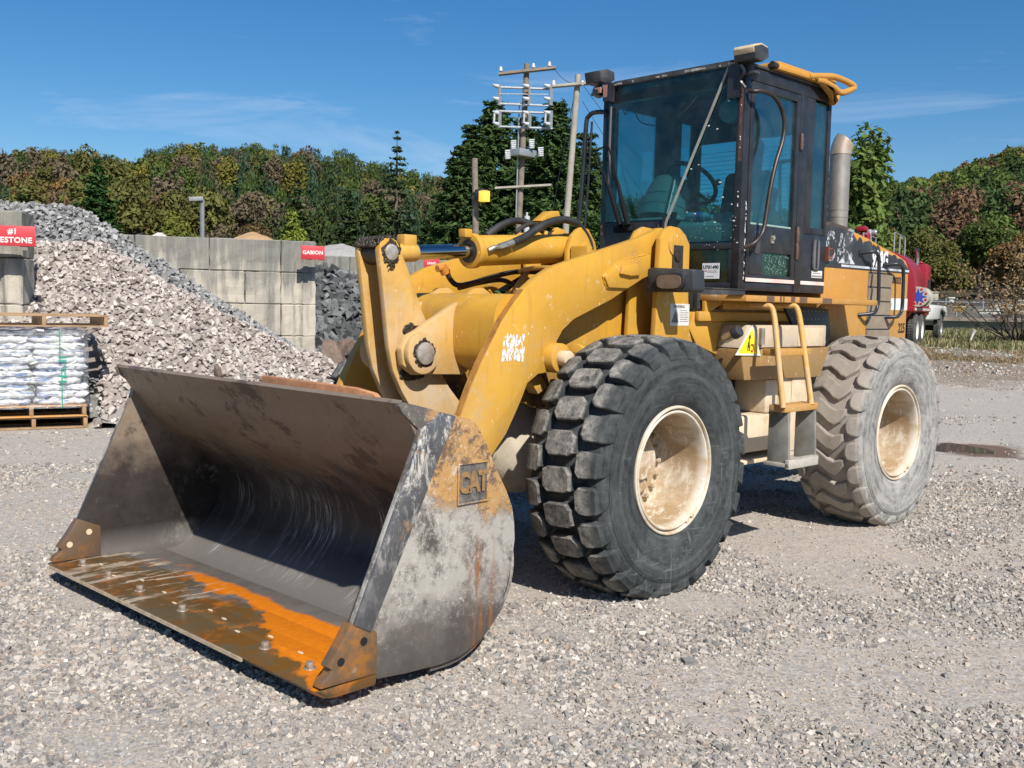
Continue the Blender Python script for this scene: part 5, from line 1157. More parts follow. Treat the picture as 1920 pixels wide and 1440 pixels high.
sz = np.clip(np.random.gamma(3., .0065, len(x)), .010, .07); col = PAL[np.random.choice(8, len(x), p=PALW)]*np.random.uniform(.75, 1.15, (len(x), 1))
g2 = stones('loose_stones', np.stack([x, y, hg(x, y)+sz*.1], 1), sz, M_ST, .5, .3, col); tag(g2, kind='stuff')
x, y, D = polar(170, 4.2, 14, 32, 1.2); k_ = tread(x, y); x, y = x[k_], y[k_]; sz = np.random.uniform(.02, .06, len(x))
g3 = stones('scattered_rocks', np.stack([x, y, hg(x, y)+sz*.08], 1), sz, M_ST, .55, .2, PAL[np.random.choice(8, len(x), p=PALW)]); tag(g3, kind='stuff')

# ---------- background frame: s to the right, d away, seen from the camera towards pixel 300
u_d = (G(300, 10)-G(300, 9)); u_d[2] = 0; u_d /= np.linalg.norm(u_d); u_s = np.array([-u_d[1], u_d[0], 0])*-1
if np.dot(u_s, G(600, 10)-G(300, 10)) < 0: u_s = -u_s
def B(s, d, z=0): return np.array([CAM[0], CAM[1], 0])+u_s*s+u_d*d+np.array([0, 0, z])
def BM(s, d, z=0, rz=0):                            # frame whose +x runs right, +y away, +z up
    p = B(s, d, z); M = Matrix(((u_s[0], u_d[0], 0, p[0]), (u_s[1], u_d[1], 0, p[1]), (0, 0, 1, p[2]), (0, 0, 0, 1))); return M@Matrix.Rotation(rz, 4, 'Z')
def sx(px, D): q = G(px, 1)-np.array([CAM[0], CAM[1], 0]); return D*float(np.dot(q, u_s))/float(np.dot(q, u_d))

def pile(name, segs, s0, s1, d0, d1, step, size, pal, kind_lab, slope=.66, jit=.06, dens=1.0, tintf=None, lim=None):
    n = int((s1-s0)*(d1-d0)/step**2*dens); s = np.random.uniform(s0, s1, n); d = np.random.uniform(d0, d1, n)
    def hh(s, d):
        h = np.full(s.shape, -9.)
        for (a, b_, H0, H1) in segs:                # crest line from a to b_ with height H0..H1
            ax_, ay = a; bx, by = b_; t = np.clip(((s-ax_)*(bx-ax_)+(d-ay)*(by-ay))/((bx-ax_)**2+(by-ay)**2+1e-9), 0, 1)
            h = np.maximum(h, H0+(H1-H0)*t-slope*np.maximum(0, np.hypot(s-ax_-(bx-ax_)*t, d-ay-(by-ay)*t)-.25)-0.)
        return h+(fbm(s, d, 1.6, 4)-.5)*.28
    # base surface
    ns, nd = int((s1-s0)/.12), int((d1-d0)/.12); S, Dg = np.meshgrid(np.linspace(s0, s1, ns), np.linspace(d0, d1, nd)); H = np.maximum(hh(S, Dg), -.25)-size*.6
    if lim is not None: H = np.where(lim(S, Dg), H, -.4)
    P0 = np.array([CAM[0], CAM[1], 0])+S[..., None]*u_s+Dg[..., None]*u_d; P0[..., 2] = H
    ii = np.arange(ns*nd).reshape(nd, ns); Fb = np.stack([ii[:-1, :-1], ii[:-1, 1:], ii[1:, 1:], ii[1:, :-1]], -1).reshape(-1, 4)
    h = hh(s, d); k = h > -.02
    if lim is not None: k &= lim(s, d)
    s, d, h = s[k], d[k], h[k]; m_ = len(s)
    pos = np.array([CAM[0], CAM[1], 0])+s[:, None]*u_s+d[:, None]*u_d; pos[:, 2] = h+np.random.uniform(-jit, jit*.5, m_)
    sz = np.random.uniform(.6, 1.5, m_)*size
    col = np.array(pal)[np.random.randint(0, len(pal), m_)]*np.random.uniform(.75, 1.15, (m_, 1))
    if tintf is not None: col = tintf(s, d, h, col)
    o = stones(name, pos, sz, M_ST, .62, .6, col, extra=(P0.reshape(-1, 3), Fb, np.mean(pal, 0)*.6))
    return tag(o, kind_lab, None, None, 'stuff')
GREY = [(.27, .27, .265), (.34, .34, .33), (.20, .20, .20), (.44, .435, .42), (.30, .295, .285)]
PINK = [(.47, .41, .37), (.54, .48, .43), (.40, .34, .305), (.50, .445, .40), (.36, .315, .285), (.60, .54, .485)]
DKG = [(.10, .105, .105), (.15, .155, .155), (.07, .075, .075), (.20, .205, .205)]
pile('grey_stone_pile', [((-5, 18.4), (-1.55, 18.3), 2.85, 3.02)], -4.6, 3.6, 13.6, 19.7, .042, .066, GREY, 'tall heap of grey crushed limestone against the block wall', .64, dens=.62)
pile('pink_stone_pile', [((-5, 16.8), (-1.1, 16.6), 2.28, 2.36), ((-1.1, 16.6), (2.1, 16.4), 2.32, .75)], -4.6, 3.4, 13.0, 17.6, .041, .060, PINK, 'broad heap of pinkish crushed limestone in front of the grey heap', .66, dens=.68, lim=lambda s, d: ~((s < sx(185, 13.6)) & (d < 14.35)))
s_a = sx(640, 24)
pile('dark_gabion_pile', [((s_a-1.2, 24.4), (s_a-.2, 24.4), 2.35, 2.3), ((s_a-.2, 24.4), (s_a+2.5, 24.4), 2.1, .9)], sx(580, 21), sx(760, 22), 18.3, 24.9, .10, .17, DKG, 'heap of coarse dark gabion stone beyond the wall end', .50, dens=.75)

# ---------- concrete block walls
def concrete():
    k = N('weathered_block_concrete', .9, 0, .2); k.co = k.n('ShaderNodeNewGeometry').outputs['Position']
    oi = k.n('ShaderNodeObjectInfo').outputs['Random']
    c = k.mix(k.rng(k.noise(1.1, 8, .65), .35, .65), (.46, .415, .335), (.34, .315, .265)); c = k.mix(k.mul(oi, .5), c, (.54, .49, .40))
    c = k.mix(k.mul(k.rng(k.noise(2.2, 7, .6, k.map((3, 3, .35))), .48, .70), .7), c, (.10, .10, .095))
    x, y, z = k.xyz(); zz = k.math('ADD', z, k.rng(k.noise(3, 6, .6, k.map((2, 2, .3))), .3, .7, -.5, .5))
    c = k.mix(k.mul(k.rng(zz, 1.75, 2.25), k.rng(k.noise(2.5, 8, .7, k.map((4, 4, .25))), .3, .62, .55, 1.)), c, (.165, .165, .15)); pt = k.mul(k.rng(k.noise(1.4, 8, .72), .54, .60), k.rng(z, 1.9, 1.6)); c = k.mix(k.mul(pt, .6), c, (.50, .45, .36)); c = k.mix(k.rng(k.noise(45, 8, .7), .5, .8, 0, .4), c, (.2, .19, .17))
    k.color(c); k.bump(k.noise(16, 9, .72), .5, .02); return k.m
M_CON = concrete()
def block_mesh(L_, groove, Hh=.605, W_=.60, seed=0):
    rn_ = random.Random(seed); b = MB(); g = .055
    if groove: pl = [(-L_/2, -W_/2), (-.10, -W_/2), (-.03, -W_/2+g), (.03, -W_/2+g), (.10, -W_/2), (L_/2, -W_/2), (L_/2, W_/2), (-L_/2, W_/2)]
    else: pl = [(-L_/2, -W_/2), (L_/2, -W_/2), (L_/2, W_/2), (-L_/2, W_/2)]
    b.prismz(pl, 0, Hh); me = b.mesh('concrete_block'); bm = bmesh.new(); bm.from_mesh(me); bmesh.ops.recalc_face_normals(bm, faces=bm.faces)
    bmesh.ops.bevel(bm, geom=[e for e in bm.edges], offset=.016, segments=1, affect='EDGES'); bmesh.ops.triangulate(bm, faces=[f for f in bm.faces if len(f.verts) > 4])
    bmesh.ops.subdivide_edges(bm, edges=[e for e in bm.edges if e.calc_length() > .25], cuts=3, use_grid_fill=True)
    for v in bm.verts: v.co += Vector((rn_.uniform(-.007, .007), rn_.uniform(-.009, .009), rn_.uniform(-.007, .007)))
    bm.to_mesh(me); bm.free(); me.materials.append(M_CON); return me
BLK = {(L_, g): [block_mesh(L_, g, seed=i) for i in range(3)] for L_ in (1.31, .66, .60) for g in (0, 1)}
def wall(lab, s0, d0, rz, rows, zb=0.):
    t = empty('block_wall', tuple(B(s0, d0, zb)), lab, 'wall'); M0 = BM(s0, d0, zb, rz); rn_ = random.Random(int(s0*10))
    t.matrix_world = M0
    for r, row in enumerate(rows):
        x = 0.
        for (L_, g) in row:
            if L_ < 0: x += L_; continue
            o = bpy.data.objects.new('concrete_block', rn_.choice(BLK[(L_, g)])); COL.objects.link(o); o.parent = t
            o.matrix_basis = Matrix.Translation((x-L_/2-.006+rn_.uniform(-.006, .006), .30+rn_.uniform(-.012, .012), r*.612)); x -= L_+.008
    return t
# rows are laid from the right-hand end leftwards
e_, f_ = [(.66, 1), (1.31, 0), (1.31, 0), (1.31, 0), (1.31, 0)], [(.66, 1), (.66, 0), (1.31, 0), (1.31, 0), (1.31, 0), (.66, 0)]
wall('long weathered concrete block wall carrying the middle red sign', sx(597, 19.6), 19.9, rad(-3), [e_, f_, e_, f_, e_], -.33)
o2_ = [(.60, 1), (.60, 1)]
wall('short concrete block wall end behind the bagged pallet', sx(46, 14.9), 14.7, rad(-8), [[(.60, 1), (.60, 1), (.60, 0)]]*4+[[(.60, 0), (.60, 0)]], -.38)
for i_, lab in enumerate(('back wall of tall grooved concrete blocks right of the dark stone heap',)):
    wall(lab, sx(880, 26.5), 26.2, rad(2), [[(.66, 1)]*13, [(1.31, 0)]*6+[(.66, 0)], [(.66, 1)]*13, [(1.31, 0)]*7, [(.66, 1)]*13], -.33)
def sign(lab, s, d, z, w_, h_, lines, rz, sizes, yoff, xoff=(0, 0)):
    t = empty('sign_board', tuple(B(s, d, z)), lab, 'sign'); M0 = BM(s, d, z, rz); t.matrix_world = M0
    b = MB(); b.box((-w_/2, -.012, -h_/2), (w_/2, .0, h_/2)); o = b.build('board', simple('faded_red_sign', (.52, .035, .05), .5, 0, (.45, .03, .04), 3), None, bevel=.003); o.parent = t
    for body, sz_, yo, xo in zip(lines, sizes, yoff, xoff):
        o = text('lettering', body, sz_, Matrix.Translation((xo, -.0125, yo))@Matrix.Rotation(math.pi/2, 4, 'X'), M_WHT, None, .001, 1.0, 1.08, bold=sz_*.035); o.parent = t
    b = MB(); b.box((-w_*.25, 0, -h_/2-.05), (-w_*.25+.09, .04, h_/2-.02)); b.box((w_*.25, 0, -h_/2-.05), (w_*.25+.09, .04, h_/2-.02)); o = b.build('backing', simple('grey_wood', (.25, .21, .17), .8, 0, (.16, .14, .12), 10)); o.parent = t
    return t
zp = lambda py, px, D: CAM[2]-(py-hy(px))*D/FPX*.97
pp = P(21, 441, 14.3); z_ = pp[2]; sign('red board lettered #1 LIMESTONE at the left edge', sx(10, 14.35), 14.35, z_, .74, .255, ['#1', 'LIMESTONE'], rad(-8), [.098, .098], [.055, -.055], [.10, .06])
z_ = P(586, 472, 19.3)[2]; sign('red board lettered GABION hanging on the corner of the long wall', sx(586, 19.5), 19.5, z_, .44, .26, ['GABION'], rad(-3), [.095], [0])
z_ = P(808, 490, 25.4)[2]; sign('small red board lettered SAND on the back wall', sx(808, 25.1), 25.1, z_, .42, .24, ['SAND'], rad(2), [.085], [-.03])

# ---------- heaps seen over the walls
def mound(name, lab, s, d, rs, rd, H, col, zb=1.2, seed=1, jag=.08, pw=.8):
    n1, n2 = 60, 40; S, T = np.meshgrid(np.linspace(-1, 1, n1), np.linspace(-1, 1, n2)); r = np.hypot(S, T)
    Hh = H*np.clip(1-r, 0, 1)**pw+(fbm(S*rs, T*rd, .7, seed)-.5)*jag*4*np.clip(1.1-r, 0, 1); P0 = np.array([CAM[0], CAM[1], 0])+(s+S[..., None]*rs)*u_s+(d+T[..., None]*rd)*u_d; P0[..., 2] = zb+Hh
    ii = np.arange(n1*n2).reshape(n2, n1); Fb = np.stack([ii[:-1, :-1], ii[:-1, 1:], ii[1:, 1:], ii[1:, :-1]], -1).reshape(-1, 4)
    return tag(mesh_np(name, P0.reshape(-1, 3), Fb, simple(name+'_mat', col, .95, 0, tuple(c*.7 for c in col), 9, .8), smooth=False), lab, None, None, 'stuff')
mound('sand_heap', 'tan heap of sand behind the long wall', sx(475, 30), 30, 1.7, 1.6, 2.75, (.45, .29, .15), .8, 3, .05, .22)
mound('pale_stone_heap', 'pale grey stone heap above the back wall', sx(640, 29.5), 29.5, 1.9, 1.6, 2.35, (.34, .33, .31), .95, 5, .06, .25)
mound('white_fines_heap', 'smooth white heap behind the tall grey heap', sx(300, 23.5), 22.8, 2.4, 1.6, 2.2, (.55, .53, .49), .8, 6, .02)

# ---------- boulders
def rock_mesh(seed):
    rn_ = random.Random(seed); bm = bmesh.new(); bmesh.ops.create_icosphere(bm, subdivisions=3, radius=1)
    for v in bm.verts: v.co.x *= 1.15
    pl = [Vector((rn_.gauss(0, 1), rn_.gauss(0, 1), rn_.gauss(0, 1))).normalized() for _ in range(14)]
    for v in bm.verts:
        for p_ in pl:
            d_ = v.co.dot(p_)-.58
            if d_ > 0: v.co -= p_*d_
        v.co *= 1+rn_.uniform(-.015, .015)
    me = bpy.data.meshes.new('boulder'); bm.to_mesh(me); bm.free(); me.polygons.foreach_set('use_smooth', [False]*len(me.polygons)); me.materials.append(M_BLD); return me
M_BLD = simple('rusty_brown_rock', (.11, .075, .058), .9, 0, (.22, .16, .12), 5, .8)
spots = [(648, 652, 20.0, .30, 'brown boulder highest up, touching the dark stone heap'), (628, 684, 19.0, .40, 'largest flat rusty boulder at the foot of the dark heap'), (606, 702, 17.6, .30, 'low brown boulder behind the bucket rim, between pink and dark heaps'), (660, 672, 19.0, .34, 'brown boulder beside the far lift arm'), (612, 668, 19.6, .22, 'small brown boulder half buried at the heap edge')]
for i, (px_, py_, D_, r_, lab) in enumerate(spots):
    p_ = P(px_, py_, D_); o = bpy.data.objects.new('boulder', rock_mesh(i+3)); COL.objects.link(o); o.location = p_; o.scale = (r_*1.25, r_, r_*.85); o.rotation_euler = (i, i*.7, i*2.1); tag(o, lab, 'boulder', 'rusty brown boulders')
p_ = P(409, 698, 13.7); o = bpy.data.objects.new('boulder', rock_mesh(20)); COL.objects.link(o); o.location = p_; o.scale = (.08, .08, .16); o.rotation_euler = (.2, .3, 1); tag(o, 'upright reddish stone just above the far bucket rim', 'rock')

# ---------- pallets and bags
M_WD = simple('weathered_pallet_wood', (.42, .27, .14), .8, 0, (.26, .16, .09), 7, .2)
M_WD2 = simple('orange_pallet_wood', (.58, .26, .05), .8, 0, (.50, .33, .17), 4, .2)
def pallet(lab, M, Lx=1.15, Ly=1.0, mat=M_WD, group='wooden pallets', H=.14, blocks=False):
    t = empty('wooden_pallet', tuple(M.translation), lab, 'pallet', group); t.matrix_world = M
    def ch(b, nm, mt=mat): o = b.build(nm, mt, None, bevel=.003); o.parent = t
    n = 7
    for i in range(n):
        b = MB(); y = -Ly/2+.045+(Ly-.09)*i/(n-1); b.box((-Lx/2, y-.045, H-.018), (Lx/2, y+.045, H)); ch(b, 'deck_board')
    for x in (-Lx/2+.03, -.02, Lx/2-.03):
        b = MB(); b.box((x-.022, -Ly/2+.002, .0165), (x+.022, Ly/2-.002, H-.0185)); ch(b, 'stringer', M_WD)
    for y in (-Ly/2+.05, 0, Ly/2-.05):
        b = MB(); b.box((-Lx/2+.001, y-.045, 0), (Lx/2-.001, y+.045, .016)); ch(b, 'bottom_board')
    return t
rzp = rad(9); s_p, d_p = sx(60, 13.6), 13.55
pM = BM(s_p, d_p, .005, rzp); pallet('wooden pallet on the gravel under the other two loads', pM)
pM2 = BM(s_p-.02, d_p-.03, .146, rzp); pallet('orange stained pallet directly below the white bags', pM2, 1.17, 1.0, M_WD2)
zt = .146+.14; nl = 11; lh = .082; topz = zt+nl*lh+.02
pM3 = BM(s_p+.10, d_p-.05, topz+.012, rzp+rad(3)); pallet('empty wooden pallet lying on top of the white bags', pM3, 1.38, 1.1)
def bagmat():
    k = N('white_blue_woven_bag', .45, 0, .5); oi = k.n('ShaderNodeObjectInfo').outputs['Random']
    cb = k.n('ShaderNodeCombineXYZ'); k.l(k.mul(oi, 40.), cb.inputs[0]); va = k.n('ShaderNodeVectorMath'); va.operation = 'ADD'; k.l(k.co, va.inputs[0]); k.l(cb.outputs[0], va.inputs[1])
    mp_ = k.n('ShaderNodeMapping'); mp_.inputs['Scale'].default_value = (1.2, 2, 13); k.l(va.outputs[0], mp_.inputs[0])
    c = k.mix(k.rng(k.noise(3.2, 6, .6, mp_.outputs[0], .6), .52, .58), (.88, .88, .87), (.10, .20, .44)); c = k.mix(k.rng(k.noise(2, 5, .6), .55, .7), c, (.78, .78, .76)); k.color(c)
    k.bump(k.noise(9, 8, .7, mp_.outputs[0], 1.), .9, .02); return k.m
M_BAG = bagmat()
def bag_mesh(seed):
    rn_ = random.Random(seed); bm = bmesh.new(); bmesh.ops.create_grid(bm, x_segments=2, y_segments=2, size=1); bm.free()
    n1, n2 = 26, 14; vs = []; ph = [rn_.uniform(0, 6) for _ in range(5)]
    for i in range(n1+1):
        u = -1+2*i/n1
        for j in range(n2):
            a = 2*math.pi*j/n2; e = (1-abs(u)**5)**.5 if abs(u) < 1 else 0; c, s = math.cos(a), math.sin(a)
            y = .235*math.copysign(abs(c)**.45, c)*(.90+.10*e); z = (.042*e+.006)*math.copysign(abs(s)**.8, s)
            y += .012*math.sin(u*7+ph[0])+.008*math.sin(u*17+ph[1]); z += .007*math.sin(u*9+ph[2]+y*9)+.004*math.sin(u*21+ph[3]); vs.append((u*.285, y, z))
    b = MB(); b.add(vs, [(i*n2+j, i*n2+(j+1) % n2, (i+1)*n2+(j+1) % n2, (i+1)*n2+j) for i in range(n1) for j in range(n2)]+[tuple(range(n2-1, -1, -1)), tuple(range(n1*n2, n1*n2+n2))]); me = b.mesh('white_bag'); me.materials.append(M_BAG)
    me.polygons.foreach_set('use_smooth', [True]*len(me.polygons)); return me
BAGM = [bag_mesh(i) for i in range(5)]; rn = random.Random(12)
BP = BM(s_p-.02, d_p-.03, 0, rzp)
for l in range(nl):
    for c_ in range(2):
        for rw in range(2):
            o = bpy.data.objects.new('white_bag', rn.choice(BAGM)); COL.objects.link(o)
            o.matrix_world = BP@Matrix.Translation((-.285+.57*c_+rn.uniform(-.05, .05), -.25+.5*rw+rn.uniform(-.018, .018)*(1 if rw == 0 else .3), zt+.045+l*lh))@Matrix.Rotation(rn.uniform(-.03, .03)+(math.pi if rn.random() < .5 else 0), 4, 'Z')
            tag(o, ('bottom', 'second', 'third', 'fourth', 'fifth', 'sixth', 'seventh', 'eighth', 'ninth', 'tenth', 'top')[l]+' layer white and blue bag, '+('left', 'right')[c_]+' column, '+('front', 'back')[rw]+' row of the wrapped stack', 'bag', 'white bags stacked on the pallet')
k = N('clear_stretch_film', .12, 0, .5); t = k.t; t.nodes.remove(k.b); tr = k.n('ShaderNodeBsdfTransparent'); gl = k.n('ShaderNodeBsdfGlossy'); gl.inputs['Roughness'].default_value = .16; df = k.n('ShaderNodeBsdfDiffuse'); df.inputs[0].default_value = (.8, .82, .84, 1)
bp = k.n('ShaderNodeBump'); bp.inputs['Strength'].default_value = 1; bp.inputs['Distance'].default_value = .05; k.l(k.noise(7, 8, .65, k.map((1, 1, 1.6)), 1.2), bp.inputs['Height']); k.l(bp.outputs[0], gl.inputs['Normal']); k.l(bp.outputs[0], df.inputs['Normal'])
m1, m2 = k.n('ShaderNodeMixShader'), k.n('ShaderNodeMixShader'); k.l(k.rng(k.noise(5, 8, .7, None, 1.), .40, .75, .03, .42), m1.inputs[0]); k.l(tr.outputs[0], m1.inputs[1]); k.l(df.outputs[0], m1.inputs[2]); m2.inputs[0].default_value = .10; k.l(m1.outputs[0], m2.inputs[1]); k.l(gl.outputs[0], m2.inputs[2])
k.l(m2.outputs[0], [q for q in t.nodes if q.type == 'OUTPUT_MATERIAL'][0].inputs[0])
vs = []; n1, n2 = 96, 30; wx, wy = .615, .545
for j in range(n2+1):
    z = zt-.03+(nl*lh+.06)*j/n2
    for i in range(n1):
        a = 2*math.pi*i/n1; c, s = math.cos(a), math.sin(a); q = .22; x = wx*math.copysign(abs(c)**q, c); y = wy*math.copysign(abs(s)**q, s)
        w_ = 1+.010*math.sin(a*9+z*13)+.008*math.sin(a*23-z*31)+rn.uniform(-.004, .004); tp = 1-.06*max(0, (j-n2+4)/4)**2; vs.append(BP@Vector((x*w_*tp, y*w_*tp, z)))
b = MB(); b.add(vs, [(j*n1+i, j*n1+(i+1) % n1, (j+1)*n1+(i+1) % n1, (j+1)*n1+i) for j in range(n2) for i in range(n1)])
FLM = b.build('plastic_wrap', k.m, smooth=80); tag(FLM, 'clear wrinkled plastic film wrapped round the stack of white bags', 'plastic wrap')
b = MB()
for x, z0_, z1_ in ((.30, zt-.03, zt+.45), (.335, zt+.33, zt+.50), (.28, zt+.6, zt+.9)): b.box((x, -.575, z0_), (x+.012, -.565, z1_))
for z in (zt+.28, zt+.34, zt+.52, zt+.56): b.box((.27, -.578, z), (.36, -.568, z+.02))
b.v = [tuple(BP@Vector(q)) for q in b.v]; tag(b.build('green_strap', simple('green_tape', (.02, .32, .22), .5)), 'green tape strap on the front of the wrapped bags', 'strap')
for i in range(40):
    b = MB(); x, z = rn.uniform(-.55, .5), zt+rn.uniform(.02, nl*lh); a = rn.uniform(-.5, .5); l = rn.uniform(.03, .09); p0 = Vector((x, -.552-rn.random()*.015, z)); p1 = p0+Vector((l*math.cos(a), rn.uniform(-.02, .0), l*math.sin(a))); w_ = rn.uniform(.008, .03)
    b.add([p0, p1, p1+Vector((0, .002, w_)), p0+Vector((0, .002, w_*.6)), p0+Vector((0, .004, 0)), p1+Vector((0, .004, 0)), p1+Vector((0, .006, w_)), p0+Vector((0, .006, w_*.6))], [(0, 1, 2, 3), (7, 6, 5, 4), (0, 4, 5, 1), (2, 6, 7, 3), (1, 5, 6, 2), (0, 3, 7, 4)])
    b.v = [tuple(BP@Vector(q)) for q in b.v]; b.build('film_tab', M_WHT, FLM, smooth=None)

# ---------- poles
M_PW = simple('weathered_pole_wood', (.16, .125, .10), .9, 0, (.26, .22, .18), 3, .3); M_PW2 = simple('pale_pole_wood', (.38, .35, .30), .9, 0, (.26, .23, .19), 2, .3)
M_GAL = simple('galvanised_steel', (.42, .44, .46), .4, .5, (.32, .34, .36), 8); M_PORC = simple('grey_porcelain', (.40, .41, .43), .3, 0, (.55, .57, .6), 6)
def pole(lab, px0, py0, px1, py1, D_, r, mat):
    top, bot = P(px0, py0, D_), P(px1, py1, D_); dr_ = (top-bot)/(top[2]-bot[2]); zg = float(hg(bot[0], bot[1])); base = bot+dr_*(zg-.2-bot[2])
    t = empty('utility_pole', tuple(base), lab, 'utility pole', 'poles behind the walls'); b = MB(); b.cyl(base, top, r*1.25, r, n=14); o = b.build('pole', mat, t, smooth=50); return t, top, base
D1 = 44; T1, t1, b1 = pole('short weathered pole with an amber light box', 890, 297, 892, 450, D1, .13, M_PW)
b = MB(); c_ = P(903, 366, D1-.4); b.box(c_-np.array([.22, .2, .2]), c_+np.array([.22, .2, .24])); LB_ = b.build('lamp_housing', M_BLK2, T1, bevel=.03)
am = N('lit_amber_lens', .3); am.color((.9, .4, .05)); am.b.inputs['Emission Color'].default_value = (1, .42, .06, 1); am.b.inputs['Emission Strength'].default_value = 1.1
b = MB(); c_ = P(908, 368, D1-.7); b.box(c_-np.array([.17, .17, .22]), c_+np.array([.17, .17, .22])); b.build('amber_lens', am.m, LB_, bevel=.02)
b = MB(); b.cyl(P(886, 362, D1-.16), P(898, 360, D1-.2), .05, n=8); b.build('clamp', M_BLK, LB_)
D2 = 48; T2, t2, b2 = pole('tall utility pole loaded with switchgear, insulators and crossarms', 988, 120, 972, 430, D2, .13, M_PW)
def bar(T, nm, a, b_, w_, mat, D_, dD=-.25, off=0): b = MB(); b.cyl(P(a[0], a[1], D_+dD), P(b_[0], b_[1], D_+dD+off), w_, n=6); return b.build(nm, mat, T)
bar(T2, 'crossarm', (935, 139), (1042, 127), .10, M_PW, D2); bar(T2, 'crossarm', (928, 353), (1036, 347), .07, M_PW2, D2)
for yy_, x0_, x1_2 in ((165, 930, 1030), (196, 932, 1030), (210, 930, 1034), (239, 930, 1036)): bar(T2, 'steel_rail', (x0_, yy_-2), (x1_2, yy_+2), .06, M_GAL, D2, -.35)
bar(T2, 'steel_rail', (932, 176), (1028, 177), .025, M_GAL, D2, -.4)
for x_ in (930, 986, 1026):
    for y0_, y1_ in ((158, 198), (207, 240)):
        b = MB(); b.box(P(x_+4, y0_, D2-.45), P(x_+10, y1_, D2-.35)); b.build('mounting_plate', M_GAL, T2)
    for y_ in (162, 186, 212, 233):
        b = MB(); b.cyl(P(x_+4, y_, D2-.5), P(x_-4, y_-2, D2-.6), .10, .07, n=10); b.cyl(P(x_-4, y_-2, D2-.6), P(x_-6, y_-4, D2-.62), .05, .05, n=8); b.build('insulator', M_PORC, T2, smooth=40)
    b = MB(); b.cyl(P(x_-3, 213, D2-.65), P(x_-4, 231, D2-.65), .05, n=8); b.build('fuse_tube', M_PORC, T2)
for x_ in (939, 1000, 1030):
    b = MB(); b.cyl(P(x_, 133-(x_-939)*.1, D2-.25), P(x_, 125-(x_-939)*.1, D2-.25), .10, .06, n=10); b.build('insulator', M_PORC, T2, smooth=40)
b = MB(); b.box(P(957, 279, D2-.5), P(1006, 296, D2-.1)); b.build('equipment_frame', M_GAL, T2, bevel=.02)
for x_, y_ in ((952, 290), (963, 272), (997, 270), (1014, 285)):
    b = MB()
    for i in range(5): b.cyl(P(x_-5, y_-7+i*3.5, D2-.5), P(x_+5, y_-7.5+i*3.5, D2-.5), .045, n=8)
    b.box(P(x_-5, y_-3, D2-.55), P(x_+4, y_+6, D2-.4)); b.build('surge_arrester', M_PORC, T2)
b = MB(); b.cyl(P(974, 190, D2-.2), P(967, 420, D2-.2), .035, n=8); b.build('conduit', M_GAL, T2)
b = MB(); b.cyl(P(988, 405, D2-.3), P(987, 440, D2-.3), .14, n=12); b.cyl(P(988, 398, D2-.3), P(988, 405, D2-.3), .05, n=8); b.build('white_canister', M_PORC, T2)
D3 = 46; T3, t3, b3 = pole('pale leaning utility pole close to the cab', 1084, 140, 1060, 440, D3, .13, M_PW2)
bar(T3, 'crossarm', (1035, 162), (1140, 153), .09, M_PW2, D3)
for x_ in (1038, 1092): b = MB(); b.cyl(P(x_, 160, D3-.25), P(x_, 151, D3-.25), .1, .06, n=10); b.build('insulator', M_PORC, T3, smooth=40)
def wire(lab, a, b_, sag, r=.012, par=None):
    a, b_ = np.array(a), np.array(b_); pts = [a+(b_-a)*t-np.array([0, 0, sag*4*t*(1-t)]) for t in np.linspace(0, 1, 13)]; b = MB(); b.tube(pts, r, 5, sub=1); o = b.build('overhead_wire', M_BLK, None, smooth=60); return tag(o, lab, 'wire', 'overhead wires')
wire('thin wire from the switchgear pole to the pale pole', P(1040, 130, D2), P(1092, 152, D3), .3); wire('guy wire slanting down from the top of the pale pole', P(1082, 150, D3), P(1036, 396, D3+1), 0, .015)
for i, (y0_, px_, py_) in enumerate(((158, 1420, 520), (190, 1400, 600), (255, 1300, 560))):
    wire(('upper', 'middle', 'lower')[i]+' wire running right from the pale pole behind the cab', P(1092, y0_, D3), P(px_, py_, 52), .6)
# grey shoebox lamp post
D4 = 34; top, bot = P(379, 374, D4), P(379, 450, D4); base = np.array([bot[0], bot[1], .4]); t = empty('lamp_post', tuple(base), 'slim grey lamp post with a flat box head beyond the wall', 'lamp post')
b = MB(); b.box(base-np.array([.05, .05, 0]), np.array([top[0]+.05, top[1]+.05, top[2]])); M_LP = simple('grey_painted_steel', (.20, .21, .22), .5, 0, (.26, .27, .28), 4); b.build('pole', M_LP, t)
b = MB(); a_, c_ = P(354, 374, D4), P(381, 373, D4); dv = (c_-a_)/np.linalg.norm(c_-a_); nv = np.array([-dv[1], dv[0], 0])*.13; b.add([a_-nv+(0, 0, -.06), c_-nv+(0, 0, -.06), c_+nv+(0, 0, -.06), a_+nv+(0, 0, -.06), a_-nv+(0, 0, .07), c_-nv+(0, 0, .07), c_+nv+(0, 0, .07), a_+nv+(0, 0, .07)], [(0, 3, 2, 1), (4, 5, 6, 7), (0, 1, 5, 4), (1, 2, 6, 5), (2, 3, 7, 6), (3, 0, 4, 7)]); b.build('lamp_head', M_LP, t, bevel=.01)

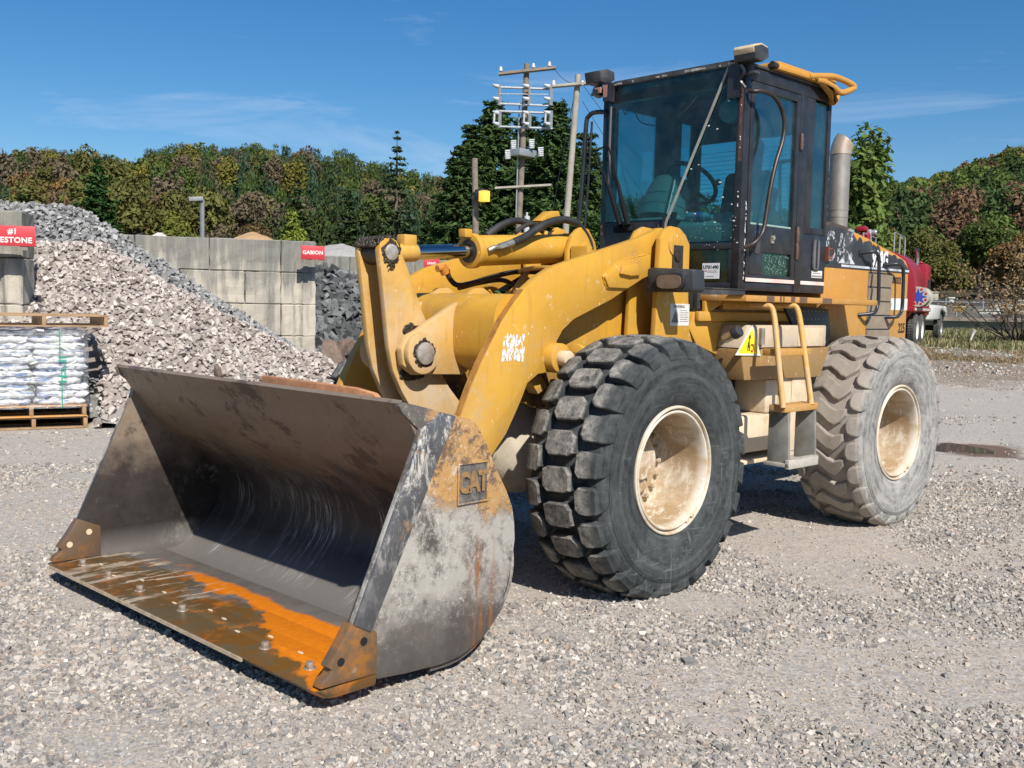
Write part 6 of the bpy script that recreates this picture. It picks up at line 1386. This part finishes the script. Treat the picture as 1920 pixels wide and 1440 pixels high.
# ================================================================== HILLS AND TREES
def leafmat(name='foliage', var=.35):
    k = N(name, .75, 0, .2); at = k.n('ShaderNodeAttribute'); at.attribute_name = 'tint'; r = k.island()
    hs = k.n('ShaderNodeHueSaturation'); k.l(at.outputs['Color'], hs.inputs['Color']); k.l(k.rng(r, 0, 1, 1.05, 1.65), hs.inputs['Value']); k.l(k.rng(k.math('FRACT', k.mul(r, 7.31)), 0, 1, .492, .508), hs.inputs['Hue'])
    k.color(hs.outputs[0]); t = k.t; tl = k.n('ShaderNodeBsdfTranslucent'); k.l(hs.outputs[0], tl.inputs[0]); ms = k.n('ShaderNodeMixShader'); ms.inputs[0].default_value = .22
    k.l(k.b.outputs[0], ms.inputs[1]); k.l(tl.outputs[0], ms.inputs[2]); k.l(ms.outputs[0], [q for q in t.nodes if q.type == 'OUTPUT_MATERIAL'][0].inputs[0]); return k.m
M_LEAF = leafmat(); M_BARK = simple('bark', (.10, .08, .06), .9, 0, (.17, .14, .11), 6, .4)
def quads(c, nrm, size, asp=1.6, rs=np.random):
    """leaf sprays: centre, facing, size -> vertices and faces"""
    n = len(c); nrm = nrm/np.linalg.norm(nrm, axis=1, keepdims=True); r = rs.normal(size=(n, 3)); u = np.cross(nrm, r); u /= np.linalg.norm(u, axis=1, keepdims=True)+1e-9; v = np.cross(nrm, u)
    s = size[:, None]; q = np.stack([c-u*s*asp*.5, c-v*s*.38+u*s*.1, c+u*s*asp*.5, c+v*s*.38-u*s*.1], 1)+rs.normal(size=(n, 4, 3))*s[:, None]*.12
    return q.reshape(-1, 3), np.arange(4*n).reshape(n, 4)
def crown_dec(seed, n, R_=1., H_=1.3, lobes=9, leaf=.12, hollow=.45):
    rs = np.random.RandomState(seed); L_ = rs.normal(size=(lobes, 3)); L_ /= np.linalg.norm(L_, axis=1, keepdims=True); L_ *= rs.uniform(.3, .68, (lobes, 1)); L_[:, 2] = L_[:, 2]*.9+.1; lr = rs.uniform(.26, .5, lobes)
    w_ = rs.choice(lobes, n, p=lr**2/np.sum(lr**2)); d = rs.normal(size=(n, 3)); d /= np.linalg.norm(d, axis=1, keepdims=True); d[:, 2] = np.where(d[:, 2] < -.4, -d[:, 2], d[:, 2])
    c = L_[w_]+d*(lr[w_]*rs.uniform(hollow, 1.08, n)**.5)[:, None]; c *= [R_, R_, H_]; v, f = quads(c, d+rs.normal(size=(n, 3))*.5+[0, 0, .35], leaf*rs.uniform(.6, 1.4, n), 1.5, rs); return v, f
def conifer(seed, n_whorl=26, per=7, H_=10., R0=2.2, leaf=.30, spr=14, top=.03, droop=.25, gap=0., power=.85):
    rs = np.random.RandomState(seed); C_, Nn, S_ = [], [], []
    for w_ in range(n_whorl):
        t = (w_+rs.uniform(-.3, .3))/n_whorl; z = H_*(.04+.95*t); rad_ = R0*(max(top, 1-t)**power)*rs.uniform(.75, 1.15)
        for b_ in range(per):
            if rs.rand() < gap: continue
            a = 2*math.pi*(b_+rs.uniform(-.4, .4))/per+w_*1.7; L_ = rad_*rs.uniform(.7, 1.12); k_ = max(4, int(spr*(.35+L_/R0))); u = rs.uniform(.12, 1., k_)**.7
            r = u*L_; sag = -droop*r*(1-.35*u)+.12*L_*u**3; side = rs.normal(size=k_)*.13*(L_*(1.1-u)*.6+.12); C_.append(np.stack([r*math.cos(a)-side*math.sin(a), r*math.sin(a)+side*math.cos(a), z+sag+rs.normal(size=k_)*.05*L_], 1))
            Nn.append(np.stack([math.cos(a)*.35+rs.normal(size=k_)*.4, math.sin(a)*.35+rs.normal(size=k_)*.4, .9+rs.normal(size=k_)*.3], 1)); S_.append(leaf*rs.uniform(.55, 1.2, k_)*(.55+.5*(1-t)))
    C_, Nn, S_ = np.concatenate(C_), np.concatenate(Nn), np.concatenate(S_); return quads(C_, Nn, S_, 2.1, rs)
TC = {'green': (.055, .080, .018), 'dark': (.032, .052, .016), 'olive': (.090, .090, .024), 'yellow': (.13, .12, .025), 'orange': (.14, .085, .03), 'rust': (.10, .06, .035), 'brown': (.10, .08, .05), 'blue': (.03, .055, .03)}
def crown_obj(name, v, f, tint, parent=None, M=None, seed=0):
    rs = np.random.RandomState(seed); base = np.array(tint)[None]*np.ones((len(f), 1)); t = np.repeat(base*rs.uniform(.75, 1.25, (len(f), 1)), 4, 0); o = mesh_np(name, v, f, M_LEAF, t)
    if parent is not None: o.parent = parent
    return o
def tree(kindname, lab, px, D_, ytop, kind, tint, rad_px, seed, group=None, zbase=None, n=5200, leaf=None, ybase=None, **kw):
    top = P(px, ytop, D_); zb = float(hg(top[0], top[1])) if zbase is None else zbase; H_ = top[2]-zb; R_ = rad_px*D_/FPX
    t = empty(kindname, (top[0], top[1], zb-.1), lab, 'tree', group); rs = random.Random(seed)
    if kind == 'conifer':
        v, f = conifer(seed, H_=H_, R0=R_, leaf=leaf or .32, **kw); b = MB(); b.cyl((0, 0, 0), (0, 0, H_*.97), .018*H_+.05, .015, n=8); b.build('trunk', M_BARK, None, smooth=60).parent = t
    else:
        cz = H_*.60; v, f = crown_dec(seed, n, R_, H_*.43, leaf=leaf or .22, lobes=kw.get('lobes', 12), hollow=kw.get('hollow', .25)); v = v+np.array([0, 0, cz]); b = MB(); b.tube([(0, 0, 0), (rs.uniform(-.1, .1), .1, H_*.3), (rs.uniform(-.2, .2), 0, H_*.62)], .1, 8, radii=[.018*H_+.05, .012*H_+.03, .03])
        for i in range(9):
            a = rs.uniform(0, 6.28); z0_ = H_*rs.uniform(.22, .55); L_ = R_*rs.uniform(.5, .85); b.tube([(0, 0, z0_), (L_*.5*math.cos(a), L_*.5*math.sin(a), z0_+L_*.45), (L_*math.cos(a), L_*math.sin(a), z0_+L_*rs.uniform(.7, 1.2))], .05, 6, radii=[.05+.004*H_, .03, .012])
        b.build('trunk', M_BARK, None, smooth=60).parent = t
    crown_obj('crown', v, f, tint, t, seed=seed); return t
def forest(name, lab, trees, seed=1):
    """trees: list of (x,y,zbase,H,R,kind,tint) joined into one far-off wood"""
    tm = {('d', i): crown_dec(50+i, 1000, 1, 1, lobes=13, leaf=.11, hollow=.45) for i in range(7)}; tm.update({('c', i): conifer(80+i, 20, 8, 1., 1., .085, 9, top=.12, droop=.30, power=.6) for i in range(6)}); tm.update({('s', i): crown_dec(150+i, 300, 1, 1, lobes=9, leaf=.19, hollow=.6) for i in range(6)})
    V, Fs, T = [], [], []; off = 0; rs = np.random.RandomState(seed)
    for (x, y, zb, H_, R_, kd, tint) in trees:
        v, f = tm[(kd, rs.randint(4 if kd == 'c' else 6))]; a = rs.uniform(0, 6.28); c, s = math.cos(a), math.sin(a); vv = v.copy(); vv[:, 0], vv[:, 1] = v[:, 0]*c-v[:, 1]*s, v[:, 0]*s+v[:, 1]*c
        vv *= ([R_, R_, H_] if kd == 'c' else [R_, R_, min(H_*.52, R_*1.25)]); vv += [x, y, zb+(0 if kd == 'c' else H_-R_*1.1)]; V.append(vv); Fs.append(f+off); off += len(v); T.append(np.repeat(np.array(tint)[None]*rs.uniform(.88, 1.12, (len(f), 1))*rs.uniform(.85, 1.2), 4, 0))
    return tag(mesh_np(name, np.concatenate(V), np.concatenate(Fs), M_LEAF, np.concatenate(T)), lab, kind='stuff')
# --- the left hand wood
rs = np.random.RandomState(3)
tl_x = [-400, -250, -120, 0, 60, 130, 200, 240, 280, 350, 400, 480, 530, 560, 610, 650, 690, 720, 800, 850, 950, 1100, 1300, 1560, 1640]
tl_y = [340, 332, 325, 318, 302, 302, 308, 310, 292, 280, 286, 276, 278, 284, 280, 284, 296, 310, 324, 342, 352, 370, 400, 420, 430]
def hillz(px, D_, k=1.): return .8
def hillL(px, D_):                                 # ground height of the wooded slope
    full = CAM[2]+(hy(px)-np.interp(px, tl_x, tl_y))*190/FPX-11.5
    return .8+(np.maximum(full, 1)-.8)*np.clip((D_-80)/110, 0, 1)
NPX, ND = 90, 26; pxs = np.linspace(-700, 1650, NPX); Ds = np.concatenate([np.linspace(80, 200, 20), [220, 260, 320, 400, 600, 900]]); V = np.array([[G(p_, D_, hillL(p_, min(D_, 200))-.25*max(0, D_-200)**.8) for p_ in pxs] for D_ in Ds]); ii = np.arange(NPX*ND).reshape(ND, NPX)
o = mesh_np('hill', V.reshape(-1, 3), np.stack([ii[:-1, :-1], ii[:-1, 1:], ii[1:, 1:], ii[1:, :-1]], -1).reshape(-1, 4), simple('forest_floor', (.05, .05, .025), .95, 0, (.09, .07, .04), .2, .5), smooth=True); tag(o, kind='structure')
tr = []
for D_ in np.arange(88, 196, 6.5):
    for px in np.arange(-350, 1600, 4.0*FPX/D_*.68):
        p_ = px+rs.uniform(-14, 14); d_ = D_+rs.uniform(-2, 2); q = G(p_, d_); zb = hillL(p_, d_); rt = np.interp(p_, tl_x, tl_y)
        big = fbm(np.array([p_/60.]), np.array([d_/25.]), 1.5, 2)[0]; con = (rs.rand() < (.58 if 420 < p_ < 760 else .10)) or (p_ > 760 and rs.rand() < .4)
        H_ = rs.uniform(8.5, 11.5) if D_ > 120 else rs.uniform(6, 9.5)
        if con: tint = TC[rs.choice(['dark', 'blue', 'green'])]; kd, H_, R_ = 'c', H_*1.08, rs.uniform(2.6, 3.8)
        else:
            c_ = ['rust', 'brown', 'brown', 'orange', 'olive', 'olive'] if (p_ < 330 and big > .46) else ['olive', 'green', 'brown', 'yellow', 'olive', 'green', 'olive', 'brown']; tint = TC[rs.choice(c_)]; kd, R_ = 'd', rs.uniform(1.9, 3.2)
        tr.append((q[0], q[1], zb-.3, H_, R_, kd, tint))
forest('woodland', 'mixed autumn woodland on the low ridge behind the yard', tr, 4)
# --- the right hand hillside
rl_x = [1450, 1560, 1640, 1660, 1700, 1720, 1758, 1797, 1840, 1877, 1920, 2050, 2300, 2700]
rl_y = [420, 395, 356, 344, 338, 335, 327, 313, 306, 296, 288, 250, 225, 215]
def hillR(px, D_):
    full = CAM[2]+(hy(px)-np.interp(px, rl_x, rl_y))*460/FPX-16
    return .8+(np.maximum(full, 1)-.8)*np.clip((D_-110)/350, 0, 1)
pxs = np.linspace(1380, 2750, NPX); Ds = np.linspace(105, 520, ND); V = np.array([[G(p_, D_, hillR(p_, min(D_, 470))) for p_ in pxs] for D_ in Ds])
o = mesh_np('hill', V.reshape(-1, 3), np.stack([ii[:-1, :-1], ii[:-1, 1:], ii[1:, 1:], ii[1:, :-1]], -1).reshape(-1, 4), bpy.data.materials['forest_floor'], smooth=True); tag(o, kind='structure')
tr = []
for D_ in np.concatenate([np.arange(108, 250, 8.), np.arange(250, 475, 10.5)]):
    for px in np.arange(1440, 2300, 4.0*FPX/D_*1.05):
        p_ = px+rs.uniform(-9, 9); d_ = D_+rs.uniform(-4, 4); q = G(p_, d_); big = fbm(np.array([q[0]/40.]), np.array([q[1]/40.]), 1.3, 8)[0]
        c_ = ['orange', 'yellow', 'olive', 'olive'] if big > .58 else (['green', 'dark', 'olive', 'green'] if big > .42 else ['dark', 'green', 'dark', 'rust'])
        tr.append((q[0], q[1], hillR(p_, d_)-.5, rs.uniform(9, 13), rs.uniform(2.6, 4.6), 's' if d_ > 200 else 'd', tuple(q*1.25 for q in TC[rs.choice(c_)])))
forest('hillside_woodland', 'green and yellowing woods climbing the hill at the right', tr, 6)
# --- single trees that stand out
GT = 'evergreens behind the walls'
tree('spruce_tree', 'dark spruce above the grey heap at the left', 182, 60, 285, 'conifer', (.03, .07, .018), 78, 11, GT, n_whorl=30, per=9, spr=26, leaf=.36)
tree('spruce_tree', 'lone slender spruce with a bare spiky top', 745, 62, 232, 'conifer', (.038, .058, .022), 74, 12, GT, n_whorl=30, per=7, spr=22, leaf=.27, gap=.25, power=.85)
tree('spruce_tree', 'massive dark spruce directly behind the switchgear pole', 930, 62, 178, 'conifer', (.044, .078, .022), 112, 13, GT, n_whorl=50, per=13, spr=34, leaf=.34, power=.5, top=.06)
tree('spruce_tree', 'dark spruce between the two tall poles and the cab', 1045, 60, 180, 'conifer', (.044, .078, .022), 100, 14, GT, n_whorl=50, per=13, spr=34, leaf=.34, power=.5, top=.06)
tree('spruce_tree', 'spruce filling the gap between the switchgear pole and the pale pole', 988, 66, 205, 'conifer', (.044, .078, .022), 92, 16, GT, n_whorl=46, per=13, spr=32, leaf=.34, power=.5, top=.06)
tree('spruce_tree', 'spruce half hidden behind the far cab rails', 1100, 64, 235, 'conifer', (.044, .078, .022), 88, 17, GT, n_whorl=40, per=12, spr=30, leaf=.34, power=.5, top=.06)
tree('spruce_tree', 'broad spruce just left of the amber light pole', 888, 60, 222, 'conifer', (.042, .074, .021), 88, 18, GT, n_whorl=42, per=12, spr=32, leaf=.34, power=.55, top=.06)
tree('spruce_tree', 'lower spruce filling the left flank of the evergreen group', 862, 58, 262, 'conifer', (.042, .072, .021), 85, 15, GT, n_whorl=34, per=12, spr=30, leaf=.34, power=.6)
for i, (px, yt, rp_, lab) in enumerate(((560, 330, 70, 'broad pine beside the leafy yellow green tree'), (655, 345, 60, 'rounded pine left of the lone spiky spruce'), (800, 400, 60, 'dark low spruce at the foot of the evergreen group'), (40, 355, 65, 'dark spruce above the left edge sign'), (700, 392, 50, 'low dark spruce over the back wall'))):
    tree('pine_tree', lab, px, 70, yt, 'conifer', TC['dark'], rp_, 21+i, GT, n_whorl=24, per=8, spr=18, leaf=.42)
tree('leafy_tree', 'bright yellow green tree rising over the long wall', 548, 46, 372, 'dec', (.13, .16, .025), 42, 31, None, n=6500, leaf=.11)
tree('leafy_tree', 'small yellow green tree over the slope of the grey heap', 318, 48, 392, 'dec', (.11, .12, .022), 45, 32, None, n=6500, leaf=.11)
tree('leafy_tree', 'orange brown shrub like tree over the long wall', 470, 50, 402, 'dec', (.10, .07, .03), 60, 33, None, n=6500, leaf=.10)
tree('leafy_tree', 'open crowned tree with big leaves behind the exhaust stack', 1608, 40, 234, 'dec', (.085, .125, .028), 74, 34, None, n=3600, leaf=.19, lobes=18, hollow=.1)
tree('leafy_tree', 'yellow green bushy tree low behind the red truck', 1640, 62, 410, 'dec', (.12, .13, .028), 85, 35, None, n=9000, leaf=.16)
for i, (px, D_, yt, tn, r_, lab) in enumerate(((1760, 95, 430, 'olive', 70, 'olive bushy tree beyond the dark fence'), (1690, 100, 440, 'brown', 62, 'brownish tree rising just right of the engine hood'), (1840, 100, 400, 'green', 85, 'green bushy tree behind the bare bush'), (1915, 90, 415, 'orange', 60, 'rusty orange tree at the right edge'))):
    tree('leafy_tree', lab, px, D_, yt, 'dec', TC[tn], r_, 41+i, 'trees beyond the fence', n=9000, leaf=.20)
# bare twiggy bush with brown leaves
p0 = G(1912, 43); zb = float(hg(p0[0], p0[1])); t = empty('dead_bush', (p0[0], p0[1], zb), 'sprawling half bare bush with dry brown leaves at the right edge', 'bush'); rs_ = random.Random(5); b = MB(); tips = []
for i in range(34):
    a = rs_.uniform(0, 6.28); L_ = rs_.uniform(2.2, 4.2); el = rs_.uniform(.35, 1.25); pts = [(0, 0, 0)]; d_ = Vector((math.cos(a)*math.cos(el), math.sin(a)*math.cos(el), math.sin(el)))
    for s_ in range(1, 7):
        d_ = (d_+Vector((rs_.gauss(0, .16), rs_.gauss(0, .16), rs_.gauss(.02, .10)))).normalized(); pts.append(tuple(Vector(pts[-1])+d_*L_/6))
        if s_ > 2:
            for _ in range(3):
                e_2 = (d_+Vector((rs_.gauss(0, .7), rs_.gauss(0, .7), rs_.gauss(0, .5)))).normalized()*rs_.uniform(.3, .9); q = Vector(pts[-1]); b.tube([q, q+e_2*.5+Vector((0, 0, .03)), q+e_2], .008, 4, sub=1); tips += [tuple(q+e_2), tuple(q+e_2*.6), tuple(q+e_2*.3)]
    b.tube(pts, .03, 5, sub=2, radii=[.045, .02, .008])
b.build('branches', simple('dark_twigs', (.08, .06, .045), .9), None, smooth=60).parent = t
rs2 = np.random.RandomState(9); tp = np.array(tips); tp = tp[tp[:, 2] > 1.2]; c = tp[rs2.randint(len(tp), size=3300)]+rs2.normal(size=(3300, 3))*.16; v, f = quads(c, rs2.normal(size=(3300, 3)), rs2.uniform(.05, .12, 3300), 1.4, rs2); crown_obj('dry_leaves', v, f, (.22, .15, .08), t, seed=3)

# ================================================================== FAR RIGHT: weeds, road, truck
def grass(name, lab, n, px0, px1, d0, d1, h, tint, seed):
    rs = np.random.RandomState(seed); px, D_ = rs.uniform(px0, px1, n), rs.uniform(d0, d1, n); q = np.array([G(a, b_) for a, b_ in zip(px, D_)]); keep = fbm(q[:, 0], q[:, 1], 2.2, seed) > .46; q = q[keep]; n = len(q); q[:, 2] = hg(q[:, 0], q[:, 1]); hh = h*rs.uniform(.4, 1.3, n); a = rs.uniform(0, 6.28, n); w_ = hh*.10+.008; lean = rs.normal(size=(n, 2))*.25
    dx = np.stack([np.cos(a), np.sin(a), 0*a], 1)*w_[:, None]; top = q+np.stack([lean[:, 0]*hh, lean[:, 1]*hh, hh], 1); v = np.stack([q-dx, q+dx, top+dx*.2, top-dx*.2], 1).reshape(-1, 3); f = np.arange(4*n).reshape(n, 4); tt = np.repeat(np.array(tint)[rs.randint(len(tint), size=n)]*rs.uniform(.7, 1.3, (n, 1)), 4, 0)
    return tag(mesh_np(name, v, f, M_LEAF, tt), lab, kind='stuff')
grass('weeds', 'dead brown weeds along the edge of the gravel', 20000, 1500, 2200, 26, 34, .07, [(.20, .13, .08), (.26, .19, .11), (.13, .12, .05)], 3)
grass('grass', 'tufts of green grass behind the weedy strip', 40000, 1560, 2300, 35, 56, .19, [(.13, .14, .05), (.09, .11, .035), (.22, .19, .11), (.26, .22, .14)], 5)
x, y, D = polar(9000, 26, 36, 34, 0); k_ = np.random.rand(len(x)) < .55; x, y = x[k_], y[k_]; sz = np.random.uniform(.03, .09, len(x)); tag(stones('verge_stones', np.stack([x, y, hg(x, y)+.01], 1), sz, M_ST, .5, .3, PAL[np.random.choice(8, len(x), p=PALW)]), kind='stuff')
def strip(name, px0, px1, D0, D1, z0, z1, mat, lab=None, cat=None, kind=None, n=14):
    b = MB(); vs = []
    for i in range(n+1):
        px = px0+(px1-px0)*i/n; D_ = D0+(D1-D0)*i/n; g0 = G(px, D_); g1 = G(px, D_+.25); zg = float(hg(g0[0], g0[1])); vs += [g0+(0, 0, zg+z0), g1+(0, 0, zg+z0), g1+(0, 0, zg+z1), g0+(0, 0, zg+z1)]
    fs = [(4*i+a, 4*i+(a+1) % 4, 4*i+4+(a+1) % 4, 4*i+4+a) for i in range(n) for a in range(4)]+[(0, 1, 2, 3), (4*n+3, 4*n+2, 4*n+1, 4*n)]; b.add(vs, fs); o = b.build(name, mat, smooth=None); return tag(o, lab, cat, None, kind)
strip('concrete_barrier', 1560, 2250, 60, 60, -.1, .50, simple('pale_road_concrete', (.27, .255, .235), .9, 0, (.19, .185, .175), 1.2), 'long low concrete barrier across the far side of the grass', 'barrier')
strip('guard_rail', 1560, 2250, 59.6, 59.6, .50, .66, simple('rusty_rail_steel', (.17, .12, .09), .7, 0, (.3, .27, .24), 2), 'rusty brown rail running along the top of the low barrier', 'rail')
strip('dark_fence', 1640, 2250, 82, 82, 0, 1.9, simple('dark_slatted_fence', (.045, .045, .048), .8, 0, (.09, .088, .085), 3), 'dark screen fence behind the rail', 'fence')
strip('grey_stack', 1700, 1858, 72, 72, .3, 1.35, simple('grey_stacked_slabs', (.12, .115, .11), .9, 0, (.17, .165, .155), 3), 'low grey stack of material in front of the dark fence', 'stack')
t = empty('wire_fence', tuple(G(1720, 70, .8)), 'thin galvanised pipe fence with posts behind the rail', 'fence')
b = MB(); b.tube([G(px, 70, 2.35) for px in (1690, 1780, 1860, 1960, 2100)], .04, 6, sub=1); b.build('top_rail', M_GAL, t)
for px in (1772, 1793, 1842, 1900, 1960, 2030): b = MB(); b.cyl(G(px, 70, .7), G(px, 70, 2.6), .05, n=8); b.build('post', M_GAL, t)
def boxat(name, lab, cat, px0, px1, y0_, y1_, D_, dep, mat, bev=.02, parts=None):
    a, c_ = P(px0, y1_, D_), P(px1, y0_, D_); u = c_-a; u[2] = 0; L_ = np.linalg.norm(u); u /= L_; M0 = Matrix(((u[0], -u[1], 0, a[0]), (u[1], u[0], 0, a[1]), (0, 0, 1, a[2]), (0, 0, 0, 1))); b = MB(); H_ = c_[2]-a[2]
    b.box((0, 0, 0), (L_, dep, H_)); b.box((-.06, -.06, H_+.002), (L_+.06, dep+.06, H_+.08)); b.v = [tuple(M0@Vector(q)) for q in b.v]; return tag(b.build(name, mat, bevel=bev), lab, cat)
boxat('site_trailer', 'long pale cream site trailer behind the bare bush', 'trailer', 1857, 1990, 566, 587, 74, 2.5, simple('cream_siding', (.62, .58, .48), .7, 0, (.5, .46, .38), 1))
boxat('storage_box', 'small cream box trailer beyond the red truck', 'trailer', 1742, 1760, 549, 563, 76, 2, simple('dull_cream', (.45, .42, .33), .7))
boxat('small_white_cabinet', 'small white box on a post above the rail', 'cabinet', 1779, 1789, 560, 567, 68, .3, M_WHT, .01)
boxat('yellow_machine_part', 'low yellow ochre machine by the rail', 'machine', 1788, 1809, 577, 584, 64, 1, simple('ochre_paint', (.45, .31, .11), .6), .03)
boxat('white_slab_heap', 'low heap of white slabs in front of the cream trailer', 'slabs', 1836, 1890, 584, 589, 66, 1, simple('white_slabs', (.6, .6, .57), .8), .03)
a, c_ = P(1820, 632, 37.5), P(1830, 619, 37.5); b = MB(); b.tube([a-(0, 0, .1), (a+c_)/2+(0, 0, .02), c_], .05, 8, sub=3, radii=[.035, .05, .07]); tag(b.build('white_pipe', M_WHT, smooth=60), 'short white plastic pipe sticking out of the grass', 'pipe')
# --- red truck
O_ = G(1722, 34.6); E_ = G(1767, 41.8); h_ = E_-O_; LT_ = np.linalg.norm(h_); h_ = h_/LT_; n_ = np.array([-h_[1], h_[0], 0])
if np.dot(n_, CAM-O_) < 0: n_ = -n_                # n_ points out of the visible side
zg = float(hg(O_[0], O_[1])); MT = Matrix(((h_[0], n_[0], 0, O_[0]), (h_[1], n_[1], 0, O_[1]), (0, 0, 1, zg), (0, 0, 0, 1)))
TK = empty('tank_truck', tuple(MT.translation), 'red tank truck with tandem rear wheels and a white hood parked behind the loader', 'truck')
TI = Matrix.Translation(-MT.translation)@MT
def tb(b, name, mat, par=None, **kw):
    b.v = [tuple(TI@Vector(q)) for q in b.v]; o = b.build(name, mat, None, **kw); o.parent = par or TK; return o
RED = simple('glossy_dark_red_paint', (.30, .010, .018), .3, 0, (.22, .01, .018), 1.5); MWH = simple('white_truck_paint', (.72, .72, .70), .35, 0, (.62, .62, .6), 2)
def twheel(x, y0, rimmat):
    b = MB(); b.lathe([(0, .30), (0, .40), (-.02, .48), (-.06, .525), (-.22, .525), (-.26, .50), (-.28, .30)], 40, c=(x, y0, .525))
    for i in range(40): a = 2*math.pi*i/40; M0 = Matrix.Translation((x, y0-.14, .525))@Matrix.Rotation(a, 4, 'Y'); b.box((-.025, -.09, .515), (.025, -.01, .54), 0, M0); b.box((-.02, .01, .515), (.03, .09, .54), 0, M0)
    w_ = tb(b, 'truck_wheel', M_TYF2, smooth=40); b = MB(); b.lathe([(-.01, .30), (.0, .29), (-.02, .27), (-.10, .24), (-.12, .14), (-.06, .12), (-.05, .001)], 32, c=(x, y0, .525)); tb(b, 'rim', rimmat, w_, smooth=40)
M_TYF2 = simple('road_tyre_rubber', (.045, .045, .043), .8, 0, (.11, .105, .095), 8)
M_ALU = simple('bright_aluminium_rim', (.75, .75, .76), .25, .7, (.6, .6, .6), 10)
for x in (0, 1.32): twheel(x, .0, MWH); twheel(x, -.32, MWH); twheel(x, -2.1, MWH)
twheel(LT_, 0, M_ALU); twheel(LT_, -2.1, M_ALU)
b = MB(); b.box((-1.3, -1.6, .75), (LT_+.8, -.75, .98)); b.cyl((0, -2.2, .525), (0, -.1, .525), .12); b.cyl((1.32, -2.2, .525), (1.32, -.1, .525), .12); b.cyl((LT_, -2.2, .525), (LT_, -.1, .525), .1); b.box((2.4, -.6, .35), (2.9, -.1, .95)); tb(b, 'chassis', M_DARK)
b = MB(); pr = superel(-1.20, 1.75, 1.18, 1.28, 40, 2.3); b.prismx(pr, -.95, 1.7); b.prismx([(y*.92-.09, 1.75+(z-1.75)*.9) for y, z in pr], 1.7, 1.85); tb(b, 'tank', RED, bevel=.03)
b = MB(); b.box((1.9, -2.35, 1.0), (3.1, -.02, 2.7)); b.box((2.0, -2.2, 2.7), (3.0, -.2, 2.8)); tb(b, 'truck_cab', RED, bevel=.06)
b = MB(); b.box((2.3, -.015, 1.7), (2.95, -.005, 2.2)); tb(b, 'side_window', M_BLK)
b = MB(); b.prism([(3.12, .85), (3.12, 1.35), (3.3, 1.38), (8.9, 1.36), (9.3, 1.2), (9.35, .95), (8.95, .95), (8.75, 1.12), (LT_, 1.24), (LT_-.55, 1.12), (LT_-.75, .85)], -2.2, -.03); b.cyl((3.35, -.25, 1.30), (3.35, -.25, 1.65), .2, n=20); tb(b, 'hood', MWH, bevel=.05)
b = MB(); b.tube([(LT_-.62, -.05, .85), (LT_-.45, -.05, 1.10), (LT_, -.05, 1.2), (LT_+.45, -.05, 1.10), (LT_+.62, -.05, .85)], .05, 8); tb(b, 'fender', M_BLK2, smooth=60)
b = MB(); b.box((-1.15, -2.3, 1.12), (3.1, .02, 1.26)); tb(b, 'side_rail', RED, bevel=.01)
b = MB()
for i in range(12): b.box((-1.1+i*.34, .021, 1.15), (-1.1+i*.34+.17, .028, 1.23))
tb(b, 'reflective_tape', M_WHT, smooth=None)
b = MB(); b.cyl((-.7, .05, 1.58), (.55, .05, 1.58), .26, n=32); b.cyl((-.72, .05, 1.58), (-.70, .05, 1.58), .31, n=32); b.cyl((.55, .05, 1.58), (.57, .05, 1.58), .31, n=32); HRL = tb(b, 'hose_reel', simple('pale_hose', (.48, .45, .38), .7, 0, (.38, .35, .3), 20), smooth=40)
b = MB(); pts = []
for i in range(16): a = 2*math.pi*i/16; r = .26 if i % 2 == 0 else .12; pts.append((.05+r*math.cos(a), 1.58+r*math.sin(a)))
b.prismx(pts, -.735, -.725); tb(b, 'star_decal', simple('decal_blue', (.04, .07, .4), .4), HRL, smooth=None); b = MB()
for i in range(8): a = 2*math.pi*(i+.5)/8; b.cyl((-.73, .05+.24*math.cos(a), 1.58+.24*math.sin(a)), (-.722, .05+.24*math.cos(a), 1.58+.24*math.sin(a)), .04, n=8)
tb(b, 'red_decal', simple('decal_red', (.5, .02, .03), .4), HRL, smooth=None)
b = MB(); b.tube([(1.85, -.35, 2.3), (1.85, -.35, 3.0), (1.78, -.35, 3.2)], .07, 10); tb(b, 'exhaust_pipe', M_CHR, smooth=60)
b = MB()
for x in (-.8, .4, 1.6):
    b.cyl((x, -.72, 2.75), (x, -.72, 3.55), .025, n=6); b.cyl((x, -1.65, 2.9), (x, -1.65, 3.55), .025, n=6)
for y in (-.72, -1.65): b.cyl((-.8, y, 3.55), (1.6, y, 3.55), .025, n=6)
tb(b, 'walkway_rail', M_GAL)
b = MB(); b.box((-.1, -1.9, 2.8), (.3, -1.6, 3.65)); b.box((-.2, -2.0, 3.65), (.2, -1.65, 3.82)); EN = tb(b, 'pump_engine', RED, bevel=.06); b = MB(); b.box((.32, -1.9, 2.8), (.55, -1.6, 3.75)); b.cyl((.5, -1.6, 3.65), (.5, -1.45, 3.65), .1, n=16); tb(b, 'engine_block', M_GAL, EN, bevel=.03)
for o in list(SC.objects):
    if o.type == 'MESH' and o.parent is None and 'label' not in o and 'kind' not in o: print('UNTAGGED', o.name)
